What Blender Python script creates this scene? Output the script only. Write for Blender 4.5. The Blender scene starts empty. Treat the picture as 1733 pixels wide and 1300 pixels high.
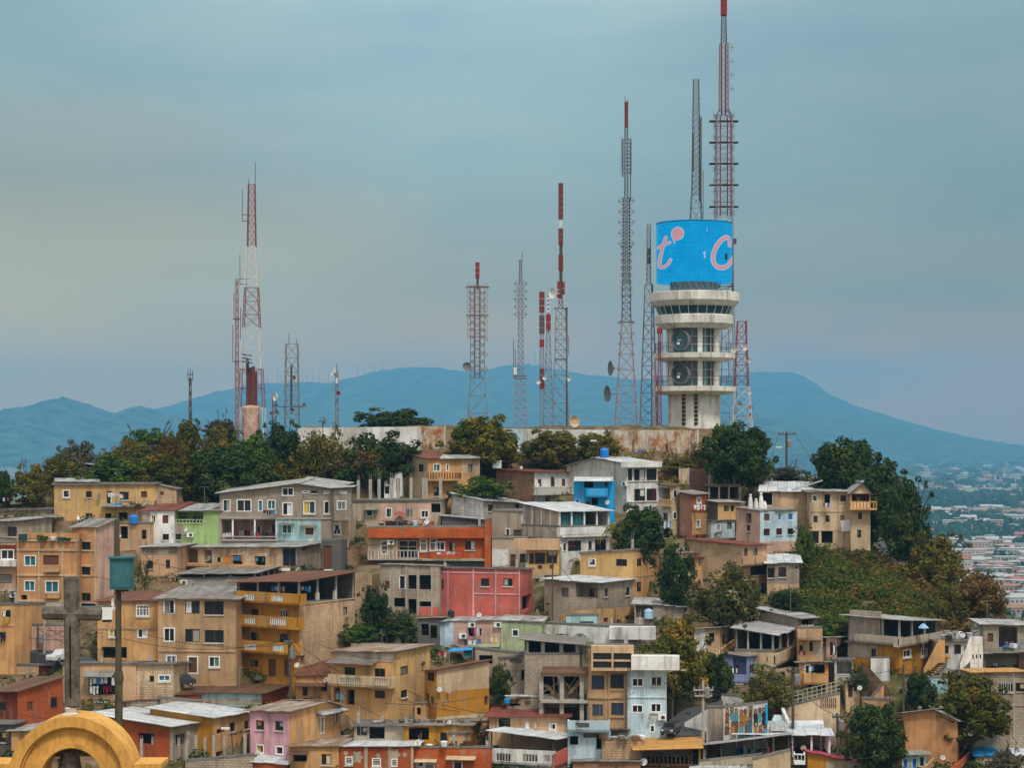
import bpy, math, random
from mathutils import Vector, noise as mnoise
RND = random.Random(11)
SC = bpy.context.scene
COL = SC.collection
rad = math.radians
V = Vector
# ---------------------------------------------------------------- camera model
F, HX, HY = 3370.0, 866.5, 740.0          # focal length and horizon in photo pixels
OX, OY, KS = 0.0, 0.0, 1.0                # survey sheet origin and scale
def sheet(x, y, k=3.9386):
    global OX, OY, KS
    OX, OY, KS = x, y, k
def px(x): return OX + x / KS
def py(y): return OY + y / KS
def depth_of(y): return 70.0 * F / ((y - HY) + F / 3)
def at(x, y, D): return V(((x - HX) / F * D, D, (HY - y) / F * D))
def lerp(a, b, t): return a + (b - a) * t
def table(x, pts):
    if x <= pts[0][0]: return pts[0][1]
    for (a, b), (c, d) in zip(pts, pts[1:]):
        if x <= c: return lerp(b, d, (x - a) / (c - a))
    return pts[-1][1]
# ---------------------------------------------------------------- materials
def lin(c):
    r = []
    for v in c:
        v /= 255.0
        r.append(v / 12.92 if v <= .04045 else ((v + .055) / 1.055) ** 2.4)
    return r
GAIN = 1.3
def alb(c, g=None):
    return tuple(min(.82, v * (GAIN if g is None else g)) for v in lin(c)) + (1,)
MATS = {}
class NT:
    def __init__(s, name):
        s.m = bpy.data.materials.new(name); s.m.use_nodes = True
        s.t = s.m.node_tree; s.n = s.t.nodes; s.n.clear()
        s.out = s.n.new('ShaderNodeOutputMaterial')
    def add(s, kind, **kw):
        nd = s.n.new(kind)
        for k, v in kw.items():
            if k in nd.inputs.keys(): s.put(nd, k, v)
            else: setattr(nd, k, v)
        return nd
    def put(s, nd, k, v):
        if hasattr(v, 'links') or hasattr(v, 'is_output'): s.t.links.new(v, nd.inputs[k])
        else: nd.inputs[k].default_value = v
    def mix(s, f, a, b, mode='MIX'):
        nd = s.n.new('ShaderNodeMix'); nd.data_type = 'RGBA'; nd.blend_type = mode
        for i, v in ((0, f), (6, a), (7, b)):
            if hasattr(v, 'is_output'): s.t.links.new(v, nd.inputs[i])
            else: nd.inputs[i].default_value = v
        return nd.outputs[2]
    def math(s, op, a, b=0.0, c=0.0):
        nd = s.n.new('ShaderNodeMath'); nd.operation = op
        for i, v in enumerate((a, b, c)):
            if hasattr(v, 'is_output'): s.t.links.new(v, nd.inputs[i])
            else: nd.inputs[i].default_value = v
        return nd.outputs[0]
    def ramp(s, f, a, b, lo=0.0, hi=1.0):
        nd = s.n.new('ShaderNodeMapRange'); nd.clamp = True
        s.t.links.new(f, nd.inputs[0])
        nd.inputs[1].default_value = a; nd.inputs[2].default_value = b
        nd.inputs[3].default_value = lo; nd.inputs[4].default_value = hi
        return nd.outputs[0]
    def pos(s, sc=(1, 1, 1)):
        g = s.n.new('ShaderNodeNewGeometry'); m = s.n.new('ShaderNodeMapping')
        s.t.links.new(g.outputs['Position'], m.inputs[0]); m.inputs[3].default_value = sc
        return m.outputs[0]
    def uv(s, sc=(1, 1, 1)):
        g = s.n.new('ShaderNodeUVMap'); g.uv_map = 'UVMap'; m = s.n.new('ShaderNodeMapping')
        s.t.links.new(g.outputs[0], m.inputs[0]); m.inputs[3].default_value = sc
        return m.outputs[0]
    def noise(s, vec, scale, detail=3, rough=.6):
        nd = s.n.new('ShaderNodeTexNoise'); s.t.links.new(vec, nd.inputs['Vector'])
        nd.inputs['Scale'].default_value = scale; nd.inputs['Detail'].default_value = detail
        nd.inputs['Roughness'].default_value = rough
        return nd.outputs[0]
    def done(s, col, rough=.85, spec=.25, bump=None, bs=.3, metal=0.0):
        p = s.n.new('ShaderNodeBsdfPrincipled')
        s.put(p, 'Base Color', col); s.put(p, 'Roughness', rough)
        s.put(p, 'Specular IOR Level', spec); s.put(p, 'Metallic', metal)
        if bump is not None:
            b = s.n.new('ShaderNodeBump'); b.inputs['Strength'].default_value = bs
            b.inputs['Distance'].default_value = .05
            s.t.links.new(bump, b.inputs['Height']); s.t.links.new(b.outputs[0], p.inputs['Normal'])
        s.t.links.new(p.outputs[0], s.out.inputs[0])
        return s.m
PAL = dict(cream=(198, 174, 140), peach=(200, 162, 126), pinkwall=(203, 166, 148), yellow=(202, 164, 108),
    ochre=(198, 146, 70), mustard=(188, 132, 44), orange=(180, 88, 42), terra=(196, 144, 98), redor=(166, 82, 44), red=(118, 52, 34),
    salmon=(190, 98, 86), pink=(214, 162, 172), white=(226, 226, 221), offwhite=(200, 197, 188), paleblue=(190, 214, 232),
    lilac=(146, 160, 204), blue=(36, 160, 220), green=(152, 178, 116), palegreen=(172, 184, 146), cyan=(168, 206, 210),
    tan=(184, 150, 112), grey=(170, 158, 142), dgrey=(98, 95, 92), brown=(112, 82, 62), black=(34, 34, 36), wood=(96, 62, 44),
    teal=(48, 112, 122), brick=(150, 112, 90), beige=(212, 186, 152), sand=(206, 174, 138), dust=(176, 162, 144), tower_white=(222, 219, 211), amber=(206, 158, 104))
def wallmat(key):
    if key in MATS: return MATS[key]
    blk = key.startswith('b:'); c = PAL[key[2:] if blk else key]
    n = NT('painted_' + key.replace('b:', 'block_'))
    pos = n.pos()
    base = alb(c)
    big = n.ramp(n.noise(pos, .45, 4), .3, .7, .68, 1.16)
    col = n.mix(1.0, base, n.add('ShaderNodeCombineColor', Red=big, Green=big, Blue=big).outputs[0], 'MULTIPLY')
    fine = n.ramp(n.noise(pos, 5.5, 3), .2, .8, .9, 1.08)
    col = n.mix(1.0, col, n.add('ShaderNodeCombineColor', Red=fine, Green=fine, Blue=fine).outputs[0], 'MULTIPLY')
    bump = None
    if blk:
        b = n.n.new('ShaderNodeTexBrick'); n.t.links.new(n.uv(), b.inputs['Vector'])
        b.inputs['Scale'].default_value = 1; b.inputs['Brick Width'].default_value = .36; b.inputs['Row Height'].default_value = .18
        b.inputs['Mortar Size'].default_value = .022; b.inputs['Color1'].default_value = (1, 1, 1, 1)
        b.inputs['Color2'].default_value = (.78, .76, .74, 1); b.inputs['Mortar'].default_value = (.62, .6, .58, 1); b.inputs['Bias'].default_value = -.2
        col = n.mix(.9, col, b.outputs[0], 'MULTIPLY'); bump = b.outputs[1]
    streak = n.noise(n.pos((1.6, 1.6, .16)), 1.0, 5, .7)
    st = n.math('MULTIPLY', n.ramp(streak, .5, .72), .72)
    col = n.mix(st, col, alb((84, 74, 64)))
    blot = n.math('MULTIPLY', n.ramp(n.noise(n.pos((1, 1, .6)), .9, 5, .7), .54, .7), .5)
    col = n.mix(blot, col, alb((150, 138, 122)))
    MATS[key] = n.done(col, .9, .15, bump, .5)
    return MATS[key]
def roofmat(key):
    k = 'roof_' + key
    if k in MATS: return MATS[k]
    base, alt, rust = dict(zinc=((182, 184, 183), (138, 138, 134), .42), pale=((206, 209, 209), (170, 173, 173), .2), fibro=((146, 143, 136), (112, 109, 102), .42),
        rust=((122, 76, 52), (92, 60, 46), .6), tile=((134, 70, 56), (98, 58, 50), .35), patch=((140, 112, 86), (176, 170, 160), .5),
        brown=((112, 82, 60), (90, 70, 56), .4), slab=((128, 124, 118), (104, 100, 96), .15), magenta=((176, 70, 98), (150, 60, 84), .2),
        blue=((20, 140, 200), (30, 120, 180), .05), canvas=((198, 148, 80), (180, 132, 70), .15), tent=((206, 212, 216), (192, 200, 206), .04))[key]
    n = NT('roofing_' + key)
    b = n.n.new('ShaderNodeTexBrick'); n.t.links.new(n.uv(), b.inputs['Vector'])
    b.inputs['Scale'].default_value = 1; b.inputs['Brick Width'].default_value = 2.3; b.inputs['Row Height'].default_value = .9
    b.inputs['Mortar Size'].default_value = .02; b.inputs['Color1'].default_value = alb(base)
    b.inputs['Color2'].default_value = alb(alt); b.inputs['Mortar'].default_value = alb(tuple(v * .66 for v in alt))
    col = b.outputs[0]
    rs = n.ramp(n.noise(n.uv((.5, 1.6, 1)), .8, 6, .75), .62 - rust * .35, .78 - rust * .2)
    col = n.mix(n.math('MULTIPLY', rs, .75), col, alb((104, 66, 44)) if key not in ('slab', 'canvas', 'tent', 'blue', 'pale') else alb((92, 86, 78)))
    ds = n.ramp(n.noise(n.pos(), 1.3, 5), .35, .75, 1.05, .72)
    col = n.mix(1.0, col, n.add('ShaderNodeCombineColor', Red=ds, Green=ds, Blue=ds).outputs[0], 'MULTIPLY')
    w = n.n.new('ShaderNodeTexWave'); n.t.links.new(n.uv(), w.inputs[0]); w.bands_direction = 'Y'; w.inputs['Scale'].default_value = 2.2
    MATS[k] = n.done(col, .7, .25, w.outputs[1] if key not in ('slab', 'tent', 'canvas') else None, .35)
    return MATS[k]
def flat(name, c, rough=.8, spec=.25, var=.12, g=None, metal=0.0):
    if name in MATS: return MATS[name]
    n = NT(name); f = n.ramp(n.noise(n.pos(), 2.5, 4), .25, .75, 1 - var, 1 + var)
    col = n.mix(1.0, alb(c, g), n.add('ShaderNodeCombineColor', Red=f, Green=f, Blue=f).outputs[0], 'MULTIPLY')
    MATS[name] = n.done(col, rough, spec, None, .3, metal)
    return MATS[name]
def M(key):
    if key in MATS: return MATS[key]
    if key in PAL or key.startswith('b:'): return wallmat(key)
    if key.startswith('r:'): return roofmat(key[2:])
    raise KeyError(key)
def glass(name, c, rough=.08):
    n = NT(name); o = n.add('ShaderNodeObjectInfo').outputs['Random']
    f = n.ramp(o, 0, 1, .45, 1.6)
    col = n.mix(1.0, tuple(c) + (1,), n.add('ShaderNodeCombineColor', Red=f, Green=f, Blue=f).outputs[0], 'MULTIPLY')
    MATS[name] = n.done(col, rough, .38)
glass('g_dark', (.018, .021, .023), .2); glass('g_teal', (.03, .13, .17)); glass('g_navy', (.02, .05, .1)); glass('g_curtain', (.22, .2, .17), .5)
flat('f_white', (206, 208, 206), .6); flat('f_dark', (58, 54, 50), .6); flat('f_brown', (92, 58, 42), .7); flat('f_blue', (40, 96, 168), .6)
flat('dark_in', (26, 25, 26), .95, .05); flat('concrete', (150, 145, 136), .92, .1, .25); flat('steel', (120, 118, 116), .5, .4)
flat('mast_red', (142, 50, 52), .7, .2, .3, 1.0); flat('mast_grey', (142, 134, 130), .6, .3, .25, .8); flat('mast_dark', (100, 86, 84), .6, .3, .25, .8); flat('mast_white', (186, 184, 182), .6)
flat('mast_brown', (104, 48, 44), .7); flat('mast_pink', (164, 130, 128), .6, .3, .2, .9)
flat('dish', (202, 202, 200), .5); flat('dish_grey', (104, 106, 108), .5)
flat('cable', (40, 40, 42), .7); flat('bark', (70, 60, 50), .95, .1, .3); flat('tank_blue', (22, 110, 190), .45, .4, .06); flat('tank_pale', (150, 185, 215), .45, .4, .06)
flat('tank_white', (196, 200, 202), .5); flat('tank_black', (40, 42, 46), .5); flat('tarp', (24, 140, 205), .7)
flat('pole_wood', (78, 72, 62), .9, .1, .2); flat('rubber', (28, 28, 30), .9)
# ---------------------------------------------------------------- mesh builder
class MB:
    def __init__(s): s.v = []; s.f = []; s.m = []; s.u = []
    def face(s, pts, mi=0, uv=None):
        pts = [V(p) for p in pts]; n = len(s.v); s.v += pts; s.f.append(tuple(range(n, n + len(pts)))); s.m.append(mi)
        if uv is None:
            nr = (pts[1] - pts[0]).cross(pts[2] - pts[0])
            if nr.length > 1e-9: nr.normalize()
            if abs(nr.z) < .8:
                t = V((-nr.y, nr.x, 0)); t.normalize()
                uv = [(p.dot(t), p.z) for p in pts]
            else: uv = [(p.x, p.y) for p in pts]
        s.u += uv
    def hexa(s, p, mi=0, top_uv=None):   # p: 4 bottom + 4 top points (ccw from above)
        a, b, c, d, e, f, g, h = p
        s.face((a, d, c, b), mi); s.face((e, f, g, h), mi, top_uv)
        s.face((a, b, f, e), mi); s.face((b, c, g, f), mi); s.face((c, d, h, g), mi); s.face((d, a, e, h), mi)
    def box(s, o, x, y, z, mi=0):        # corner o and three edge vectors (x, y, z right handed)
        o, x, y, z = V(o), V(x), V(y), V(z)
        s.hexa((o, o + x, o + x + y, o + y, o + z, o + x + z, o + x + y + z, o + y + z), mi)
    def cbox(s, c, sx, sy, sz, mi=0, yaw=0.0):
        x = V((math.cos(yaw), math.sin(yaw), 0)); y = V((-math.sin(yaw), math.cos(yaw), 0)); z = V((0, 0, 1))
        s.box(V(c) - x * sx / 2 - y * sy / 2 - z * sz / 2, x * sx, y * sy, z * sz, mi)
    def bar(s, p, q, r, mi=0, n=4, r2=None, cap=True):
        p, q = V(p), V(q); d = q - p
        if d.length < 1e-6: return
        d.normalize(); a = d.cross(V((0, 0, 1)) if abs(d.z) < .95 else V((0, 1, 0))); a.normalize(); b = d.cross(a)
        r2 = r if r2 is None else r2
        c0 = [p + (a * math.cos(t) + b * math.sin(t)) * r for t in [2 * math.pi * (i + .5) / n for i in range(n)]]
        c1 = [q + (a * math.cos(t) + b * math.sin(t)) * r2 for t in [2 * math.pi * (i + .5) / n for i in range(n)]]
        for i in range(n):
            j = (i + 1) % n; s.face((c0[i], c1[i], c1[j], c0[j]), mi)
        if cap: s.face(c0, mi); s.face(list(reversed(c1)), mi)
    def lathe(s, c, prof, n=16, mi=0, axis=None, up=None):
        c = V(c); ax = V(axis or (0, 0, 1)).normalized()
        a = ax.cross(V((0, 0, 1)) if abs(ax.z) < .95 else V((0, 1, 0))); a.normalize(); b = ax.cross(a)
        rings = [[c + ax * z + (a * math.cos(2 * math.pi * i / n) + b * math.sin(2 * math.pi * i / n)) * r for i in range(n)] for r, z in prof]
        for (r0, r1), (q0, q1) in zip(zip(rings, rings[1:]), zip(prof, prof[1:])):
            for i in range(n):
                j = (i + 1) % n
                s.face((r0[i], r0[j], r1[j], r1[i]), mi, [(i / n * 6.28 * max(q0[0], q1[0]), q0[1]), ((i + 1) / n * 6.28 * max(q0[0], q1[0]), q0[1]), ((i + 1) / n * 6.28 * max(q0[0], q1[0]), q1[1]), (i / n * 6.28 * max(q0[0], q1[0]), q1[1])])
        if prof[0][0] > 1e-4: s.face(list(reversed(rings[0])), mi)
        if prof[-1][0] > 1e-4: s.face(rings[-1], mi)
    def build(s, name, mats, off=V((0, 0, 0)), smooth=False, sharp=24):
        me = bpy.data.meshes.new(name)
        me.from_pydata([v - off for v in s.v], [], s.f)
        for m in mats: me.materials.append(m)
        me.polygons.foreach_set('material_index', s.m)
        l = me.uv_layers.new(name='UVMap'); l.data.foreach_set('uv', [c for u in s.u for c in u])
        if smooth:
            import bmesh
            bm = bmesh.new(); bm.from_mesh(me); bmesh.ops.remove_doubles(bm, verts=bm.verts, dist=1e-4); bm.to_mesh(me); bm.free()
            me.polygons.foreach_set('use_smooth', [True] * len(me.polygons)); me.set_sharp_from_angle(angle=rad(sharp))
        me.update()
        return me
def empty(name, label, cat, loc, group=None):
    o = bpy.data.objects.new(name, None); COL.objects.link(o); o.location = loc; o.empty_display_size = .3
    o['label'] = label; o['category'] = cat
    if group: o['group'] = group
    return o
def root_of(o):
    while o.parent: o = o.parent
    return o
def part(par, name, mb, mats, smooth=False, label=None):
    me = mb.build(name, [M(m) if isinstance(m, str) else m for m in mats], V(root_of(par).location), smooth)
    o = bpy.data.objects.new(name, me); COL.objects.link(o); o.parent = par
    if label: o['label'] = label
    return o
def solo(name, mb, mats, label, cat, loc, group=None, smooth=False, kind=None):
    loc = V(loc); me = mb.build(name, [M(m) if isinstance(m, str) else m for m in mats], loc, smooth)
    o = bpy.data.objects.new(name, me); COL.objects.link(o); o.location = loc
    if label: o['label'] = label
    if cat: o['category'] = cat
    if group: o['group'] = group
    if kind: o['kind'] = kind
    return o
# ---------------------------------------------------------------- houses
def clip_top(top, u0, u1):
    def z(u): return table(u, top)
    us = [u0] + [u for u, _ in top if u0 + 1e-4 < u < u1 - 1e-4] + [u1]
    return [(u, z(u)) for u in us]
ALLH = []
class House:
    def __init__(s, label, xs, yb, yt, a=10, w='cream', wr=None, roof='zinc', wins='', D=None, d=6.0, dl=None, ov=.3,
                 found=6.0, name='house', cat='house', ridge=None, para=0.0, group=None, axis=None, dD=0.0, trim=None):
        xl, xc, xr = [None if x is None else px(x) for x in xs]
        yb = py(yb); yt = [py(v) for v in yt]
        D = (depth_of(yb) if D is None else D) + dD; s.D = D
        a = rad(a)
        if xr is not None: a = max(a, math.asin(min(.95, (xr - xc) / F * D / 8.0)) + math.atan(max(0, (xr - HX) / F)))
        s.a = a; ALLH.append(s)
        C = V(((xc - HX) / F * D, D)); s.zb = (HY - yb) / F * D
        eL = V((-math.cos(a), math.sin(a))); eR = V((math.sin(a), math.cos(a)))
        def solve(e, x):
            k = (x - HX) / F; return (k * C.y - C.x) / (e.x - k * e.y)
        tl = dl if xl is None else solve(eL, xl)
        tr = d if xr is None else solve(eR, xr)
        if tl <= 0 or tr <= 0: print('BAD', label, tl, tr); tl, tr = abs(tl), (d if tr <= 0 else tr)
        tr = min(tr, 10.0)
        L = C + eL * tl; Rr = C + eR * tr; B = C + eL * tl + eR * tr
        zc = (HY - yt[1]) / F * C.y; zl = (HY - yt[0]) / F * L.y; zr = (HY - yt[2]) / F * Rr.y
        s.C, s.L, s.R, s.B = C, L, Rr, B; s.zc, s.zl, s.zr = zc, zl, zr; s.tl, s.tr = tl, tr; s.eR = eR; s.eL = eL
        zbk = zl + zr - zc
        topL = [(0, zl), (tl, zc)]; topR = [(0, zc), (tr, zr)]; topBk = [(0, zr), (tl, zbk)]; topLf = [(0, zbk), (tr, zl)]
        s.w, s.wr = w, wr or w; s.trim = trim
        # faces: origin, direction, normal, length, top
        s.fc = {'L': (L, -eL, topL, tl), 'R': (C, eR, topR, tr)}
        s.rid = None
        if ridge:
            f, x, y = ridge; u, z, _ = s.uz(f, px(x), py(y))
            s.rid = (f, u, z)
            if f == 'L':
                topL.insert(1, (u, z)); topBk.insert(1, (tl - u, z + zr - zc))
            else:
                topR.insert(1, (u, z)); topLf.insert(1, (tr - u, z + zl - zc))
        s.root = empty(name, label, cat, (C.x, C.y, s.zb), group)
        s.holes = {'L': [], 'R': []}; s.todo = []
        for t in [q.strip() for q in wins.split(';') if q.strip()]:
            c, kind = t.split(); f = c[0]; x0, y0, x1, y1 = [float(v) for v in c[1:].split(',')]
            s.todo.append((f, *s.rect(f, x0, y0, x1, y1), kind))
            if not kind.startswith('a'): s.holes[f].append((*s.rect(f, x0, y0, x1, y1), .5 if kind[0] == 'o' else (float(kind.split('=')[0].split('/')[1]) if '/' in kind else 1.7) if kind[0] == 'p' else .13))
        mb = MB(); zlow = s.zb - found
        for i, f in enumerate('LR'):
            O, e, top, ln = s.fc[f]; s.face_with_holes(mb, O, e, top, ln, zlow, s.holes[f], i)
        for O, e, top, ln in ((Rr, eL, topBk, tl), (B, -eR, topLf, tr)):
            s.face_with_holes(mb, O, e, top, ln, zlow, [], 0)
        s.wall = part(s.root, 'wall', mb, [s.w, s.wr])
        for t in s.todo: s.window(*t)
        if roof: s.make_roof(roof, ov, axis, para)
    def uz(s, f, x, y, off=0.0):
        O, e, top, ln = s.fc[f]; n = V((e.y, -e.x)); P = O + n * off
        k = (x - HX) / F; u = (k * P.y - P.x) / (e.x - k * e.y); dep = P.y + u * e.y
        return u, (HY - y) / F * dep, dep
    def rect(s, f, x0, y0, x1, y1, off=0.0):
        u0, _, _ = s.uz(f, px(x0), py(y0), off); u1, _, _ = s.uz(f, px(x1), py(y0), off)
        _, za, _ = s.uz(f, px((x0 + x1) / 2), py(y0), off); _, zb, _ = s.uz(f, px((x0 + x1) / 2), py(y1), off)
        ln = s.fc[f][3]
        if off == 0: u0 = max(u0, .04); u1 = min(u1, ln - .04)
        return min(u0, u1), max(u0, u1), zb, za
    def pt(s, f, u, z, off=0.0):
        O, e, top, ln = s.fc[f]; n = V((e.y, -e.x)); q = O + e * u + n * off
        return V((q.x, q.y, z))
    def on(s, f, x, y, off=0.0):
        u, z, _ = s.uz(f, px(x), py(y), off); return s.pt(f, u, z, off)
    def face_with_holes(s, mb, O, e, top, ln, zlow, holes, mi):
        n = V((e.y, -e.x)); P = lambda u, z, dp=0.0: V((O.x + e.x * u - n.x * dp, O.y + e.y * u - n.y * dp, z))
        hs = []
        for u0, u1, z0, z1, dp in holes:
            zt = min(table(u0, top), table(u1, top)) - .06
            z1 = min(z1, zt)
            if u1 - u0 > .05 and z1 - z0 > .05: hs.append((u0, u1, z0, z1, dp))
        cuts = sorted({0.0, ln} | {h[0] for h in hs} | {h[1] for h in hs} | {u for u, _ in top})
        for u0, u1 in zip(cuts, cuts[1:]):
            if u1 - u0 < 1e-4: continue
            mid = (u0 + u1) / 2; z = zlow
            for h in sorted([h for h in hs if h[0] < mid < h[1]], key=lambda h: h[2]):
                if h[2] > z + 1e-3: mb.face((P(u0, z), P(u1, z), P(u1, h[2]), P(u0, h[2])), mi)
                z = max(z, h[3])
            mb.face((P(u0, z), P(u1, z), P(u1, table(u1, top)), P(u0, table(u0, top))), mi)
        for u0, u1, z0, z1, dp in hs:
            mb.face((P(u0, z0), P(u0, z1), P(u0, z1, dp), P(u0, z0, dp)), mi); mb.face((P(u1, z0), P(u1, z0, dp), P(u1, z1, dp), P(u1, z1)), mi)
            mb.face((P(u0, z1), P(u1, z1), P(u1, z1, dp), P(u0, z1, dp)), mi); mb.face((P(u0, z0), P(u0, z0, dp), P(u1, z0, dp), P(u1, z0)), mi)
    def fbox(s, mb, f, u0, u1, z0, z1, o0, o1, mi=0):    # box on a face between two offsets
        p = s.pt
        mb.hexa((p(f, u0, z0, o1), p(f, u1, z0, o1), p(f, u1, z0, o0), p(f, u0, z0, o0), p(f, u0, z1, o1), p(f, u1, z1, o1), p(f, u1, z1, o0), p(f, u0, z1, o0)), mi)
    def window(s, f, u0, u1, z0, z1, kind, off=0.0):
        p = s.pt; k = kind[0]
        top = s.fc[f][2]; z1 = min(z1, min(table(max(u0, 0), top), table(u1, top)) - .06)
        if u1 - u0 < .06 or z1 - z0 < .06: return
        if k == 'p':
            kk, _, pm = kind.partition('='); dp = float(kk.split('/')[1]) if '/' in kk else 1.7
            mb = MB(); mb.face((p(f, u0, z0, -dp), p(f, u1, z0, -dp), p(f, u1, z1, -dp), p(f, u0, z1, -dp)))
            part(s.root, 'porch_wall', mb, [pm or (s.w if f == 'L' else s.wr)]); return
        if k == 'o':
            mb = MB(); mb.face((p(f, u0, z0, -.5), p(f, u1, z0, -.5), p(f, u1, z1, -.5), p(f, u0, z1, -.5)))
            part(s.root, 'window', mb, ['dark_in']); return  # near-black sheet in an open hole, the room's shade put into its colour
        fm, gm, fw = {'d': ('f_dark', 'g_dark', .05), 'w': ('f_white', 'g_dark', .09), 'g': ('f_white', 'g_curtain', .08), 't': ('f_white', 'g_teal', .08),
                      'k': ('f_brown', 'f_brown', .07), 'm': ('f_white', 'f_brown', .1), 'b': ('f_white', 'f_blue', .05), 'n': ('f_brown', 'g_navy', .07), 'a': ('f_white', 'g_dark', .08), 'q': ('f_brown', 'g_dark', .08), 'c': ('f_dark', 'g_curtain', .05)}[k]
        w, h = u1 - u0, z1 - z0
        if k in 'aq':
            def arch(g):
                r = w / 2 - g; zc = z1 - w / 2; cx = (u0 + u1) / 2; pts = [(u0 + g, z0 + g), (u1 - g, z0 + g)]
                pts += [(cx + r * math.cos(t), max(zc, z0 + g) + r * math.sin(t)) for t in [math.pi * i / 8 for i in range(9)]]
                return pts
            A, Bn = arch(0), arch(fw); mb = MB()
            for i in range(len(A)):
                j = (i + 1) % len(A)
                mb.face([p(f, *A[i], .05), p(f, *A[j], .05), p(f, *Bn[j], .05), p(f, *Bn[i], .05)]); mb.face([p(f, *A[j], .05), p(f, *A[i], .05), p(f, *A[i], -.02), p(f, *A[j], -.02)])
            wo = part(s.root, 'window', mb, [fm]); mb = MB(); mb.face([p(f, *q, .02) for q in Bn]); part(wo, 'pane', mb, [gm]); return
        o0, o1 = off - .12, off - .04
        if k in 'wgtm' : o1 = off + .025
        mb = MB(); fb = lambda a, b, c, d: s.fbox(mb, f, a, b, c, d, o0, o1)
        fb(u0, u0 + fw, z0, z1); fb(u1 - fw, u1, z0, z1); fb(u0 + fw, u1 - fw, z0, z0 + fw); fb(u0 + fw, u1 - fw, z1 - fw, z1)
        o1 = min(o1, off - .05)
        if k in 'wtdgn' and w > .75:
            nb = max(1, round(w / (.8 if k != 'g' else .45)) - (0 if k == 'g' else 1) + (1 if w < 1.2 else 0))
            for i in range(1, nb + 1):
                c = u0 + w * i / (nb + 1); fb(c - .03, c + .03, z0 + fw, z1 - fw)
        if k in 'g' or (h > 1.25 and k in 'wt'):
            fb(u0 + fw, u1 - fw, z0 + h * .62, z0 + h * .62 + .06)
        door = k in 'km' and h > 1.5
        wo = part(s.root, 'door' if door else 'window', mb, [fm]); g = MB()
        g.face((p(f, u0 + fw, z0 + fw, off - .1), p(f, u1 - fw, z0 + fw, off - .1), p(f, u1 - fw, z1 - fw, off - .1), p(f, u0 + fw, z1 - fw, off - .1)))
        part(wo, 'panel' if k in 'km' else 'pane', g, [gm])
        rw = random.Random(int(u0 * 977 + z0 * 331 + w * 77))
        if k in 'wtd' and w > .35 and rw.random() < .42:
            a_, b_ = (0, rw.uniform(.35, .55)) if rw.random() < .5 else (rw.uniform(.45, .65), 1); zc_ = z0 + fw + (h - 2 * fw) * (0 if rw.random() < .7 else .4)
            g = MB(); ua, ub = u0 + fw + (w - 2 * fw) * a_, u0 + fw + (w - 2 * fw) * b_; g.face((p(f, ua, zc_, off - .09), p(f, ub, zc_, off - .09), p(f, ub, z1 - fw, off - .09), p(f, ua, z1 - fw, off - .09)))
            part(wo, 'curtain', g, [rw.choice(['cloth_s', 'cloth_w', 'cloth_m', 'cloth_y', 'cloth_g', 'beige', 'g_curtain'])])
        if k in 'wd' and not door and w > .4 and rw.random() < .3:
            g = MB(); nb_ = max(3, round(w / .16))
            for i in range(1, nb_): s.fbox(g, f, u0 + w * i / nb_ - .012, u0 + w * i / nb_ + .012, z0 + .01, z1 - .01, off + .026, off + .05)
            for q in (.08, .92): s.fbox(g, f, u0 + .005, u1 - .005, z0 + h * q - .015, z0 + h * q + .015, off + .03, off + .046)
            part(wo, 'security_bars', g, [rw.choice(['f_white', 'f_dark', 'f_dark'])])
        if not door and k in 'wgtd' and w > .5 and (int(u0 * 100) % 3):
            mb = MB(); s.fbox(mb, f, u0 - .06, u1 + .06, z0 - .1, z0 - .015, off - .02, off + .09); part(wo, 'sill', mb, ['offwhite'])
    def sheets(s, c4, ov, mat, th=.05, axis=None, name='roof', jit=1.0, par=None):
        A, Bp, Cc, Dd = [V(q) for q in c4]      # A front-left, B front-right, C back-right, D back-left
        x = (Bp - A); y = (Dd - A); lx, ly = x.length, y.length; ux, uy = x / lx, y / ly
        A = A - ux * ov - uy * ov; lx += 2 * ov; ly += 2 * ov
        mb = MB(); nz = ux.cross(uy).normalized()
        if mat == 'slab':
            mb.box(A + nz * .002, ux * lx, uy * ly, nz * .16); return part(par or s.root, name, mb, ['r:slab'])
        along_y = (abs(uy.z) >= abs(ux.z)) if axis is None else axis == 'y'
        w = lx if along_y else ly; nst = max(2, round(w / 1.0)); step = w / nst
        for i in range(nst):
            j0, j1 = RND.uniform(-.14, .1) * jit, RND.uniform(-.14, .1) * jit; zo = (.004 + .022 * (i % 2) + RND.uniform(0, .018))
            lap = .07 if i < nst - 1 else 0
            if along_y:
                o = A + ux * (i * step) - uy * j0 + nz * zo; e1, e2 = ux * (step + lap), uy * (ly + j0 + j1)
            else:
                o = A + uy * (i * step) - ux * j0 + nz * zo; e1, e2 = ux * (lx + j0 + j1), uy * (step + lap)
            t = nz * th; n0 = len(mb.v); mb.hexa((o, o + e1, o + e1 + e2, o + e2, o + t, o + e1 + t, o + e1 + e2 + t, o + e2 + t))
            r0 = RND.random() * 9
            for q in range(len(mb.v) - n0):
                pq = mb.v[n0 + q] - A; a_, b_ = pq.dot(ux), pq.dot(uy)
                mb.u[n0 + q] = (b_ + r0, a_) if along_y else (a_ + r0, b_)
        return part(par or s.root, name, mb, ['r:' + mat])
    def c3(s, q, z): return V((q.x, q.y, z))
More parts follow.
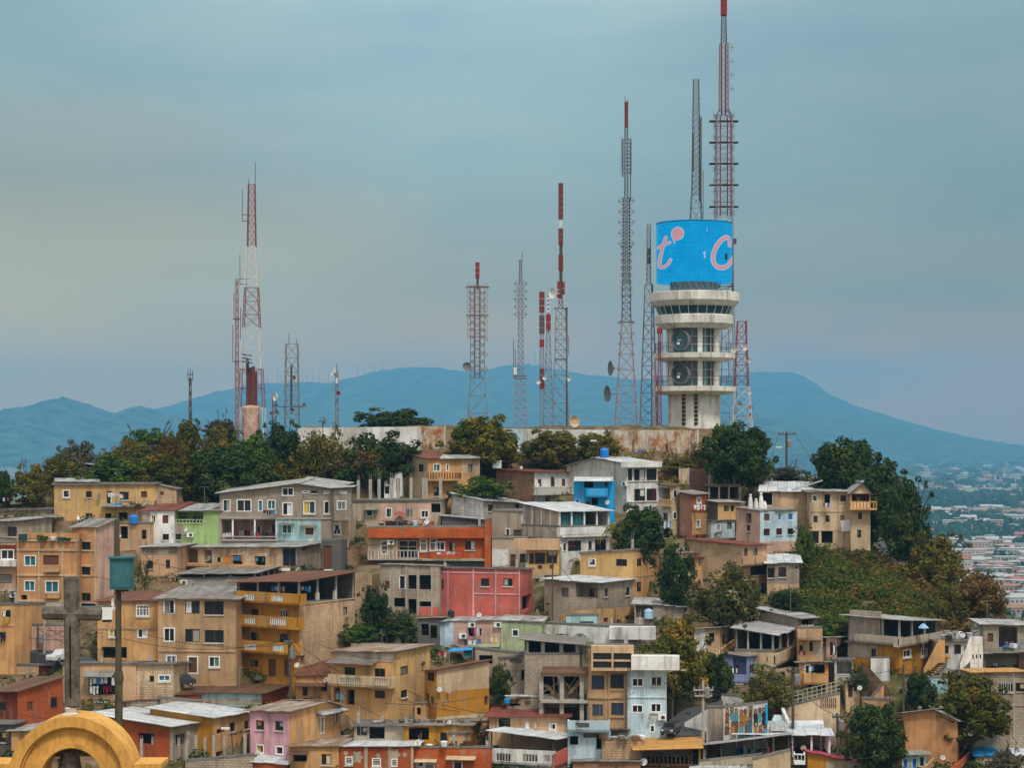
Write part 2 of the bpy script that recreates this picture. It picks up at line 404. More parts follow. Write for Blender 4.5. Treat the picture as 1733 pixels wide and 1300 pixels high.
    def make_roof(s, mat, ov, axis, para):
        zbk = s.zl + s.zr - s.zc; L, C, Rr, B = s.c3(s.L, s.zl), s.c3(s.C, s.zc), s.c3(s.R, s.zr), s.c3(s.B, zbk)
        if s.rid:
            f, u, z = s.rid
            if f == 'L':
                q = s.pt('L', u, z); q2 = q + s.c3(s.eR * s.tr, s.zr - s.zc)
                s.roof = s.sheets((L, q, q2, B), ov, mat, axis='x'); s.sheets((q, C, Rr, q2), ov, mat, axis='x')
            else:
                q = s.pt('R', u, z); q2 = q + s.c3(s.eL * s.tl, s.zl - s.zc)
                s.roof = s.sheets((L, C, q, q2), ov, mat, axis='y'); s.sheets((q2, q, Rr, B), ov, mat, axis='y')
            return
        s.roof = s.sheets((L, C, Rr, B), ov, mat, axis=axis)
        rr_ = random.Random(int(s.C.x * 131 + s.C.y * 17))
        if mat == 'slab' and not para and s.tl > 2 and s.tr > 2 and 'wall' not in s.root.name and rr_.random() < .55:
            for qx, qy in ((.06, .1), (.94, .1), (.5, .12), (.94, .9)):
                if rr_.random() < .35: continue
                b_ = L.lerp(C, qx) + (B - L) * qy; b_ = V((b_.x, b_.y, L.z * (1 - qx) + C.z * qx + (zbk - s.zl) * qy)); hh_ = rr_.uniform(.2, .8); mb = MB(); mb.cbox(b_ + V((0, 0, .16 + hh_ / 2)), .2, .2, hh_, 0, s.a)
                for dx, dy in ((-.06, -.06), (.06, .06), (.06, -.06)): mb.bar(b_ + V((dx, dy, .1 + hh_)), b_ + V((dx * 1.4, dy * 1.4, .16 + hh_ + rr_.uniform(.3, .6))), .014, 0, 3)
                part(s.root, 'column_stub', mb, ['concrete'])
        if rr_.random() < .3 and s.tl > 2 and s.tr > 2 and s.root['category'] == 'house':
            b_ = L.lerp(C, rr_.uniform(.15, .85)) + (B - L) * .3; b_.z = max(s.zl, s.zc, zbk); mb = MB(); t_ = b_ + V((0, 0, 1.7)); mb.bar(b_ - V((0, 0, .6)), t_, .018, 0, 4); mb.bar(t_ + V((-.4, 0, 0)), t_ + V((.4, .1, 0)), .012, 0, 3)
            for q in range(5): c_ = t_ + V((-.4 + q * .2, q * .025, 0)); mb.bar(c_ + V((0, -.25, 0)), c_ + V((0, .25, 0)), .01, 0, 3)
            part(s.root, 'tv_antenna', mb, ['steel'])
        if para:
            mb = MB()
            for f in 'LR':
                ln = s.fc[f][3]; z = s.zc + .16
                s.fbox(mb, f, 0 if f == 'L' else .14, ln, z, z + para, -.12, 0.0)
            part(s.root, 'parapet', mb, [s.w])
    # ---- attachments
    def patch(s, f, x0, y0, x1, y1, mat, proud=.012, name='wall_panel', label=None):
        u0, u1, z0, z1 = s.rect(f, x0, y0, x1, y1)
        u0, u1 = (0 if u0 < .1 else u0), (s.fc[f][3] if u1 > s.fc[f][3] - .1 else u1)
        mb = MB(); hs = [h[:4] for h in s.holes[f]]
        O, e, top, ln = s.fc[f]; n = V((e.y, -e.x))
        cuts = sorted({u0, u1} | {min(max(h[i], u0), u1) for h in hs for i in (0, 1)})
        for a, b in zip(cuts, cuts[1:]):
            if b - a < 1e-3: continue
            m = (a + b) / 2; z = z0; zt = min(z1, table(m, top) - .01)
            segs = []
            for h in sorted([h for h in hs if h[0] < m < h[1]], key=lambda h: h[2]):
                if h[2] > z: segs.append((z, min(h[2], zt)))
                z = max(z, h[3])
            segs.append((z, zt))
            for c, d in segs:
                if d - c > .01: s.fbox(mb, f, a, b, c, d, -.005, proud)
        return part(s.root, name, mb, [mat], label=label)
    def band(s, f, x0, y0, x1, y1, mat='offwhite', proud=.06): return s.patch(f, x0, y0, x1, y1, mat, proud, 'trim')
    def bands(s, f, rects, mat='offwhite', proud=.06):
        for i, q in enumerate(rects):
            mb = MB(); u0, u1, z0, z1 = s.rect(f, *q); s.fbox(mb, f, u0, u1, z0, z1, -.005, proud + .004 * (i % 3)); part(s.root, 'trim', mb, [mat])
    def awn(s, f, x0, x1, y, out=.8, drop=.25, mat='r:fibro'):
        u0, u1, z, _ = s.rect(f, x0, y, x1, y + 4); p = s.pt; mb = MB()
        a, b, c, d = p(f, u0, z, .02), p(f, u1, z, .02), p(f, u1, z - drop, out), p(f, u0, z - drop, out); t = V((0, 0, .05))
        mb.hexa((d, c, b, a, d + t, c + t, b + t, a + t)); part(s.root, 'awning', mb, [mat])
    def slab(s, f, x0, x1, y0, y1, out, mat='concrete', name='balcony_floor'):
        u0, u1, z0, z1 = s.rect(f, x0, y0, x1, y1, out); mb = MB(); s.fbox(mb, f, u0, u1, z0, z1, .0, out); return part(s.root, name, mb, [mat])
    def bal(s, f, x0, y0, x1, y1, out=1.0, mat='cream', style='solid', ins=(), bm='f_white'):
        u0, u1, z0, z1 = s.rect(f, x0, y0, x1, y1, out); mb = MB()
        s.fbox(mb, f, u0, u1, z0, z0 + .16, 0, out); zt = z0 + .16
        bars = MB()
        if style == 'solid':
            hs = []
            grp = []
            for q in ins:
                bars = MB(); grp.append(bars); a, b, c, d = s.rect(f, *q, out); hs.append((a, b, c, d, .12))
                nb = max(3, round((b - a) / .2)); s.fbox(bars, f, a, b, d - .05, d, out - .1, out - .03) if True else None
                for i in range(nb + 1):
                    u = a + (b - a) * i / nb; s.fbox(bars, f, u - .04, u + .04, c, d, out - .1, out - .03)
            O, e, top, ln = s.fc[f]; n = V((e.y, -e.x))
            hs = [(a - u0, b - u0, c, d, q) for a, b, c, d, q in hs]
            s.face_with_holes(mb, O + n * out + e * u0, e, [(0, z1), (u1 - u0, z1)], u1 - u0, z0 + .001, hs, 0)
            s.fbox(mb, f, u0, u1, z1 - .08, z1 + .01, out - .12, out - .003)
            hs2 = [(u1 - u0 - b, u1 - u0 - a, c, d, .01) for a, b, c, d, q in hs]
            s.face_with_holes(mb, O + n * (out - .12) + e * u1, -e, [(0, z1 - .08), (u1 - u0, z1 - .08)], u1 - u0, zt, hs2, 0)
            for a in (u0, u1 - .1): s.fbox(mb, f, a, a + .1, zt, z1 - .003, 0, out - .12)
        else:
            th = .05
            for a, b, c, d in ((u0, u1, z1 - .09, z1), ): s.fbox(mb, f, a, b, c, d, out - .09, out)
            for a in (u0, u1 - .08): s.fbox(mb, f, a, a + .08, z1 - .09, z1 - .003, 0, out - .09)
            sp = {'bal': .24, 'rail': .32, 'wood': .3}[style]; wd = {'bal': .06, 'rail': .018, 'wood': .05}[style]
            nb = max(3, round((u1 - u0) / sp))
            for i in range(nb + 1):
                u = min(u0 + (u1 - u0) * i / nb, u1 - wd); s.fbox(bars, f, max(u - wd, u0), u + wd, zt, z1 - .09, out - .08, out - .02)
            for v in (u0, u1 - .04):
                for j in range(1, max(2, round(out / sp))): s.fbox(bars, f, v, v + .04, zt, z1 - .09, out * j / max(2, round(out / sp)) - .03, out * j / max(2, round(out / sp)) + .03)
        o = part(s.root, 'balcony', mb, [mat])
        if style == 'solid':
            for g_ in grp: part(o, 'balusters', g_, [bm])
        if bars.v and style != 'solid': part(o, 'balusters', bars, [bm])
        return o
    def canopy(s, yt, mat='zinc', ov=.4, posts=3, back='dgrey', pm='concrete', y0=None, sides='LR', ov2=None, pr=.07):
        zf = s.zc if y0 is None else None
        z = [(HY - py(y)) / F * q.y for y, q in zip(yt, (s.L, s.C, s.R))]; zbk = z[0] + z[2] - z[1]
        r = s.sheets((s.c3(s.L, z[0]), s.c3(s.C, z[1]), s.c3(s.R, z[2]), s.c3(s.B, zbk)), ov, mat, name='canopy_roof')
        lo = [s.zl, s.zc, s.zr, s.zl + s.zr - s.zc]
        def top(f, u): return lerp(z[0], z[1], u / s.tl) if f == 'L' else lerp(z[1], z[2], u / s.tr)
        def bot(f, u): return lerp(lo[0], lo[1], u / s.tl) if f == 'L' else lerp(lo[1], lo[2], u / s.tr)
        if posts:
            for f in sides:
                for i in range(posts + 1):
                    u = s.fc[f][3] * i / posts; u = min(max(u, pr + .02), s.fc[f][3] - pr - .02)
                    if f == 'R' and i == 0 and 'L' in sides: continue
                    mb = MB(); s.fbox(mb, f, u - pr, u + pr, bot(f, u) + .05, top(f, u), -.02 - 2 * pr, -.02); part(s.root, 'post', mb, [pm])
        if back:
            mb = MB(); L, B, Rr = s.c3(s.L, 0), s.c3(s.B, 0), s.c3(s.R, 0)
            for P, Q, a, b, c, d in ((Rr, B, lo[2], lo[3], z[2], zbk),) + (((B, L, lo[3], lo[0], zbk, z[0]),) if 'b' in sides or 'R' in sides else ()):
                e = (Q - P).normalized(); n = V((e.y, -e.x, 0)) * .12; up = lambda q, zz: V((q.x, q.y, zz))
                mb.hexa((up(P, a), up(Q, b), up(Q - n, b), up(P - n, a), up(P, c), up(Q, d), up(Q - n, d), up(P - n, c)))
            part(s.root, 'back_wall', mb, [back])
        return r
    def ac(s, f, x, y):
        u, z, _ = s.uz(f, px(x), py(y)); mb = MB(); s.fbox(mb, f, u - .3, u + .3, z - .2, z + .2, .05, .32); o = part(s.root, 'air_conditioner', mb, ['f_white'])
        m2 = MB(); m2.lathe(s.pt(f, u + .07, z, .322), [(.15, 0), (.15, .01), (.05, .02)], 12, 0, (s.pt(f, u, z, 1) - s.pt(f, u, z, 0))); part(o, 'fan_grille', m2, ['f_dark'])
HAZE_D = 0.00016
HAZE_C = (.195, .545, .85, 1)
SKY = [(1.25, .52, .03), (.47, .405, .25), (.355, .46, .445), (.38, .52, .54), (1.1, 1.08, 1.04)]
SKYWARM = (.95, .66, .22)
SUN_E = 2.3
EXPO = 0.0
GAIN = 1.1
# ---------------------------------------------------------------- ground
CREST = [(-900, 140), (-500, 160), (-200, 177), (0, 191), (150, 197), (330, 203), (480, 208), (520, 213), (1230, 213), (1292, 198), (1400, 195), (1480, 189), (1570, 177), (1650, 169), (1733, 163), (2000, 148), (2700, 125)]
PLAT = [(-200, 3), (330, 6), (480, 34), (1225, 34), (1290, 4), (2700, 3)]
def ground_z(X, D):
    k = X / D * F + HX; cr = table(k, CREST); pl = table(k, PLAT)
    if D < 120: z = table(D, [(0, -3), (48, -14), (90, -33), (120, -30)])
    elif D <= cr: z = (D - 210) / 3
    elif D <= cr + pl: z = (cr - 210) / 3
    else: z = (cr - 210) / 3 - (D - cr - pl) * .62
    if D < 120: pass
    else: z += .5 * mnoise.noise(V((X * .12, D * .12, 1.7))) + .2 * mnoise.noise(V((X * .5, D * .5, 4.2)))
    return max(z, -93)
def on_ground(x, y, dD=0.0):
    D = depth_of(y) + dD; X = (x - HX) / F * D
    return V((X, D, ground_z(X, D)))
n = NT('hillside_earth'); p_ = n.pos()
c_ = n.mix(n.ramp(n.noise(p_, .16, 5), .4, .6), alb((108, 86, 62)), alb((74, 76, 40)))
c_ = n.mix(n.ramp(n.noise(p_, .8, 5), .45, .7), c_, alb((128, 112, 92)))
c_ = n.mix(n.ramp(n.noise(p_, 3, 4), .55, .75, 0, .8), c_, alb((60, 54, 44)))
MATS['earth'] = n.done(c_, .95, .05, n.noise(p_, 2.5, 5), .6)
ks = [x for x in list(range(-900, -60, 30)) + list(range(-60, 1800, 10)) + list(range(1800, 2701, 30))]
ds = [2, 10, 25, 48, 70, 90, 105, 115] + [120 + i * .7 for i in range(162)] + [234 + i * 8 for i in range(25)]
mb = MB(); me = bpy.data.meshes.new('hillside')
vv, ff = [], []
for d in ds:
    for k in ks:
        X = (k - HX) / F * d; vv.append((X, d, ground_z(X, d)))
nk = len(ks)
for i in range(len(ds) - 1):
    for j in range(nk - 1): ff.append((i * nk + j, i * nk + j + 1, (i + 1) * nk + j + 1, (i + 1) * nk + j))
me.from_pydata(vv, [], ff); me.materials.append(M('earth')); me.polygons.foreach_set('use_smooth', [True] * len(ff))
hill = bpy.data.objects.new('hill_terrain', me); COL.objects.link(hill); hill['kind'] = 'structure'
# plain with the far town
n = NT('plain_ground'); p_ = n.pos()
c_ = n.mix(n.ramp(n.noise(p_, .006, 5), .42, .58), alb((70, 88, 66)), alb((150, 140, 128)))
c_ = n.mix(n.ramp(n.noise(p_, .05, 4), .5, .7), c_, alb((60, 80, 58)))
MATS['plain'] = n.done(c_, .95, .05)
mb = MB()
for i in range(-8, 8):
    for j in range(0, 16): mb.face([(i * 1000, j * 800 - 400, -90), (i * 1000 + 1000, j * 800 - 400, -90), (i * 1000 + 1000, j * 800 + 400, -90), (i * 1000, j * 800 + 400, -90)])
o = solo('ground_plain', mb, ['plain'], None, None, (0, 0, -90), kind='structure')
# mountains
def mountain(name, ridge, D, front, back, seed, mat):
    xs = list(range(-700, 2500, 7)); rows = 44; vv, ff = [], []
    for i in range(rows + 10):
        t = i / rows if i <= rows else 1.0
        dd = D - front * (1 - t) if i <= rows else D + back * (i - rows) / 9
        for x in xs:
            zr = (HY - table(x, ridge)) / F * D + 90
            X = (x - HX) / F * D
            gl = mnoise.noise(V((X * .002, seed, 0))) + .5 * mnoise.noise(V((X * .005, dd * .0018, seed)))
            prof = t ** 1.15 if i <= rows else 1 - ((i - rows) / 9) ** 1.3
            h = zr * max(0, prof) * (1 + .34 * gl * math.sin(math.pi * min(1, max(0, prof))) ) if zr > 1 else 0
            h += 6 * mnoise.noise(V((X * .011, dd * .011, seed))) * (1 if prof > .02 else 0) + 5 * mnoise.noise(V((X * .07, dd * .07, seed))) + 5 * mnoise.noise(V((X * .15, dd * .15, seed)))
            vv.append((X, dd, -92 + h * 1.0))
    nx = len(xs)
    for i in range(rows + 9):
        for j in range(nx - 1): ff.append((i * nx + j, i * nx + j + 1, (i + 1) * nx + j + 1, (i + 1) * nx + j))
    me = bpy.data.meshes.new(name); me.from_pydata(vv, [], ff); me.materials.append(M(mat)); me.polygons.foreach_set('use_smooth', [True] * len(ff))
    o = bpy.data.objects.new(name, me); COL.objects.link(o); o['kind'] = 'structure'; return o
n = NT('forest_slope'); p_ = n.pos()
c_ = n.mix(n.ramp(n.noise(p_, .012, 8, .8), .4, .6), alb((14, 30, 34), 1), alb((80, 100, 90), 1))
MATS['forest'] = n.done(c_, .95, .05)
RIDGE = [(-700, 735), (-200, 730), (0, 725), (200, 705), (262, 692), (300, 683), (340, 670), (400, 655), (450, 648), (500, 647), (560, 646), (600, 638), (640, 627), (700, 621), (740, 621), (780, 628), (820, 626), (860, 618), (900, 616), (950, 625), (1000, 634), (1060, 641), (1150, 642), (1220, 636), (1270, 630), (1330, 628), (1355, 632), (1380, 648), (1400, 665), (1440, 682), (1480, 697), (1540, 716), (1600, 733), (1660, 746), (1733, 757), (1900, 775), (2500, 800)]
mountain('mountain_ridge', RIDGE, 9000, 2600, 1500, 3.3, 'forest')
mountain('foothill_left', [(-700, 700), (-150, 690), (0, 693), (40, 688), (70, 677), (110, 672), (140, 680), (170, 690), (195, 698), (215, 690), (240, 686), (265, 695), (320, 712), (400, 735), (480, 765), (520, 830), (560, 1000), (2500, 1000)], 6600, 1500, 800, 8.1, 'forest')
mountain('foothill_right', [(-700, 900), (850, 830), (960, 740), (1020, 715), (1100, 708), (1200, 706), (1280, 703), (1320, 708), (1350, 722), (1400, 744), (1450, 764), (1500, 782), (1560, 800), (1640, 822), (1700, 840), (2500, 900)], 6000, 1300, 700, 12.4, 'forest')
# masts far off on the ridge
for i, x in enumerate([437, 452, 470, 476, 512, 520, 530, 540, 556, 606, 617, 634, 648, 872, 884, 896, 905, 913, 922]):
    y = table(x, RIDGE) + 1; D = 8990; b = at(x, y, D); h = RND.uniform(26, 66); mb = MB()
    for sx, sy in ((-1, -1), (1, -1), (0, 1)): mb.bar(b + V((sx * 2, sy * 2, -12)), b + V((sx * .5, sy * .5, h)), .6, 0, 3)
    for q in range(5): mb.bar(b + V((-1.4, 0, h * q / 5)), b + V((1.4, 0, h * (q + .6) / 5)), .4, 0, 3)
    solo('distant_mast', mb, ['mast_grey'], 'thin antenna mast standing far away on the blue mountain ridge', 'antenna mast', b, 'antenna masts on the far mountain ridge')
# distant town: low blocks on the plain
flat('town_wall', (182, 170, 158), .9, .1, .2); flat('town_wall_tan', (160, 132, 110), .9, .1, .2); flat('town_roof', (168, 168, 166), .7, .2, .35); flat('town_roof_rust', (150, 104, 84), .8, .2, .2)
def town_proto(w, d, h, gable, ms):
    mb = MB()
    mb.box((-w / 2, -d / 2, 0), (w, 0, 0), (0, d, 0), (0, 0, h), 0)
    if gable:
        a, b_, c, e = (-w / 2 - .5, -d / 2 - .5, h), (w / 2 + .5, -d / 2 - .5, h), (w / 2 + .5, d / 2 + .5, h), (-w / 2 - .5, d / 2 + .5, h); r0, r1 = (-w / 2 - .5, 0, h + 1.8), (w / 2 + .5, 0, h + 1.8)
        mb.face([a, b_, r1, r0], 1); mb.face([c, e, r0, r1], 1); mb.face([b_, c, r1], 0); mb.face([e, a, r0], 0)
    else: mb.box((-w / 2 - .4, -d / 2 - .4, h + .02), (w + .8, 0, 0), (0, d + .8, 0), (0, 0, .4), 1)
    for i in range(int(w / 3.2)):
        for f in range(int(h / 3)): mb.box((-w / 2 + .9 + i * 3.2, -d / 2 - .05, 1 + f * 3), (1.5, 0, 0), (0, .03, 0), (0, 0, 1.2), 2)
    return mb.build('distant_house', [M(q) for q in ms])
TP = [town_proto(12, 9, 5, 1, ['town_wall', 'town_roof', 'dark_in']), town_proto(18, 11, 6, 0, ['town_wall', 'town_roof', 'dark_in']), town_proto(10, 9, 7, 0, ['town_wall_tan', 'town_roof', 'dark_in']),
      town_proto(14, 10, 4, 1, ['town_wall_tan', 'town_roof_rust', 'dark_in']), town_proto(26, 14, 7, 0, ['town_wall', 'town_roof', 'dark_in']), town_proto(9, 9, 10, 0, ['town_wall', 'town_roof', 'dark_in'])]
rt = random.Random(5); seen = []
def town(x, y, k, s=1.0, lbl='low pale house in the hazy town on the plain beyond the hill', grp='houses of the far town on the plain'):
    D = 90 * F / (y - HY); X = (x - HX) / F * D
    o = bpy.data.objects.new('distant_house', TP[k]); COL.objects.link(o); o.location = (X, D, -90); o.rotation_euler = (0, 0, rt.uniform(-.5, .5)); o.scale = (s, s, s)
    o['label'] = lbl; o['category'] = 'house'; o['group'] = grp
for y, cnt, s in [(793, 10, 2), (803, 10, 1.7), (813, 9, 1.6), (824, 8, 1.4), (836, 9, 1.4), (850, 5, 1.3), (868, 8, 1.5), (876, 7, 1.4), (888, 8, 1.4), (898, 5, 1.2), (918, 11, 1), (924, 10, 1), (932, 11, 1), (940, 11, 1), (948, 10, 1), (957, 9, 1), (966, 10, 1), (976, 9, 1), (988, 8, 1), (1000, 7, 1), (1014, 5, 1), (1030, 4, 1)]:
    x0 = table(y, [(790, 1545), (870, 1570), (920, 1590), (960, 1612), (1000, 1640), (1040, 1670)])
    cnt = int(cnt * 1.3)
    for i in range(cnt): town(lerp(x0, 1750, (i + rt.random()) / cnt), y + rt.uniform(-9, 9), rt.choice([0, 0, 0, 1, 2, 2, 3, 3, 3, 4, 5]), s * rt.uniform(.6, .95))
for i in range(16): town(rt.uniform(-10, 26), rt.uniform(789, 806), rt.choice([0, 1, 2, 4]), 1.5, 'small pale house in the hazy valley at the far left edge', 'houses in the far valley on the left')
# ---------------------------------------------------------------- foliage
def leafmat(name, cols, scale=.5):
    n = NT(name); p_ = n.pos(); g = n.n.new('ShaderNodeNewGeometry')
    a = n.mix(n.ramp(n.noise(p_, scale, 3), .36, .62), alb(cols[0], 1), alb(cols[1], 1))
    if len(cols) > 2: a = n.mix(n.ramp(n.noise(p_, scale * .6, 4, .7), .54, .68), a, alb(cols[2], 1))
    f = n.ramp(g.outputs['Random Per Island'], 0, 1, .55, 1.5)
    a = n.mix(1.0, a, n.add('ShaderNodeCombineColor', Red=f, Green=f, Blue=f).outputs[0], 'MULTIPLY')
    d = n.n.new('ShaderNodeBsdfDiffuse'); n.t.links.new(a, d.inputs[0]); t = n.n.new('ShaderNodeBsdfTranslucent'); n.t.links.new(a, t.inputs[0])
    mx = n.n.new('ShaderNodeMixShader'); mx.inputs[0].default_value = .3; n.t.links.new(d.outputs[0], mx.inputs[1]); n.t.links.new(t.outputs[0], mx.inputs[2])
    n.t.links.new(mx.outputs[0], n.out.inputs[0]); MATS[name] = n.m
leafmat('leaf_dark', [(44, 62, 38), (70, 88, 46), (96, 102, 48)])
leafmat('leaf_green', [(62, 90, 42), (92, 112, 48), (122, 120, 52)])
leafmat('leaf_olive', [(84, 90, 42), (116, 106, 50), (144, 114, 56)])
leafmat('leaf_yellow', [(56, 70, 32), (100, 94, 38), (142, 114, 42)])
leafmat('leaf_brown', [(96, 78, 46), (124, 98, 56), (80, 82, 44)])
leafmat('leaf_flower', [(52, 66, 38), (86, 84, 44), (186, 166, 132)], 1.1)
leafmat('leaf_gold', [(70, 84, 36), (124, 112, 44), (168, 130, 48)])
leafmat('leaf_grey', [(84, 88, 74), (104, 100, 80)])
leafmat('leaf_slope', [(52, 70, 32), (84, 96, 40), (112, 104, 46)])
leafmat('leaf_far', [(40, 62, 44), (64, 84, 56)])
leafmat('leaf_palm', [(150, 134, 84), (112, 108, 62)])
def leaf_quad(mb, c, nrm, s, r):
    a = nrm.cross(V((r.uniform(-1, 1), r.uniform(-1, 1), r.uniform(-1, 1))))
    if a.length < 1e-4: a = V((1, 0, 0))
    a.normalize(); b = nrm.cross(a); a *= s * r.uniform(.7, 1.3); b *= s * r.uniform(.45, .8)
    i = len(mb.v); mb.v += [c - a, c - b * .9 + a * .1, c + a, c + b]; mb.f.append((i, i + 1, i + 2, i + 3)); mb.m.append(0); mb.u += [(0, 0), (1, 0), (1, 1), (0, 1)]
def crown(seed, clumps=58, leaves=210, ls=.06, flatb=.35, shape=(1, 1, 1), rmin=.2, rmax=.36, hole=.0, top=1.0):
    r = random.Random(seed); mb = MB(); cs = []
    for i in range(clumps):
        while True:
            q = V((r.uniform(-1, 1), r.uniform(-1, 1), r.uniform(-flatb, 1)))
            if .25 < q.length < .82 + .14 * mnoise.noise(q * 1.7 + V((seed, 0, 0))): break
        if i < clumps * .25: q *= .6
        rr = r.uniform(rmin, rmax) * (1.15 - .45 * q.length)
        if i % 5 == 4: q = q.normalized() * r.uniform(.86, 1.04); q.z = max(q.z, -flatb * .8); rr = rmin * r.uniform(.5, .8); cs.append((q, rr))
        out = q.normalized()
        for j in range(int(leaves * (rr / .28) ** 2)):
            d = V((r.gauss(0, 1), r.gauss(0, 1), r.gauss(0, 1))).normalized()
            if d.dot(out) < -.45: continue
            rad_ = rr * (1 - .45 * r.random() ** 2) * (1 + .25 * mnoise.noise(d * 2.2 + q * 5))
            c = q + d * rad_; c = V((c.x * shape[0], c.y * shape[1], c.z * shape[2]))
            nr = (d + V((r.uniform(-.7, .7), r.uniform(-.7, .7), r.uniform(-.2, .9)))).normalized(); leaf_quad(mb, c, nr, ls, r)
    return mb, cs
def trunk_mesh(cs, seed, bare=1.0, w=.07, nb=12):
    r = random.Random(seed); mb = MB(); fork = V((r.uniform(-.05, .05), 0, -.35))
    pts = [V((0, 0, -1.6)), V((.03, .02, -1.0)), fork]
    for p, q, a, b in zip(pts, pts[1:], (w, w * .85), (w * .85, w * .7)): mb.bar(p, q, a, 0, 7, b)
    for q, rr in cs[:nb]:
        m = fork.lerp(q, .5) + V((r.uniform(-.08, .08), r.uniform(-.08, .08), -.06)); mb.bar(fork, m, w * .5, 0, 5, w * .3); mb.bar(m, q, w * .3, 0, 5, w * .12)
        for k in range(3):
            e = q + V((r.uniform(-1, 1), r.uniform(-1, 1), r.uniform(-.4, 1))) * rr * .9; mb.bar(q.lerp(m, .25), e, w * .14, 0, 4, w * .04)
    return mb
PROTO = {}
for nm, kw, nb in (('round', dict(seed=1), 12), ('full', dict(seed=2, clumps=78, flatb=.7, leaves=230), 12), ('wide', dict(seed=3, clumps=50, flatb=.2, rmin=.16, rmax=.3), 14), ('loose', dict(seed=4, clumps=48, leaves=150, rmin=.16, rmax=.3, ls=.05), 20),
                   ('sparse', dict(seed=5, clumps=46, leaves=90, rmin=.16, rmax=.3, ls=.045, flatb=.6), 30), ('shaggy', dict(seed=6, clumps=90, leaves=190, rmin=.14, rmax=.28, flatb=.8), 14)):
    mbc, cs = crown(**kw); mbt = trunk_mesh(cs, kw['seed'], nb=nb)
    PROTO[nm] = (mbc.build('crown', [M('leaf_green')]), mbt.build('trunk', [M('bark')]))
def tree(box, base, style, leaf, label, dD=0.0, thick=1.0, name='tree', cat='tree', group=None, yaw=None, low=None):
    x0, y0, x1, y1 = box; D = depth_of(base) + dD; k = D / F
    cx = (x0 + x1) / 2; rx = (x1 - x0) / 2 * k * 1.14; X = (cx - HX) * k; g = ground_z(X, D)
    zt = (HY - y0) * k; zb = (HY - y1) * k
    fb = {'round': .5, 'full': .85, 'wide': .33, 'loose': .5, 'sparse': .75, 'shaggy': .95}[style]
    sz = (zt - zb) / (.95 + fb); zc = zt - sz * .97
    root = empty(name, label, cat, (X, D, min(g, zb) - 1.5), group)
    for nm, me in (('crown', PROTO[style][0]), ('trunk', PROTO[style][1])):
        o = bpy.data.objects.new(nm, me); COL.objects.link(o); o.parent = root; o.location = (0, 0, zc - root.location.z); o.rotation_euler = (0, 0, RND.uniform(0, 6.28) if yaw is None else yaw)
        if nm == 'crown':
            o.scale = (rx, rx * thick, sz); o.material_slots[0].link = 'OBJECT'; o.material_slots[0].material = M(leaf)
        else:
            o.rotation_euler = root.children[0].rotation_euler
            o.scale = (rx, rx, max(sz, (zc - root.location.z + .5) / 1.6))
    return root
# ---------------------------------------------------------------- masts
def mast(name, label, x, ybase, D, secs, extra=None, r=.046, br=.024, group=None, zb=None):
    """secs: (y_top, w_top, y_bottom, w_bottom, material[, panel ratio]) in photo pixels"""
    k = D / F; X = (x - HX) * k; z0 = (HY - ybase) * k if zb is None else zb
    root = empty(name, label, 'antenna mast', (X, D, z0), group)
    for sec in secs:
        yt, wt, yb, wb, mat = sec[:5]; zt, zb_ = (HY - yt) * k, max((HY - yb) * k, z0); wt, wb = wt * k / 2, wb * k / 2
        mb = MB(); avg = wt + wb; n_ = max(1, round((zt - zb_) / (max(avg, .6) * (sec[5] if len(sec) > 5 else 1.05))))
        cor = lambda t: [V((X + sx * lerp(wb, wt, t), D + sy * lerp(wb, wt, t), lerp(zb_, zt, t))) for sx, sy in ((-1, -1), (1, -1), (1, 1), (-1, 1))]
        c0, c1 = cor(0), cor(1); rr = min(r, max(wt, .05) * .4 + .012)
        for p, q in zip(c0, c1): mb.bar(p, q, rr, 0, 4)
        for i in range(n_):
            a, b = cor(i / n_), cor((i + 1) / n_)
            for j in range(4):
                j2 = (j + 1) % 4; mb.bar(b[j], b[j2], br, 0, 3, cap=False); mb.bar(a[j], b[j2], br, 0, 3, cap=False); mb.bar(a[j2], b[j], br, 0, 3, cap=False)
        part(root, 'lattice_section', mb, [mat])
    if extra: extra(root, X, D, k)
    return root
def m_panels(root, X, D, k, y0, y1, w, n_, mat, dx=0.0, gap=.12):     # stacked antenna panels
    for i in range(n_):
        a, b = lerp(y0, y1, i / n_), lerp(y0, y1, (i + 1 - gap) / n_); mb = MB(); za, zb = (HY - a) * k, (HY - b) * k
        mb.cbox((X + dx * k, D, (za + zb) / 2), w * k, w * k, za - zb); part(root, 'antenna_panel', mb, [mat])
def m_whip(root, X, D, k, dx, y0, y1, r=.035, mat='mast_dark'):
    mb = MB(); mb.bar((X + dx * k, D, (HY - y1) * k), (X + dx * k, D, (HY - y0) * k), r, 0, 5); part(root, 'whip_antenna', mb, [mat])
def m_arms(root, X, D, k, y, w, mat='mast_dark', r=.05):
    mb = MB(); z = (HY - y) * k
    for dy in (-.4, .4): mb.bar((X - w / 2 * k, D + dy, z), (X + w / 2 * k, D + dy, z), r, 0, 4)
    for sx in (-1, 1): mb.box((X + sx * w * .45 * k - .04, D - .4, z - .03), (.08, 0, 0), (0, .8, 0), (0, 0, .06))
    part(root, 'cross_arm', mb, [mat])
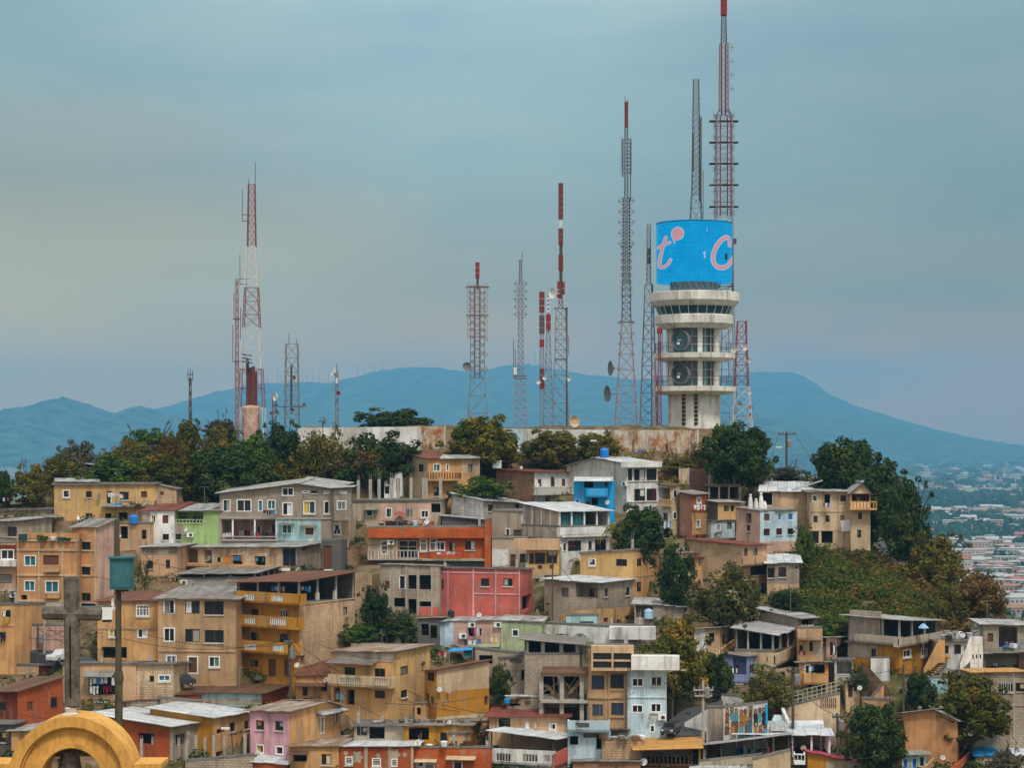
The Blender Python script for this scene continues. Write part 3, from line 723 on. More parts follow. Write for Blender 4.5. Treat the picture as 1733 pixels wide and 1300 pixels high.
def m_dipoles(root, X, D, k, y0, y1, n_, w, gap, mat='mast_dark', sides=(-1, 1), kind='x'):
    for i in range(n_):
        z = (HY - lerp(y0, y1, i / max(1, n_ - 1))) * k; mb = MB()
        if len(sides) > 1: mb.bar((X - gap / 2 * k - .1, D, z), (X + gap / 2 * k + .1, D, z), .03, 0, 3)
        for sd in sides:
            a, b = X + sd * gap / 2 * k, X + sd * w / 2 * k; h = (b - a) * sd
            mb.bar((a, D, z), (b, D, z), .03, 0, 3)
            if kind == 'x': mb.bar((a, D, z), (b, D - .1, z + h * .9), .03, 0, 3); mb.bar((a, D, z), (b, D - .1, z - h * .9), .03, 0, 3)
            else:
                m = (a + b) / 2
                mb.bar((a, D, z + h * .9), (b, D, z), .028, 0, 3); mb.bar((b, D, z), (a, D, z - h * .9), .028, 0, 3)
                mb.bar((m, D - h * .6, z), (m, D + h * .6, z), .03, 0, 3)
        part(root, 'dipole_array', mb, [mat])
def m_dish(root, X, D, k, dx, y, r, mat='dish', dirv=(-.5, -1, 0), flatd=.25):
    c = V((X + dx * k, D - .6, (HY - y) * k)); R_ = r * k; d = V(dirv).normalized(); mb = MB()
    mb.lathe(c, [(0.02, -R_ * .02), (R_ * .5, R_ * flatd * .3), (R_, R_ * flatd), (R_, R_ * flatd + .05), (R_ * .5, R_ * flatd * .3 - .08), (.02, -R_ * .3)], 18, 0, d); mb.bar(c - d * .1, V((X, D, c.z)), .05)
    part(root, 'dish_antenna', mb, [mat], smooth=True)
# ---------------------------------------------------------------- antenna masts on the hill top
def ex_main(root, X, D, k):
    m_whip(root, X, D, k, 6, 274, 316); m_whip(root, X, D, k, -5, 302, 316); m_whip(root, X, D, k, -16, 320, 374); m_whip(root, X, D, k, -20, 430, 480)
    for y, w, dx in ((363, 14, -10), (374, 14, -10), (472, 16, -13), (481, 16, -13)):
        mb = MB(); z = (HY - y) * k; mb.bar((X + (dx - w / 2) * k, D, z), (X + (dx + w / 2) * k, D, z), .05); part(root, 'bracket', mb, ['mast_dark'])
    for dx, y0, y1, m in ((-7, 607, 690, 'mast_dark'), (-2, 622, 690, 'mast_brown'), (3, 620, 690, 'mast_dark'), (7, 628, 690, 'mast_brown')):
        mb = MB(); mb.cbox((X + dx * k, D, (HY - (y0 + y1) / 2) * k), 4.2 * k, .5, (y1 - y0) * k); part(root, 'cable_bundle', mb, [m])
    for y in (600, 606, 612):
        mb = MB(); mb.bar((X - 14 * k, D - .8, (HY - y) * k), (X + 2 * k, D - .8, (HY - y - 3) * k), .1); part(root, 'bracket', mb, ['mast_dark'])
mast('antenna_mast', 'tall tapering red and white lattice mast, the only big one left of centre', 426, 745, 214,
     [(312, 11, 418, 14, 'mast_red'), (418, 14, 487, 22, 'mast_white'), (487, 22, 555, 28, 'mast_red'), (555, 28, 625, 35, 'mast_white'), (625, 35, 690, 41, 'mast_red'), (690, 41, 745, 45, 'mast_white')], ex_main, zb=-3)
c = at(425, 708, 214); mb = MB(); mb.lathe((c.x, c.y, -3), [(.98, 0), (.98, 6.2), (.9, 6.3), (.02, 6.5)], 20)
solo('water_tank', mb, ['pinkwall'], 'pale pink round water tank inside the legs of the red and white mast', 'water tank', (c.x, c.y, -3))
mast('antenna_mast', 'thin pale pink mast close on the left of the red and white mast', 401, 740, 212, [(472, 4, 740, 6, 'mast_pink', 1.6)], lambda r, X, D, k: (m_whip(r, X, D, k, -5, 495, 540), m_whip(r, X, D, k, -7, 550, 610), m_whip(r, X, D, k, 6, 520, 575), m_arms(r, X, D, k, 540, 12), m_arms(r, X, D, k, 612, 14)), zb=-3)
mast('antenna_mast', 'square grey lattice mast with flat top and small round dishes, left of the slim mast', 494, 725, 216, [(582, 20, 725, 24, 'mast_grey')], lambda r, X, D, k: (m_whip(r, X, D, k, -5, 565, 584), m_whip(r, X, D, k, 8, 574, 584), m_dish(r, X, D, k, 20, 687, 5, 'dish_grey', (1, -.6, 0)), m_dish(r, X, D, k, 5, 640, 4, 'dish_grey'), m_dish(r, X, D, k, 2, 695, 4, 'dish_grey'), m_arms(r, X, D, k, 689, 48), m_whip(r, X, D, k, -1, 618, 700, .12)), zb=-2.5)
mast('antenna_mast', 'short mast with three drum dishes standing left of the square grey mast', 464, 730, 213, [(668, 6, 730, 7, 'mast_grey', 1.3)], lambda r, X, D, k: (m_dish(r, X, D, k, 6, 672, 7, 'dish', (-.9, -.6, 0), .5), m_dish(r, X, D, k, 6, 699, 5, 'dish_grey'), m_dish(r, X, D, k, -3, 701, 4, 'dish_grey'), m_dish(r, X, D, k, 6, 687, 3, 'dish_grey')), zb=-2.5)
mast('antenna_mast', 'slim mast with a white dish at its top and a red ball lower down', 570, 730, 215, [(628, 4, 730, 5, 'mast_grey', 1.6)], lambda r, X, D, k: (m_whip(r, X, D, k, 0, 614, 630), m_dish(r, X, D, k, -3, 631, 7, 'dish', (-1, -.3, .2), .4), m_dish(r, X, D, k, 3, 666, 3.5, 'mast_red', (.3, -1, 0), .6), m_panels(r, X, D, k, 640, 650, 5, 1, 'dish')), zb=-2)
mast('antenna_mast', 'small thin mast above the brown bushes on the left ridge', 322, 745, 204, [(640, 3, 745, 4, 'mast_dark', 1.8)], lambda r, X, D, k: (m_arms(r, X, D, k, 634, 9), m_whip(r, X, D, k, -4, 626, 645), m_whip(r, X, D, k, 4, 626, 645), m_whip(r, X, D, k, 0, 624, 645)), zb=-2.5)
mast('antenna_mast', 'wide grey lattice mast crowded with dipole arms, with a red pole on top', 808, 730, 217, [(484, 24, 570, 23, 'mast_pink', .5), (570, 23, 640, 24, 'mast_grey', .6), (640, 24, 730, 36, 'mast_grey', .9)],
     lambda r, X, D, k: (m_panels(r, X, D, k, 444, 472, 7, 3, 'mast_red'), m_whip(r, X, D, k, 0, 470, 490, .14), m_arms(r, X, D, k, 486, 40), m_arms(r, X, D, k, 534, 38), m_dipoles(r, X, D, k, 484, 570, 9, 36, 24, 'mast_pink'), m_dipoles(r, X, D, k, 575, 625, 3, 36, 24, 'mast_grey', (1,), 'd'), m_dish(r, X, D, k, -17, 621, 7.5, 'dish_grey', (-.3, -1, 0)), m_whip(r, X, D, k, -5, 484, 640, .07), m_whip(r, X, D, k, 4, 484, 640, .07)), zb=.4)
mast('antenna_mast', 'slim ladder topped mast with diamond dipoles near its top, right of the wide dipole mast', 881, 730, 218, [(440, 4, 480, 5, 'mast_dark', 1.2), (480, 6, 635, 10, 'mast_grey'), (638, 16, 730, 20, 'mast_pink', .7)],
     lambda r, X, D, k: (m_whip(r, X, D, k, 3, 425, 440), m_dipoles(r, X, D, k, 480, 532, 5, 22, 8, 'mast_dark', (-1, 1), 'd'), m_arms(r, X, D, k, 636, 22), m_arms(r, X, D, k, 641, 22), m_panels(r, X, D, k, 622, 636, 6, 1, 'dish', -9), m_whip(r, X, D, k, -12, 574, 640), m_whip(r, X, D, k, -9, 590, 640)), zb=.4)
mast('antenna_mast', 'slim mast of stacked grey and brown panel antennas with one short red section', 917, 730, 215, [(525, 5, 730, 7, 'mast_grey', 1.2)],
     lambda r, X, D, k: (m_panels(r, X, D, k, 494, 530, 9, 3, 'mast_brown'), m_panels(r, X, D, k, 534, 566, 9, 3, 'mast_dark'), m_panels(r, X, D, k, 575, 589, 8, 1, 'mast_red'), m_panels(r, X, D, k, 624, 660, 8, 3, 'mast_brown'), m_dish(r, X, D, k, -5, 647, 3.5), m_dish(r, X, D, k, 5, 640, 3.5)), zb=.4)
mast('antenna_mast', 'slender mast with black and white tip above a bright red section, flaring to its foot', 928, 730, 219, [(560, 6, 730, 18, 'mast_grey')],
     lambda r, X, D, k: (m_panels(r, X, D, k, 503, 532, 3, 4, 'dish', 0, .45), m_whip(r, X, D, k, 0, 500, 562, .08), m_panels(r, X, D, k, 532, 560, 8, 2, 'mast_red')), zb=.4)
mast('antenna_mast', 'mast with a long dark red panel pole on top and white dish at its waist', 949, 730, 222, [(500, 5, 522, 8, 'mast_red'), (522, 16, 610, 20, 'mast_grey'), (610, 20, 730, 27, 'mast_grey')],
     lambda r, X, D, k: (m_panels(r, X, D, k, 310, 372, 8, 6, 'mast_brown'), m_panels(r, X, D, k, 373, 386, 5, 1, 'mast_white'), m_panels(r, X, D, k, 387, 415, 8, 3, 'mast_brown'), m_panels(r, X, D, k, 431, 459, 8, 3, 'mast_brown'), m_whip(r, X, D, k, 0, 410, 505, .2), m_panels(r, X, D, k, 476, 506, 4, 2, 'mast_red', -4), m_panels(r, X, D, k, 477, 500, 4, 2, 'mast_red', 5), m_dish(r, X, D, k, -12, 497, 9, 'dish', (-.8, -.8, 0)), m_dish(r, X, D, k, 14, 641, 4.5), m_arms(r, X, D, k, 522, 24), m_arms(r, X, D, k, 608, 22), m_whip(r, X, D, k, 10, 520, 730, .1), m_whip(r, X, D, k, 13, 570, 600)), zb=.4)
mast('antenna_mast', 'very tall slender mast with diamond dipoles and two big mesh dishes at its left foot', 1060, 735, 220, [(215, 5, 335, 6, 'mast_dark', 1.2), (335, 11, 480, 12, 'mast_dark', .5), (480, 13, 545, 15, 'mast_dark', .8), (545, 15, 735, 40, 'mast_pink')],
     lambda r, X, D, k: (m_whip(r, X, D, k, -2, 163, 172), m_whip(r, X, D, k, 3, 168, 174), m_panels(r, X, D, k, 172, 216, 6, 5, 'mast_brown'), m_dipoles(r, X, D, k, 236, 292, 10, 19, 8, 'mast_dark'), m_dipoles(r, X, D, k, 340, 412, 5, 28, 12, 'mast_dark', (-1, 1), 'd'), m_dipoles(r, X, D, k, 418, 500, 8, 20, 12, 'mast_dark'), m_dipoles(r, X, D, k, 546, 600, 4, 28, 16, 'mast_grey', (-1, 1), 'd'), m_arms(r, X, D, k, 545, 26), m_dish(r, X, D, k, -24, 624, 13, 'dish_grey', (-1, -.28, 0)), m_dish(r, X, D, k, -29, 667, 14, 'dish_grey', (-1, -.4, 0)), m_whip(r, X, D, k, -6, 236, 300, .06), m_whip(r, X, D, k, 7, 236, 340, .06)), zb=.3)
mast('antenna_mast', 'pale lattice mast with a thin straight top, just left of the concrete tower', 1098, 735, 224, [(380, 6, 482, 7, 'mast_grey'), (482, 13, 735, 30, 'mast_grey')], lambda r, X, D, k: (m_panels(r, X, D, k, 420, 448, 6, 2, 'mast_dark'), m_whip(r, X, D, k, 5, 480, 730, .06)), zb=.4)
mast('antenna_mast', 'thin mast with a small red box on top, left beside the concrete tower', 1116, 735, 216, [(565, 4, 735, 7, 'mast_red', 1.2)], lambda r, X, D, k: (m_panels(r, X, D, k, 555, 566, 8, 1, 'mast_red'), m_panels(r, X, D, k, 576, 600, 5, 2, 'mast_dark'), m_whip(r, X, D, k, -8, 610, 735, .12, 'mast_pink')), zb=.4)
mast('antenna_mast', 'red and white lattice mast with dishes at the right of the concrete tower', 1255, 735, 224, [(544, 14, 655, 23, 'mast_red'), (655, 23, 735, 36, 'mast_white')],
     lambda r, X, D, k: (m_dish(r, X, D, k, 5, 588, 6), m_dish(r, X, D, k, 12, 610, 4), m_dish(r, X, D, k, -4, 683, 4, 'dish_grey'), m_dish(r, X, D, k, 13, 664, 4), m_dish(r, X, D, k, 15, 690, 4, 'pinkwall'), m_dish(r, X, D, k, 15, 704, 4, 'pinkwall'), m_dish(r, X, D, k, -14, 592, 6), m_whip(r, X, D, k, 9, 540, 660)), zb=.2)
c = at(970, 714, 212); mb = MB(); d = V((.5, -1, .15)).normalized(); c = V(c)
mb.lathe(c, [(.02, -.1), (.3, -.02), (.62, .25), (.62, .3), (.3, .05), (.02, -.02)], 18, 0, d); mb.bar(c, (c.x, c.y + .2, -.3), .09, 0, 6)
solo('dish_antenna', mb, ['beige'], 'big beige dish on a post behind the white wall, below the long dark red mast', 'dish antenna', (c.x, c.y, -.3), smooth=True)
# ---------------------------------------------------------------- concrete control tower
TD = 222.0; tk = TD / F
TC = V(((1175 - HX) * tk, TD, .3))
tz = lambda y: (HY - y) * tk
tower = empty('control_tower', 'white concrete round tower with window band and a blue screen drum on top', 'tower', TC)
def tl(name, prof, mat, n=24, dx=0, par=None, smooth=True):
    mb = MB(); mb.lathe((TC.x + dx * tk, TC.y, 0), [(r * tk, tz(y)) for r, y in prof], n, 0); return part(par or tower, name, mb, [mat], smooth=smooth)
tl('shaft', [(44, 745), (41, 715), (41, 664), (41, 556)], 'tower_white', 40, 0)
tl('floor_slab', [(58, 668), (69, 663), (69, 655), (40, 654.5)], 'tower_white', 40)
tl('floor_slab', [(58, 612), (69, 607), (69, 599), (40, 598.5)], 'tower_white', 40)
tl('lower_gallery', [(56, 557), (66, 549), (66, 536), (63, 534), (58, 534)], 'tower_white', 40)
tl('window_band', [(60, 534), (66, 519)], 'g_teal', 40)
tl('upper_gallery', [(66, 520), (69, 519), (76, 511), (76, 497), (73, 496), (42, 495.5)], 'tower_white', 40)
tl('neck', [(41, 496), (41, 478)], 'concrete', 28)
mb = MB()
for i in range(26):
    t = 2 * math.pi * (i + .5) / 26; q = lambda r, y: V((TC.x + r * tk * math.cos(t), TC.y + r * tk * math.sin(t), tz(y))); mb.bar(q(60.3, 534), q(66.3, 520), .035)
for ry, rr in ((534, 58.8), (520, 66)): mb.lathe((TC.x, TC.y, 0), [(rr * tk, tz(ry) - .02), (rr * tk + .04, tz(ry) + .04), (rr * tk, tz(ry) + .1)], 40)
part(tower, 'mullions', mb, ['f_white'])
def tbox(name, x0, x1, y0, y1, out, mat, R_=41, th=.5):   # box standing proud of the shaft
    xc = (x0 + x1) / 2 - 1175; a = math.asin(max(-1, min(1, xc / R_))); rr = R_ * tk
    c_ = V((TC.x + (rr + out - th / 2) * math.sin(a), TC.y - (rr + out - th / 2) * math.cos(a), (tz(y0) + tz(y1)) / 2)); mb = MB()
    mb.cbox(c_, (x1 - x0) * tk / max(.35, math.cos(a)), th, abs(tz(y1) - tz(y0)), 0, a); return part(tower, name, mb, [mat])
for y0, y1 in ((557, 597), (613, 653)):
    for x0, x1 in ((1138, 1156), (1159, 1176), (1184, 1194), (1194, 1204)):
        tbox('window', x0, x1, y0, y1, .04, 'g_teal' if x0 < 1190 else 'g_dark')
        if x0 > 1150:
            for q in (.33, .66): tbox('mullion', x0, x1, lerp(y0, y1, q), lerp(y0, y1, q) + 1, .1, 'offwhite')
            tbox('mullion', (x0 + x1) / 2 - .4, (x0 + x1) / 2 + .4, y0, y1, .1, 'offwhite')
    for x0, x1 in ((1131, 1138), (1176, 1184), (1204, 1211)): tbox('column', x0, x1, y0 - 2, y1 + 2, .35, 'tower_white')
    mb = MB(); zz = tz(y1); nn = 26
    for i in range(nn):
        t, t2 = 2 * math.pi * i / nn, 2 * math.pi * (i + 1) / nn; q = lambda t, h: V((TC.x + 66 * tk * math.cos(t), TC.y + 66 * tk * math.sin(t), zz + h))
        mb.bar(q(t, 0), q(t, 1.0), .03, 0, 4)
        for h in (.5, 1.0): mb.bar(q(t, h), q(t2, h), .025, 0, 3)
    for x in (-56, 56): mb.bar((TC.x + x * tk, TC.y - 1.4, zz), (TC.x + x * tk, TC.y - 1.4, zz + 2.6), .05); mb.bar((TC.x + x * tk * .8, TC.y - 1, zz), (TC.x + x * tk * .8, TC.y - 1, zz + 2.6), .05)
    part(tower, 'railing', mb, ['mast_dark'])
    c_ = V((TC.x + (1150 - 1175) * tk, TC.y - 44 * tk, tz((y0 + y1) / 2 + 1))); d = V((-.62, -.78, 0)); mb = MB(); r_ = 17 * tk
    mb.lathe(c_, [(r_ * .2, -.3), (r_, -.1), (r_, .42), (r_ * .95, .42), (r_ * .92, .1), (.02, .02)], 24, 0, d); dd = part(tower, 'drum_antenna', mb, ['dish_grey'], smooth=True)
    mb = MB(); mb.lathe(c_ + d * .02, [(r_ * .89, .1), (.02, .06)], 24, 0, d); part(dd, 'drum_face', mb, ['g_teal'])
    mb = MB(); mb.bar(c_ + d * .1, c_ + d * .75, .05); mb.cbox(c_ + d * .7 + V((0, 0, -.35)), .3, .3, .3); part(dd, 'feed_horn', mb, ['dish'])
for x0, x1 in ((1151, 1157), (1171, 1177)):
    tbox('slot_window', x0, x1, 668, 730, .03, 'g_dark')
    for y in range(672, 730, 7): tbox('mullion', x0, x1, y, y + 1, .07, 'offwhite')
for x0, x1 in ((1132, 1136), (1210, 1215)): tbox('rib', x0, x1, 667, 742, .2, 'tower_white')
mb = MB()
for i in range(12):
    t = rad(200 + i * 13); a = V((TC.x + 44 * tk * math.cos(t), TC.y + 44 * tk * math.sin(t), tz(490))); mb.bar(a, a + V((RND.uniform(-.4, .4), -.1, .7)), .05)
mb.bar((TC.x + 41 * tk, TC.y - .5, tz(486)), (TC.x + 66 * tk, TC.y - .5, tz(484)), .06); mb.bar((TC.x + 41 * tk, TC.y - .5, tz(492)), (TC.x + 66 * tk, TC.y - .5, tz(484)), .05)
part(tower, 'bracket', mb, ['mast_dark'])
n = NT('led_screen'); u_ = n.uv()
b = n.n.new('ShaderNodeTexBrick'); n.t.links.new(u_, b.inputs['Vector']); b.offset = 0; b.inputs['Scale'].default_value = 1; b.inputs['Brick Width'].default_value = .52; b.inputs['Row Height'].default_value = .52
b.inputs['Mortar Size'].default_value = .025; b.inputs['Color1'].default_value = (0, .31, .66, 1); b.inputs['Color2'].default_value = (0, .34, .72, 1); b.inputs['Mortar'].default_value = (.0, .24, .55, 1)
w_ = n.ramp(n.noise(n.uv((.7, .7, 1)), 1.0, 2), .45, .75, 0, .35); c_ = n.mix(w_, b.outputs[0], (.01, .46, .8, 1))
p = n.add('ShaderNodeBsdfPrincipled', Roughness=.6); p.inputs['Specular IOR Level'].default_value = .08; n.t.links.new(c_, p.inputs['Emission Color']); p.inputs['Emission Strength'].default_value = .86; p.inputs['Base Color'].default_value = (0, .02, .04, 1)
n.t.links.new(p.outputs[0], n.out.inputs[0]); MATS['led'] = n.m
def led(nm, c, s):
    n = NT(nm); p = n.add('ShaderNodeBsdfPrincipled', Roughness=.5); p.inputs['Base Color'].default_value = tuple(q * .3 for q in c) + (1,); p.inputs['Emission Color'].default_value = tuple(c) + (1,); p.inputs['Emission Strength'].default_value = s
    b = n.n.new('ShaderNodeTexBrick'); n.t.links.new(n.pos((1, 1, 1)), b.inputs['Vector'])
    n.t.links.new(p.outputs[0], n.out.inputs[0]); MATS[nm] = n.m
led('led_pink', (.52, .26, .31), .78); led('led_white', (.42, .5, .62), .75); led('led_off', (.01, .015, .03), .2)
LR = 64 * tk
screen = empty('screen_drum', 'bright blue cylindrical screen with pink letters on top of the concrete tower', 'screen', (TC.x, TC.y, tz(479)))
mb = MB(); mb.lathe((TC.x, TC.y, 0), [(LR, tz(479)), (LR, tz(379.5))], 72); part(screen, 'display', mb, ['led'], smooth=True)
mb = MB(); mb.lathe((TC.x, TC.y, 0), [(.5, tz(477)), (LR - .03, tz(478))], 48); mb.lathe((TC.x, TC.y, 0), [(LR - .02, tz(381)), (LR + .06, tz(379)), (LR + .06, tz(378)), (.5, tz(378))], 48); part(screen, 'casing', mb, ['blue'])
def cyl(x, y, lift):
    x = max(-63.6, min(63.6, x - 1175)) if not isinstance(x, tuple) else x
    t = math.asin(x / 64.0); r = LR + lift; return V((TC.x + r * math.sin(t), TC.y - r * math.cos(t), tz(y)))
def stroke(pts, w, mat, lift, nm):
    pts = [(980 + a / 3.25, 360 + b / 3.25) for a, b in pts]; fine = []
    for i in range(len(pts) - 1):
        p0, p1, p2, p3 = pts[max(0, i - 1)], pts[i], pts[i + 1], pts[min(len(pts) - 1, i + 2)]
        for j in range(6):
            t = j / 6; fine.append(tuple(.5 * ((2 * b) + (c - a) * t + (2 * a - 5 * b + 4 * c - d) * t * t + (3 * b - a - 3 * c + d) * t ** 3) for a, b, c, d in zip(p0, p1, p2, p3)))
    fine.append(pts[-1]); mb = MB(); L_, R_ = [], []
    for i, q in enumerate(fine):
        a, b = fine[max(0, i - 1)], fine[min(len(fine) - 1, i + 1)]; dx, dy = b[0] - a[0], b[1] - a[1]; l = math.hypot(dx, dy) or 1; ww = w / 3.25 / 2
        L_.append((q[0] - dy / l * ww, q[1] + dx / l * ww)); R_.append((q[0] + dy / l * ww, q[1] - dx / l * ww))
    for i in range(len(fine) - 1): mb.face([cyl(*L_[i], lift), cyl(*L_[i + 1], lift), cyl(*R_[i + 1], lift), cyl(*R_[i], lift)])
    for e in (0, -1):
        q = fine[e]; ww = w / 3.25 / 2; mb.face([cyl(q[0] + ww * math.cos(t), q[1] + ww * math.sin(t), lift + .004) for t in [2 * math.pi * i / 14 for i in range(14)]])
    return part(screen, nm, mb, [mat])
tS = [[(468, 148), (456, 190), (444, 245), (438, 290), (446, 308), (464, 306), (482, 290), (492, 272)], [(431, 197), (452, 190), (470, 184), (487, 178)]]
cS = [(817, 188), (815, 160), (803, 148), (782, 153), (757, 175), (735, 206), (720, 245), (719, 280), (732, 305), (756, 316), (785, 312), (810, 296), (828, 272), (837, 258)]
for s_ in tS: stroke(s_, 19, 'led_white', .02, 'letter_outline'); stroke(s_, 12, 'led_pink', .035, 'letter')
stroke(cS, 27, 'led_white', .02, 'letter_outline'); stroke(cS, 19, 'led_pink', .035, 'letter')
for r_, m_, l_ in ((34, 'led_white', .02), (29, 'led_pink', .04)):
    mb = MB(); pts = [(528 + r_ * math.cos(t), 132 + (r_ + 3) * math.sin(t)) for t in [rad(120 - i * 14) for i in range(24)]] + [(511, 192 if r_ > 30 else 182)]
    cc = (528, 134); pp = [(980 + a / 3.25, 360 + b / 3.25) for a, b in pts]; c0 = (980 + cc[0] / 3.25, 360 + cc[1] / 3.25)
    for a, b in zip(pp, pp[1:] + pp[:1]): mb.face([cyl(*c0, l_), cyl(*a, l_), cyl(*b, l_)])
    part(screen, 'emblem', mb, [m_])
for x0, y0, x1, y1, m_ in ((786, 237, 802, 270, 'led_off'), (664, 232, 676, 246, 'led_white'), (666, 250, 675, 266, 'led_white'), (486, 326, 491, 334, 'led_off'), (683, 104, 686, 124, 'led_white')):
    mb = MB(); q = [(980 + a / 3.25, 360 + b / 3.25) for a, b in ((x0, y1), (x1, y1), (x1, y0), (x0, y0))]; mb.face([cyl(*a, .03) for a in q]); part(screen, 'screen_cell', mb, [m_])
zt_ = tz(378)
mast('antenna_mast', 'lattice mast with flat top rising from the left side of the blue screen drum', 1178, 378, TD + .5, [(134, 9, 330, 14, 'mast_dark', .9), (330, 15, 352, 18, 'mast_dark'), (352, 18, 378, 19, 'mast_dark')],
     lambda r, X, D, k: (m_dipoles(r, X, D, k, 202, 340, 18, 14, 8, 'mast_dark', (1,), 'r') , m_whip(r, X, D, k, 6, 200, 340, .09), m_whip(r, X, D, k, 8.5, 196, 350, .07), m_whip(r, X, D, k, -5, 225, 290, .09, 'mast_brown'), m_whip(r, X, D, k, 12, 288, 370, .04)), zb=zt_)
mast('antenna_mast', 'tallest mast with red cap and crossed dipole tiers behind the blue screen', 1225, 735, 229, [(26, 7, 74, 9, 'mast_dark', .9), (74, 14, 186, 15, 'mast_pink', .7), (186, 16, 196, 26, 'mast_dark'), (196, 27, 365, 28, 'mast_pink', .45), (365, 28, 480, 30, 'mast_grey', .8), (480, 30, 735, 42, 'mast_grey')],
     lambda r, X, D, k: (m_panels(r, X, D, k, -26, 26, 10, 3, 'mast_red', 0, .03), m_whip(r, X, D, k, -4, 74, 196, .09, 'mast_brown'), m_whip(r, X, D, k, 3, 74, 196, .1, 'mast_brown'), m_dipoles(r, X, D, k, 80, 150, 4, 34, 14, 'mast_grey', (1,), 'd'), m_dipoles(r, X, D, k, 195, 360, 10, 38, 27, 'mast_dark'), *[m_arms(r, X, D, k, y, 49, 'black', .09) for y in (205, 241, 277, 313, 350)], *[m_whip(r, X, D, k, q, 196, 365, .08, m_) for q, m_ in ((-12, 'mast_red'), (-6, 'mast_dark'), (6, 'mast_dark'), (12, 'mast_red'))], m_whip(r, X, D, k, 15, 405, 500, .12), m_panels(r, X, D, k, 404, 414, 8, 1, 'mast_dark', 17)), zb=.2)
# ---------------------------------------------------------------- walls of the hill-top compound
n = NT('rusty_plate'); p_ = n.pos((1, 1, .8))
c_ = n.mix(n.ramp(n.noise(p_, .9, 6, .75), .42, .6), alb((196, 190, 176)), alb((158, 104, 54)))
c_ = n.mix(n.ramp(n.noise(n.pos((2, 2, .3)), .8, 5, .8), .52, .66), c_, alb((92, 62, 44))); MATS['rusty'] = n.done(c_, .85, .15)
def wallrun(label, segs, D, zb, name='perimeter_wall', cat='wall', th=.3):
    a = at(segs[0][0], segs[0][2], D); root = empty(name, label, cat, (a.x, D, zb))
    for i, (x0, x1, y0, y1, m) in enumerate(segs):
        mb = MB(); P0, P1 = at(x0, y0, D), at(x1, y1, D); o = .0
        mb.hexa(((P0.x, D, zb), (P1.x, D, zb), (P1.x, D + th, zb), (P0.x, D + th, zb), (P0.x, D, P0.z), (P1.x, D, P1.z), (P1.x, D + th, P1.z), (P0.x, D + th, P0.z))); part(root, 'wall_section', mb, [m])
        mb = MB(); mb.box((P1.x - .09, D - .09, zb), (.18, 0, 0), (0, .085, 0), (0, 0, P1.z - zb + .06)); part(root, 'pilaster', mb, ['offwhite'])
    return root
W1 = wallrun('white perimeter wall with one rusty panel at its right end, behind the trees', [(505, 560, 724, 724, 'white'), (560, 620, 724, 723, 'offwhite'), (620, 708, 723, 722.5, 'white'), (708, 753, 722.5, 722, 'rusty')], 206.5, -5)
W2 = wallrun('long pale wall rusty along its right half, in front of the tower', [(853, 888, 726, 726, 'paleblue'), (888, 960, 726, 727, 'offwhite'), (960, 1033, 727, 728, 'white'), (1033, 1096, 728, 728, 'rusty'), (1096, 1181, 728, 728, 'rusty')], 205.5, -6)
# small door in the wall
mb = MB(); a = at(1080, 778, 205.4); mb.box((a.x, a.y, a.z - .9), (.55, 0, 0), (0, .06, 0), (0, 0, 1.9)); part(W2, 'door', mb, ['f_blue'])
wallrun('plain stained brown retaining wall below the rusty wall, left of the big round tree', [(1149, 1165, 793, 793, 'beige'), (1165, 1200, 793, 793.5, 'b:brick'), (1200, 1232, 793, 794, 'beige')], 196, -9, 'retaining_wall')
# ---------------------------------------------------------------- trees
T_ = tree
T_((22, 785, 88, 858), 866, 'shaggy', 'leaf_olive', 'olive brown bushy tree at the far left, left of the long pale yellow house')
T_((-25, 795, 24, 862), 868, 'full', 'leaf_dark', 'dark tree cut off by the left edge of the picture')
T_((98, 740, 166, 802), 815, 'wide', 'leaf_grey', 'grey green dry tree on the left ridge, against the blue hill', 6)
T_((160, 742, 246, 792), 800, 'loose', 'leaf_brown', 'brown dry bush on the left ridge, right of the grey green tree', 5)
T_((206, 722, 300, 765), 775, 'wide', 'leaf_green', 'flat topped bright green tree on the left ridge', 8)
T_((135, 766, 262, 838), 848, 'shaggy', 'leaf_green', 'wide green tree behind the long pale yellow house')
T_((232, 768, 335, 850), 852, 'full', 'leaf_yellow', 'yellowish green tree above the right end of the pale yellow house')
T_((258, 738, 318, 800), 810, 'shaggy', 'leaf_brown', 'rusty brown bush below the flat topped green tree')
T_((288, 708, 352, 800), 805, 'shaggy', 'leaf_olive', 'tallest brown and dark tree on the left ridge, under the small thin mast', 3)
T_((332, 718, 402, 790), 800, 'loose', 'leaf_olive', 'olive bush left of the red and white mast', 2)
T_((346, 709, 402, 748), 760, 'full', 'leaf_grey', 'dark far tree behind the foot of the red and white mast', 12)
T_((318, 752, 452, 862), 858, 'full', 'leaf_dark', 'big dark green tree in front of the red and white mast')
T_((398, 758, 482, 850), 845, 'shaggy', 'leaf_green', 'mid green tree between the dark tree and the small yellow green tree', 1)
T_((382, 728, 470, 812), 815, 'shaggy', 'leaf_green', 'rounded green tree hiding the foot of the red and white mast', 4)
T_((330, 738, 400, 800), 806, 'shaggy', 'leaf_olive', 'olive tree left of the foot of the red and white mast', 5)
T_((60, 770, 140, 836), 842, 'shaggy', 'leaf_olive', 'olive tree on the ridge above the left end of the pale yellow house', 3)
T_((190, 748, 270, 800), 806, 'shaggy', 'leaf_olive', 'low olive tree below the flat topped green tree', 4)
T_((505, 735, 585, 818), 822, 'shaggy', 'leaf_olive', 'fuller olive tree just left of the wide dark tree, before the white wall', 1)
T_((436, 712, 515, 805), 815, 'shaggy', 'leaf_dark', 'dark tree just right of the red and white mast')
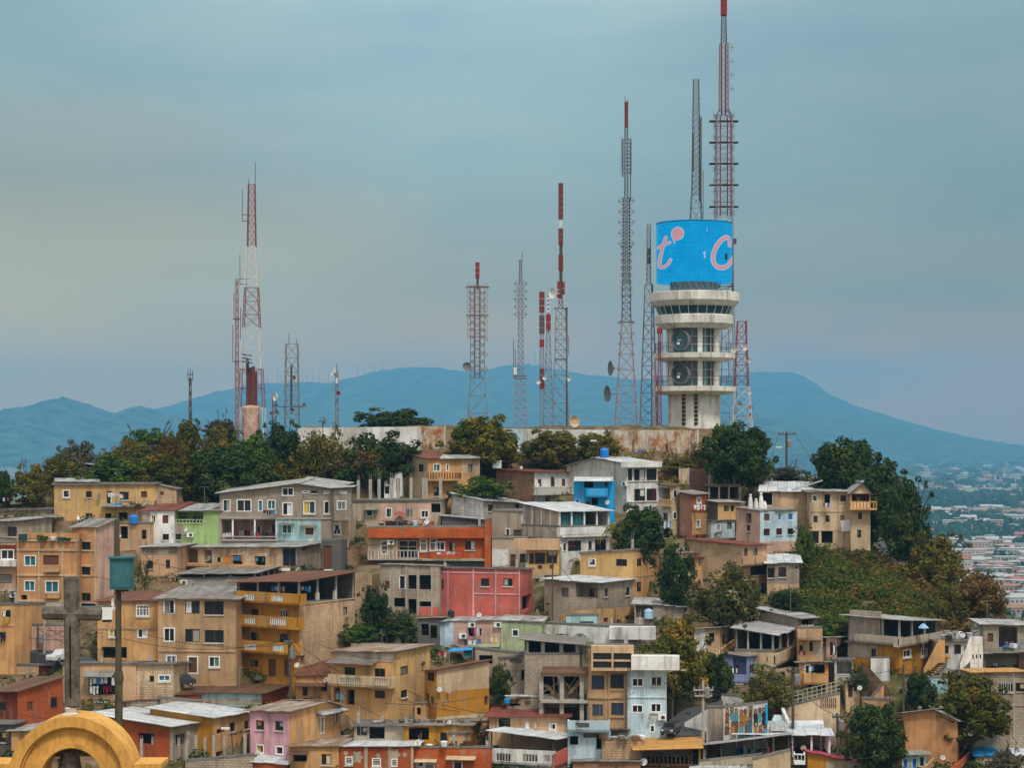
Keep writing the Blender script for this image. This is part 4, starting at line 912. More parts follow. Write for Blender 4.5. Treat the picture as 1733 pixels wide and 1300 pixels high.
T_((436, 776, 518, 830), 830, 'round', 'leaf_yellow', 'small yellow topped green tree above the sloping roof of the grey block house', -2)
T_((500, 708, 596, 825), 830, 'sparse', 'leaf_olive', 'thin olive tree with bare grey branches in front of the white wall')
T_((575, 724, 712, 812), 822, 'wide', 'leaf_dark', 'wide dark tree in front of the white wall, left of its rusty panel')
T_((572, 752, 668, 815), 824, 'sparse', 'leaf_brown', 'low dry brown tree under the wide dark tree', -1)
T_((594, 687, 738, 732), 740, 'wide', 'leaf_dark', 'broad dark green tree rising behind the white wall', 14)
T_((750, 702, 876, 800), 808, 'full', 'leaf_gold', 'big dome shaped yellow green tree between the two white walls')
T_((884, 727, 990, 788), 798, 'full', 'leaf_olive', 'olive tree in front of the pale wall, left of the blue tank roof', 1)
T_((900, 742, 968, 795), 800, 'sparse', 'leaf_brown', 'brown twiggy bush below the slim ladder topped mast')
T_((972, 730, 1048, 785), 790, 'full', 'leaf_gold', 'yellow brown tree beside the blue roof tank')
T_((1120, 772, 1185, 805), 808, 'shaggy', 'leaf_olive', 'olive brush on the bank below the rusty wall', 0)
T_((1030, 775, 1090, 800), 806, 'loose', 'leaf_brown', 'dry brush right of the yellow brown tree by the blue roof tank', 0)
T_((1296, 790, 1372, 818), 822, 'shaggy', 'leaf_grey', 'dusty grey brush at the foot of the tall utility pole', 1)
T_((1160, 745, 1205, 795), 800, 'loose', 'leaf_brown', 'brown bush between the rusty wall and the big round tree')
T_((1187, 714, 1304, 822), 832, 'full', 'leaf_dark', 'big round dark tree at the right foot of the concrete tower', -1)
T_((1376, 740, 1492, 850), 862, 'full', 'leaf_dark', 'large round dark tree behind the white roofed cream house on the right')
T_((1432, 775, 1545, 900), 905, 'shaggy', 'leaf_dark', 'dark creeper covered tree right of the cream house with the ochre balcony', 2)
T_((1490, 806, 1578, 960), 962, 'shaggy', 'leaf_dark', 'dark hanging mass of creepers at the right edge of the hill top', 2)
T_((1530, 900, 1640, 1010), 1000, 'shaggy', 'leaf_olive', 'brown and dark bush on the steep right slope below the creepers', 2)
T_((1600, 965, 1705, 1050), 1050, 'shaggy', 'leaf_brown', 'low brown bush at the right end of the slope', 2)
T_((1560, 980, 1640, 1052), 1045, 'loose', 'leaf_olive', 'dark olive shrub below the brown bush on the right slope', 0)
T_((1042, 853, 1132, 950), 958, 'full', 'leaf_dark', 'dark leafy tree beside the brown palm, right of the white terrace house', -1)
T_((1108, 920, 1178, 1040), 1046, 'shaggy', 'leaf_dark', 'tall dark green tree right of the yellow block house')
T_((1158, 945, 1288, 1060), 1060, 'loose', 'leaf_flower', 'olive tree dotted with pale blossoms in the middle of the right houses', -1)
T_((1190, 965, 1282, 1058), 1062, 'shaggy', 'leaf_olive', 'dense olive tree mixed with the blossoming tree', 0)
T_((764, 803, 866, 842), 848, 'wide', 'leaf_green', 'green tree in front of the red brick house at the hill top', -1)
T_((602, 990, 664, 1072), 1078, 'shaggy', 'leaf_dark', 'dark pointed tree beside the grey block house, left of the salmon building', 0, .8)
T_((560, 1055, 640, 1092), 1094, 'full', 'leaf_green', 'low green bush on the ledge above the brown patched roof', 0)
T_((640, 1040, 712, 1090), 1096, 'shaggy', 'leaf_dark', 'dark shrub below the grey block house', 1)
T_((1088, 1044, 1200, 1192), 1200, 'shaggy', 'leaf_gold', 'tall yellow green tree right of the light blue building')
T_((1188, 1104, 1240, 1178), 1184, 'full', 'leaf_dark', 'dark shrub between the yellow green tree and the lilac house')
T_((1262, 1134, 1348, 1195), 1200, 'round', 'leaf_olive', 'olive shrub below the lilac house', -1)
T_((1426, 1188, 1532, 1302), 1318, 'full', 'leaf_dark', 'dark ball shaped tree at the bottom right, left of the orange gabled house')
T_((1570, 1138, 1712, 1262), 1275, 'shaggy', 'leaf_yellow', 'large tree with yellow top behind the orange gabled house')
T_((1528, 1136, 1584, 1205), 1210, 'full', 'leaf_dark', 'dark shrub below the ochre house with outside stairs', 1)
T_((1668, 1268, 1740, 1330), 1335, 'shaggy', 'leaf_grey', 'grey green bush in the bottom right corner')
T_((824, 1124, 868, 1186), 1192, 'shaggy', 'leaf_dark', 'dark shrub right of the cream and mustard house', 1)
T_((1342, 888, 1378, 950), 954, 'shaggy', 'leaf_green', 'green bush between the light blue house and the big cream house', -1)
T_((232, 940, 258, 994), 1002, 'sparse', 'leaf_dark', 'thin dark shrub right of the teal box on the pole', -2)
T_((1300, 1000, 1356, 1040), 1042, 'full', 'leaf_dark', 'dark green shrub right of the blossoming tree', 1)
T_((1380, 1040, 1452, 1092), 1094, 'full', 'leaf_green', 'green shrub left of the wide grey roof on the right', 1)
T_((1432, 1120, 1475, 1178), 1182, 'loose', 'leaf_dark', 'dark shrub beside the porch of the stacked peach houses', 0)
T_((1596, 1130, 1640, 1162), 1166, 'loose', 'leaf_brown', 'small reddish shrub in front of the white house with stairs', 0)
# palm and banana
def palm(x, ytop, base, R_, label, leaf, nf=13, name='palm_tree', droop=.9, dD=0):
    D = depth_of(base) + dD; k = D / F; X = (x - HX) * k; g = min(ground_z(X, D), (HY - base) * k); zc = (HY - ytop) * k
    root = empty(name, label, 'palm tree' if 'palm' in name else 'plant', (X, D, g)); r = random.Random(int(x)); mb = MB()
    mb.bar((X, D, g), (X, D, zc), .16, 0, 8, .1); part(root, 'trunk', mb, ['bark'])
    for i in range(nf):
        t = 2 * math.pi * i / nf + r.uniform(-.2, .2); mb = MB(); ln = R_ * r.uniform(.8, 1.15); up = r.uniform(.3, 1.1); prev = V((X, D, zc))
        for j in range(1, 8):
            q = j / 7; c = V((X + math.cos(t) * ln * q, D + math.sin(t) * ln * q, zc + ln * (up * q - (up + droop) * q * q * .9))); d = (c - prev).normalized(); sd = d.cross(V((0, 0, 1))).normalized()
            mb.bar(prev, c, .03, 0, 3)
            w = ln * .22 * math.sin(math.pi * min(.97, q * .9 + .1))
            for sgn in (-1, 1):
                for h in range(3):
                    o = prev.lerp(c, h / 3); e = o + sd * sgn * w + d * w * .6 - V((0, 0, w * .55)); mb.face([o, o + d * .09, e])
            prev = c
        part(root, 'frond', mb, [leaf])
palm(1046, 893, 948, 1.9, 'small brown palm beside the white terrace house', 'leaf_palm', dD=-2)
palm(942, 849, 862, 1.0, 'green banana plant below the white balcony of the brick house', 'leaf_green', 7, 'banana_plant', .5, -1)
palm(1290, 1128, 1144, .9, 'small banana plant beside the lilac house', 'leaf_green', 6, 'banana_plant', .5, -2)
r = random.Random(9); mb = MB()
for i in range(520):
    x = r.uniform(1530, 1790); y = r.choice([r.uniform(775, 800), r.uniform(800, 830), r.uniform(838, 862), r.uniform(838, 862), r.uniform(876, 918), r.uniform(880, 915), r.uniform(900, 1060)])
    D = 90 * F / (y - HY); X = (x - HX) / F * D; s = D * .0032 * r.uniform(.6, 1.4); s = min(s, 9)
    for j in range(22):
        d = V((r.gauss(0, 1), r.gauss(0, 1), abs(r.gauss(0, 1)))).normalized(); leaf_quad(mb, V((X + d.x * s * 1.6, D + d.y * s * 1.6, -90 + s * .3 + d.z * s)), d, s * .5, r)
solo('distant_trees', mb, ['leaf_far'], 'hazy green trees between the houses of the far town', 'trees', (300, 1500, -90), kind='stuff')
# ---------------------------------------------------------------- air, sky, sun, camera
import json as _j
hz = bpy.data.materials.new('haze'); hz.use_nodes = True; t = hz.node_tree; t.nodes.clear(); o = t.nodes.new('ShaderNodeOutputMaterial'); v = t.nodes.new('ShaderNodeVolumePrincipled')
v.inputs['Density'].default_value = HAZE_D; v.inputs['Color'].default_value = HAZE_C; v.inputs['Anisotropy'].default_value = 0.0; t.links.new(v.outputs[0], o.inputs['Volume'])
mb = MB(); mb.box((-7600, -60, -94), (15200, 0, 0), (0, 10900, 0), (0, 0, 474))
ho = solo('haze', mb, [hz], None, None, (0, 0, -94), kind='stuff')
w = bpy.data.worlds.new('World'); SC.world = w; w.use_nodes = True; t = w.node_tree; t.nodes.clear()
class WT(NT):
    def __init__(s): s.t = t; s.n = t.nodes
n = WT(); out = t.nodes.new('ShaderNodeOutputWorld'); bg = t.nodes.new('ShaderNodeBackground'); t.links.new(bg.outputs[0], out.inputs[0])
SUN_EL, SUN_AZ = rad(56), rad(160)     # azimuth measured from +Y towards +X
sky = t.nodes.new('ShaderNodeTexSky'); sky.sky_type = 'NISHITA'; sky.sun_disc = False; sky.sun_elevation = SUN_EL; sky.sun_rotation = SUN_AZ; sky.air_density = 1.5; sky.dust_density = 3
tc = t.nodes.new('ShaderNodeTexCoord'); dirv = tc.outputs['Generated']
def wmap(sc):
    m = t.nodes.new('ShaderNodeMapping'); t.links.new(dirv, m.inputs[0]); m.inputs[3].default_value = sc; return m.outputs[0]
sep = t.nodes.new('ShaderNodeSeparateXYZ'); t.links.new(dirv, sep.inputs[0]); zc = sep.outputs[2]; xc = sep.outputs[0]
L = lambda c: tuple(lin(c)) + (1,)
cr = t.nodes.new('ShaderNodeValToRGB'); t.links.new(n.ramp(zc, 0.0, .5), cr.inputs[0])
els = cr.color_ramp.elements
stops = [(0.0, SKY[0]), (.06, SKY[0]), (.14, SKY[1]), (.26, SKY[2]), (.42, SKY[3]), (.6, SKY[4]), (1.0, SKY[4])]
while len(els) < len(stops): els.new(.5)
for e, (p, c) in zip(els, stops): e.position = p; e.color = tuple(c) + (1,)
col = cr.outputs[0]
cl = n.noise(wmap((3.2, 3.2, 11)), 1.6, 5, .55)
col = n.mix(n.ramp(cl, .42, .68, 0, .45), col, L((122, 152, 170)))          # bluish darker banks
cl2 = n.noise(wmap((2.4, 2.4, 14)), 2.3, 4, .5)
col = n.mix(n.ramp(cl2, .5, .72, 0, .42), col, L((178, 194, 194)))           # paler banks
# warm break in the cloud low on the left
dv = t.nodes.new('ShaderNodeVectorMath'); dv.operation = 'DISTANCE'; m = t.nodes.new('ShaderNodeMapping'); t.links.new(dirv, m.inputs[0]); m.inputs[3].default_value = (1, 1, 2.4)
wd = V((-.27, .96, .052)); t.links.new(m.outputs[0], dv.inputs[0]); dv.inputs[1].default_value = (wd.x, wd.y, wd.z * 2.4)
wf = n.ramp(n.math('ADD', dv.outputs['Value'], n.math('MULTIPLY', n.noise(wmap((5, 5, 16)), 1.5, 4), .12)), .06, .36, .75, 0)
col = n.mix(wf, col, tuple(SKYWARM) + (1,))
sk = n.mix(1.0, sky.outputs[0], (.1, .1, .1, 1), 'MULTIPLY')
col = n.mix(.1, col, sk)
dk = n.math('MULTIPLY', n.ramp(xc, .02, .22, 0, 1), n.ramp(zc, .22, .04, 0, .26)); dk = n.math('SUBTRACT', 1.0, dk); col = n.mix(1.0, col, n.add('ShaderNodeCombineColor', Red=dk, Green=dk, Blue=dk).outputs[0], 'MULTIPLY')
def spot(d, zs, r0, r1, amt):
    global col
    dv = t.nodes.new('ShaderNodeVectorMath'); dv.operation = 'DISTANCE'; m = t.nodes.new('ShaderNodeMapping'); t.links.new(dirv, m.inputs[0]); m.inputs[3].default_value = (1, 1, zs)
    t.links.new(m.outputs[0], dv.inputs[0]); dv.inputs[1].default_value = (d[0], d[1], d[2] * zs); k = n.math('ADD', 1.0, n.ramp(n.math('ADD', dv.outputs['Value'], n.math('MULTIPLY', n.noise(wmap((4, 4, 12)), 1.4, 4), .1)), r0, r1, amt, 0))
    col = n.mix(1.0, col, n.add('ShaderNodeCombineColor', Red=k, Green=k, Blue=k).outputs[0], 'MULTIPLY')
spot((-.02, .97, .215), 1.6, .04, .26, .26); spot((-.24, .96, .128), 3.0, .05, .24, -.2); spot((.24, .96, .16), 2.0, .05, .22, -.1)
gnd = n.ramp(zc, -.03, 0, 1, 0); col = n.mix(gnd, col, (.12, .12, .11, 1))
t.links.new(col, bg.inputs[0]); bg.inputs[1].default_value = 1.0
sl = bpy.data.lights.new('sun', 'SUN'); sl.energy = SUN_E; sl.angle = rad(11); sl.color = (1, .93, .84); so = bpy.data.objects.new('sun', sl); COL.objects.link(so)
sd = V((math.sin(SUN_AZ) * math.cos(SUN_EL), math.cos(SUN_AZ) * math.cos(SUN_EL), math.sin(SUN_EL))); so.rotation_euler = sd.to_track_quat('Z', 'Y').to_euler(); so.location = (40, -40, 90)
cam = bpy.data.cameras.new('camera'); cam.sensor_width = 36; cam.lens = 36 * F / 1733; cam.shift_y = (HY - 650) / 1733; cam.clip_start = 1; cam.clip_end = 20000
co = bpy.data.objects.new('camera', cam); COL.objects.link(co); co.location = (0, 0, 0); co.rotation_euler = (rad(90), 0, 0); SC.camera = co
SC.view_settings.view_transform = 'Standard'; SC.view_settings.look = 'None'; SC.view_settings.exposure = EXPO; SC.view_settings.gamma = 1
SC.cycles.use_denoising = True; SC.cycles.max_bounces = 5; SC.cycles.diffuse_bounces = 2; SC.cycles.glossy_bounces = 2; SC.cycles.transmission_bounces = 2; SC.cycles.volume_bounces = 2; SC.cycles.transparent_max_bounces = 6
# ================================================================ houses (surveyed sheet by sheet)
H = House
CLO = dict(w=(204, 204, 206), n=(40, 44, 62), r=(150, 34, 40), p=(196, 90, 130), b=(70, 120, 180), k=(34, 32, 36), o=(204, 120, 50), g=(90, 120, 96), m=(100, 36, 60), y=(200, 164, 70), t=(70, 160, 175), s=(176, 178, 196))
for q, cc in CLO.items(): flat('cloth_' + q, cc, .95, .05)
# ---- upper left
sheet(0, 690)
h = H('long pale yellow house with thin flat roof below the left ridge trees', (360, 1040, None), 752, (516, 512, 500), 3, 'yellow', None, None,
      'L418,548,466,602 w; L573,558,612,600 d; L712,558,752,642 d; L797,562,858,616 d; L940,558,980,600 k; L570,705,616,730 d; L700,706,742,752 o; L790,700,850,752 o', d=5)
h.sheets((h.c3(h.L, h.zl), h.c3(h.C, h.zc), h.c3(h.R, h.zr), h.c3(h.B, h.zl + h.zr - h.zc)), .25, 'slab'); hy1 = h
h.slab('L', 665, 1032, 652, 662, .9, 'concrete'); h.bal('L', 860, 618, 1032, 662, .9, 'concrete', 'rail', bm='mast_dark')
h.bands('L', [(520, 514, 528, 700), (752, 514, 760, 650), (905, 514, 912, 650), (360, 512, 1040, 520)], 'beige', .05)
h.sheets([h.on('L', x, y, .1) for x, y in ((368, 496), (660, 500))] + [h.on('L', 655, 476, -4), h.on('L', 372, 474, -4)], .1, 'zinc', name='roof')
h = H('small grey block annex at the right end of the long pale yellow house', (1041, 1176, None), 752, (516, 545, 535), 3, 'b:beige', None, 'fibro', 'L1068,560,1092,584 k', d=5, ov=.15)
h = H('open shelter with white sheet roof among the trees above the pale yellow house', (470, 620, None), 520, (450, 450, 445), 4, 'dgrey', None, None, '', d=3, name='shelter', cat='shelter', dD=6)
h.canopy((362, 382, 372), 'pale', .3, 2, 'dgrey', 'steel')
h = H('low brown brick hut with collapsed rusty roof at the far left', (20, 250, 345), 690, (655, 640, 650), 14, 'brick', 'b:beige', 'patch', '', dD=1, axis='x')
h = H('grey plastered shed wall below the rusty hut at the far left', (-60, 350, None), 728, (690, 680, 672), 2, 'dust', None, 'slab', '', d=3, name='shed', cat='shed')
h = H('grey block house with long white sheet roof at the left edge', (-60, 116, 346), 915, (760, 757, 732), 30, 'b:grey', 'b:dust', 'zinc', 'L52,795,112,860 d', ov=.35)
h.bands('L', [(-20, 860, 116, 868)], 'concrete')
h.sheets([h.on('R', 270, 722, .0), h.on('R', 345, 738, .3)] + [h.on('R', 520, 738, -2), h.on('R', 420, 715, -2)], .1, 'fibro', name='roof')
h = H('pinkish house with dark red upper band at the left edge, below the grey block house', (-60, 108, 112), 1235, (905, 905, 915), 6, 'pinkwall', None, 'slab', 'L4,945,95,1014 w; L-20,1112,78,1172 c; L40,1230,108,1290 w', d=5, ov=.05)
h.patch('L', -60, 916, 108, 1016, 'red'); h.slab('L', -60, 110, 1018, 1060, .8, 'white'); h.bands('L', [(-60, 1216, 108, 1226)], 'offwhite')
h.ac('L', 90, 1250)
# orange three storey house with cream trim
h = H('orange three storey house with cream trim and rounded white window frames', (112, 530, None), 1330, (890, 890, 886), 7, 'terra', None, 'slab',
      'L160,985,241,1058 t; L288,985,392,1050 k; L160,1153,235,1226 t; L300,1155,392,1236 t; L140,1250,180,1330 o', d=7, ov=.02, para=.5)
h.bands('L', [(112, 945, 530, 956), (112, 1112, 530, 1124), (112, 1284, 530, 1296), (112, 880, 530, 893)], 'cream', .1)
h.bands('L', [(120, 893, 128, 1284), (256, 893, 265, 1284), (412, 893, 422, 1284), (508, 893, 517, 1284)], 'cream', .06)
h.bal('L', 290, 1058, 392, 1098, .35, 'terra', 'bal', bm='cream'); h.bal('L', 300, 1240, 392, 1274, .35, 'terra', 'bal', bm='cream')
horange = h
h = H('orange stair tower of the cream trimmed house, with plain peach side and metal roof', (480, 645, 760), 1332, (800, 798, 748), 24, 'terra', 'pinkwall', 'fibro',
      'L538,897,603,950 d; L535,1063,602,1117 d; L535,1237,604,1290 d', ov=.25)
h.bands('L', [(480, 948, 645, 958), (480, 1116, 645, 1126), (633, 800, 642, 1300), (528, 886, 612, 895), (526, 1052, 612, 1061)], 'cream', .07)
h = H('peach rooftop house behind the pole with a blue tank on its roof', (775, 1000, None), 1050, (775, 775, 768), 6, 'peach', None, 'slab', 'L800,792,852,876 o; L945,815,976,878 d; L870,950,905,970 d', d=6, ov=.05, dD=4)
hpeach = h
h = H('small white house with rusty tile roof, right of the blue water tank', (945, 1160, None), 905, (690, 688, 636), 6, 'white', None, 'tile', 'L1005,716,1041,770 w; L1083,718,1122,772 k; L1083,843,1126,884 d', d=6.5, ov=.3, axis='y')
h.patch('L', 945, 700, 1000, 780, 'b:dust')
h = H('light green house with open upper porch beside the white rusty roofed house', (1162, 1478, None), 905, (690, 688, 640), 6, 'green', None, 'zinc', 'L1172,695,1354,774 p/1.6; L1165,843,1209,881 d', d=6, ov=.2)
for x0, x1 in ((1205, 1242), (1290, 1350)): u0, u1, z0, z1 = h.rect('L', x0, 718, x1, 774, -1.55); h.window('L', u0, u1, z0, z1, 'd', -1.5)
h.patch('L', 1162, 776, 1228, 882, 'b:dust'); h.ac('L', 1272, 848); h.bal('L', 1172, 745, 1354, 778, .05, 'green', 'rail'); hgreen = h
# long low house with patched roof
h = H('long low block house with a continuous grey sheet roof below the grey gabled house', (942, 1180, None), 1145, (932, 930, 900), 4, 'peach', None, 'zinc', 'L980,1023,1020,1075 d; L1105,1016,1133,1073 d', d=9, ov=.35, axis='y', dD=2)
h.patch('L', 942, 930, 1180, 985, 'b:grey')
sheet(340, 690)
h = H('low block house with open rooms full of clothes under a long grey roof', (-158, 640, 800), 1085, (932, 930, 902), 22, 'b:beige', 'b:dust', 'zinc',
      'L-128,945,-20,1035 p/1.2; L20,950,80,1040 p/1.0; L198,985,276,1046 o; L357,992,430,1056 o; L545,936,636,1058 n; R675,915,705,955 o', ov=.4, axis='y')
h.bands('L', [(75, 935, 90, 1060), (283, 935, 298, 1060), (536, 935, 546, 1080), (634, 935, 645, 1085)], 'concrete', .05); hlow = h
h.slab('L', -158, 540, 1050, 1066, .7, 'amber')
h = H('open sided terrace under a light grey sheet roof, left of the balcony building', (-150, 365, 500), 1200, (1145, 1140, 1140), 20, 'concrete', 'b:dust', 'slab', '', ov=.05, D=171, name='terrace_house')
h.canopy((1112, 1108, 1068), 'fibro', .35, 3, 'dgrey', 'concrete'); h.ac('L', -105, 1165)
# ---- grey gabled house
h = H('wide grey block house with shallow gable, white framed windows and a pale blue ground floor', (125, 880, None), 905, (572, 540, 500), 5, 'b:grey', None, 'zinc',
      'L145,612,198,695 t; L238,612,338,695 w; L380,616,413,694 t; L442,615,498,680 t; L540,533,619,590 w; L542,632,612,720 w; L682,622,764,710 t; L675,553,725,572 w; L735,553,775,572 d; L818,556,858,572 w; L818,622,858,710 w; L138,748,500,886 p/2.2=pinkwall; L540,778,608,842 t; L690,795,758,856 m',
      d=8, ov=.45, ridge=('L', 640, 508), dD=-1)
h.patch('L', 505, 745, 800, 890, 'cyan', label='pale blue painted ground floor panel'); h.patch('L', 720, 860, 750, 892, 'white', .03)
h.bands('L', [(125, 728, 505, 742), (505, 736, 880, 744)], 'concrete', .12); h.bands('L', [(207, 745, 218, 886), (354, 745, 365, 886), (497, 745, 507, 890)], 'white', .02)
for x0, x1, y0, y1, k_ in ((345, 403, 785, 840, 'w'), (475, 497, 780, 838, 'd')): u0, u1, z0, z1 = h.rect('L', x0, y0, x1, y1, -2.1); h.window('L', u0, u1, z0, z1, k_, -2.05)
h.awn('L', 525, 622, 768, .7, .15, 'r:fibro'); h.awn('L', 665, 770, 782, .7, .15, 'r:fibro'); h.bal('L', 138, 858, 498, 890, .15, 'concrete', 'rail', bm='mast_dark'); hgrey = h
h = H('projecting grey block bay at the right end of the gabled grey house', (885, 1002, 1008), 745, (535, 532, 528), 6, 'b:grey', None, 'zinc', 'L905,620,970,684 w; L925,556,972,574 w', d=6, ov=.35, found=.1, D=hgrey.D - 1.2)
h = H('recessed block room below the projecting grey bay', (800, 985, None), 905, (748, 746, 744), 5, 'b:beige', None, None, 'L880,775,935,850 w', d=4, D=hgrey.D + .1)
h = H('unfinished concrete house with bare columns on its roof, right of the grey gabled house', (1010, 1600, None), 800, (625, 620, 612), 3, 'dust', None, 'slab',
      'L1100,672,1146,726 t; L1232,668,1275,736 w; L1370,668,1410,734 d; L1465,683,1520,736 w; L1535,640,1600,700 o', d=7, ov=.15, dD=1)
h.patch('L', 1190, 640, 1530, 790, 'pinkwall'); h.awn('L', 1092, 1185, 672, .6, .12)
for x, y in ((1048, 485), (1128, 480), (1186, 478), (1268, 470), (1312, 475), (1400, 470), (1484, 470), (1500, 472), (1596, 466)):
    u, z, _ = h.uz('L', px(x), py(y)); u2, z2, _ = h.uz('L', px(x), py(618)); mb = MB(); h.fbox(mb, 'L', max(.02, u - .14), u + .14, z2, z, -.4, -.12)
    p_ = h.pt('L', u, z, -.26); [mb.bar((p_.x + a, p_.y, z), (p_.x + a, p_.y, z + .5), .015, 0, 3) for a in (-.07, .07)]; part(h.root, 'column', mb, ['concrete'])
hunf = h
h = H('white plastered wall block with sloping top behind the bare columns', (1222, 1342, None), 620, (478, 432, 430), 3, 'white', None, 'slab', 'L1226,525,1256,575 d; L1300,472,1328,560 d', d=3, ov=.02, dD=2)
# ---- middle top
sheet(680, 690)
h = H('peach house with red and white mono pitch roof and wooden balcony, at the hill top', (-2, 174, 520), 618, (302, 340, 344), 62, 'cream', 'amber', 'tile',
      'L112,378,143,428 d; R208,375,258,428 t; R293,375,316,425 w; R215,530,256,590 d; R440,378,470,430 c', ov=.3, axis='x')
h.bal('R', 176, 430, 396, 488, .9, 'amber', 'wood', bm='f_brown'); h.patch('R', 398, 345, 520, 440, 'cream'); h.sheets([h.on('R', 250, 345, .5), h.on('R', 522, 342, .5), h.on('R', 522, 328, -2), h.on('R', 270, 318, -2)], .0, 'zinc', name='roof')
h = H('red brick house with white front, tiled roof and balustraded balcony at the hill top', (628, 884, 1150), 660, (412, 432, 432), 48, 'b:brick', 'white', 'tile',
      'R907,477,931,526 k; R993,462,1016,526 q; R1067,475,1091,523 k; R960,590,990,640 d; R1092,590,1108,650 o', ov=.4, d=6, axis='y', dD=2)
h.bal('R', 918, 528, 1150, 582, 1.0, 'offwhite', 'bal', bm='offwhite')
h = H('tiny bright blue hut beside the green tree at the hill top', (736, 840, None), 600, (548, 552, 545), 4, 'blue', None, 'fibro', '', d=3, dD=3, name='hut', cat='hut')
h = H('big white gabled house with two rows of wide windows, below the blue roof tank', (1100, 1500, 1706), 690, (390, 372, 368), 48, 'offwhite', 'white', 'pale',
      'R1508,408,1536,487 d; R1548,408,1623,486 d; R1632,408,1698,486 d; R1550,542,1623,623 d; R1632,540,1698,622 d', ov=.35, ridge=('L', 1290, 338), d=8)
h.slab('R', 1490, 1733, 360, 398, .6, 'white', 'fascia'); h.ac('L', 1492, 508); h.bands('R', [(1500, 487, 1706, 493), (1500, 623, 1706, 630)], 'white', .1); hwhite = h
h = H('bright blue house with balcony and awning, left of the big white gabled house', (1146, 1414, None), 720, (478, 476, 470), 5, 'blue', None, 'slab',
      'L1155,612,1186,648 b; L1265,600,1308,650 o; L1215,492,1276,535 o; L1350,495,1372,530 d; L1228,625,1258,655 k', d=3, ov=.02, D=hwhite.D - 3.2)
h.bal('L', 1230, 540, 1372, 600, .8, 'blue', 'solid'); h.awn('L', 1150, 1462, 462, 1.0, .35, 'r:pale'); hblue = h
# ---- orange long house
h = H('long orange house with high orange roof parapet and cream left end', (-225, 560, None), 1030, (805, 800, 796), 4, 'orange', None, 'slab',
      'L-142,888,-92,980 g; L-26,880,108,1008 p/.9=beige; L120,875,170,960 g; L185,873,238,957 g; L80,890,80,891 d; L220,893,289,955 w; L315,898,358,958 d; L422,890,490,950 d; L268,885,269,886 d', d=7, ov=.0)
h.patch('L', -218, 870, -20, 1010, 'cream'); h.slab('L', -228, 562, 808, 870, .55, 'orange', 'roof_parapet'); h.slab('L', -228, 560, 1010, 1022, .7, 'concrete')
h.bal('L', -228, 950, 110, 1018, .75, 'concrete', 'rail', bm='f_white'); h.ac('L', -72, 898); h.bal('L', 190, 962, 400, 1018, .5, 'orange', 'solid')
u0, u1, z0, z1 = h.rect('L', -20, 885, 105, 1005, -.8); h.window('L', u0, u1, z0, z1, 'w', -.75); horg = h
h = H('square orange pillar standing at the right end of the orange house', (552, 594, 600), 1035, (752, 750, 748), 8, 'orange', None, 'slab', '', d=1.2, ov=.03, D=horg.D - .8, name='pillar', cat='pillar')
h = H('grey open ground floor with posts under the orange house', (-215, 560, None), 1110, (1026, 1024, 1020), 4, 'dgrey', None, None, 'L-190,1040,-130,1110 o; L-110,1035,20,1110 p/1.5; L60,1040,200,1110 o', d=5, D=horg.D - .3)
# ---- grey roofs
h = H('grey house with large white sheet roof and light block side above the orange house', (330, 542, 800), 800, (572, 618, 632), 38, 'b:white', 'dust', 'pale', 'R575,648,608,692 d; R748,643,783,704 d', ov=.4, axis='y', dD=3)
h = H('low dark lean-to with white sheet roof beside the light block wall', (268, 545, None), 800, (725, 748, 740), 4, 'dgrey', None, 'zinc', '', d=2.5, ov=.25, D=depth_of(py(800)) + .2)
h = H('stained grey retaining block with a stair, behind the peach balcony house', (600, 800, 1050), 880, (690, 700, 690), 14, 'dust', 'dust', None, 'L690,805,722,868 w; L745,815,800,868 c; R985,815,1025,860 c', d=6, dD=2)
h.sheets((h.c3(h.L, h.zl), h.c3(h.C, h.zc), h.c3(h.R, h.zr), h.c3(h.B, h.zl + h.zr - h.zc)), .05, 'slab')
mb = MB(); q0, q1 = h.on('R', 800, 760, .3), h.on('R', 912, 868, .3)
for dz in (0, .45): mb.bar(q0 + V((0, 0, dz)), q1 + V((0, 0, dz)), .06)
for i in range(7): mb.bar(q0.lerp(q1, i / 6) - V((0, 0, .2)), q0.lerp(q1, i / 6) + V((0, 0, .45)), .05)
part(h.root, 'stair_railing', mb, ['f_white'])
h = H('white terrace house with arched windows and glass-blue curtained upper terrace under a long white roof', (808, 1050, 1386), 1035, (790, 798, 795), 55, 'dust', 'white', 'slab',
      'R1070,897,1096,960 a; R1108,888,1196,958 d; R1237,887,1271,953 w; R1288,882,1363,955 d', ov=.03, d=7)
h.canopy((640, 695, 690), 'pale', .35, 4, 'offwhite', 'f_white'); h.bal('R', 1052, 798, 1384, 856, .35, 'white', 'solid'); h.bands('R', [(1050, 848, 1386, 860)], 'white', .4)
u0, u1, z0, z1 = h.rect('R', 1062, 708, 1212, 796, -.25); mb = MB()
for i in range(14): ua, ub = lerp(u0, u1, i / 14), lerp(u0, u1, (i + 1) / 14); mb.face([h.pt('R', ua, z0, -.2 - .12 * (i % 2)), h.pt('R', ub, z0, -.2 - .12 * ((i + 1) % 2)), h.pt('R', ub, z1, -.2 - .12 * ((i + 1) % 2)), h.pt('R', ua, z1, -.2 - .12 * (i % 2))])
part(h.root, 'curtain', mb, ['teal']); h.patch('L', 808, 700, 1050, 860, 'dust')
mb = MB(); O, e, top, ln = h.fc['L']; mb.face([h.pt('L', 0, h.zl, -.05), h.pt('L', ln, h.zc, -.05), h.pt('L', ln, (HY - py(700)) / F * h.C.y, -.05), h.pt('L', 0, (HY - py(648)) / F * h.L.y, -.05)]); part(h.root, 'side_wall', mb, ['dust']); hterr = h
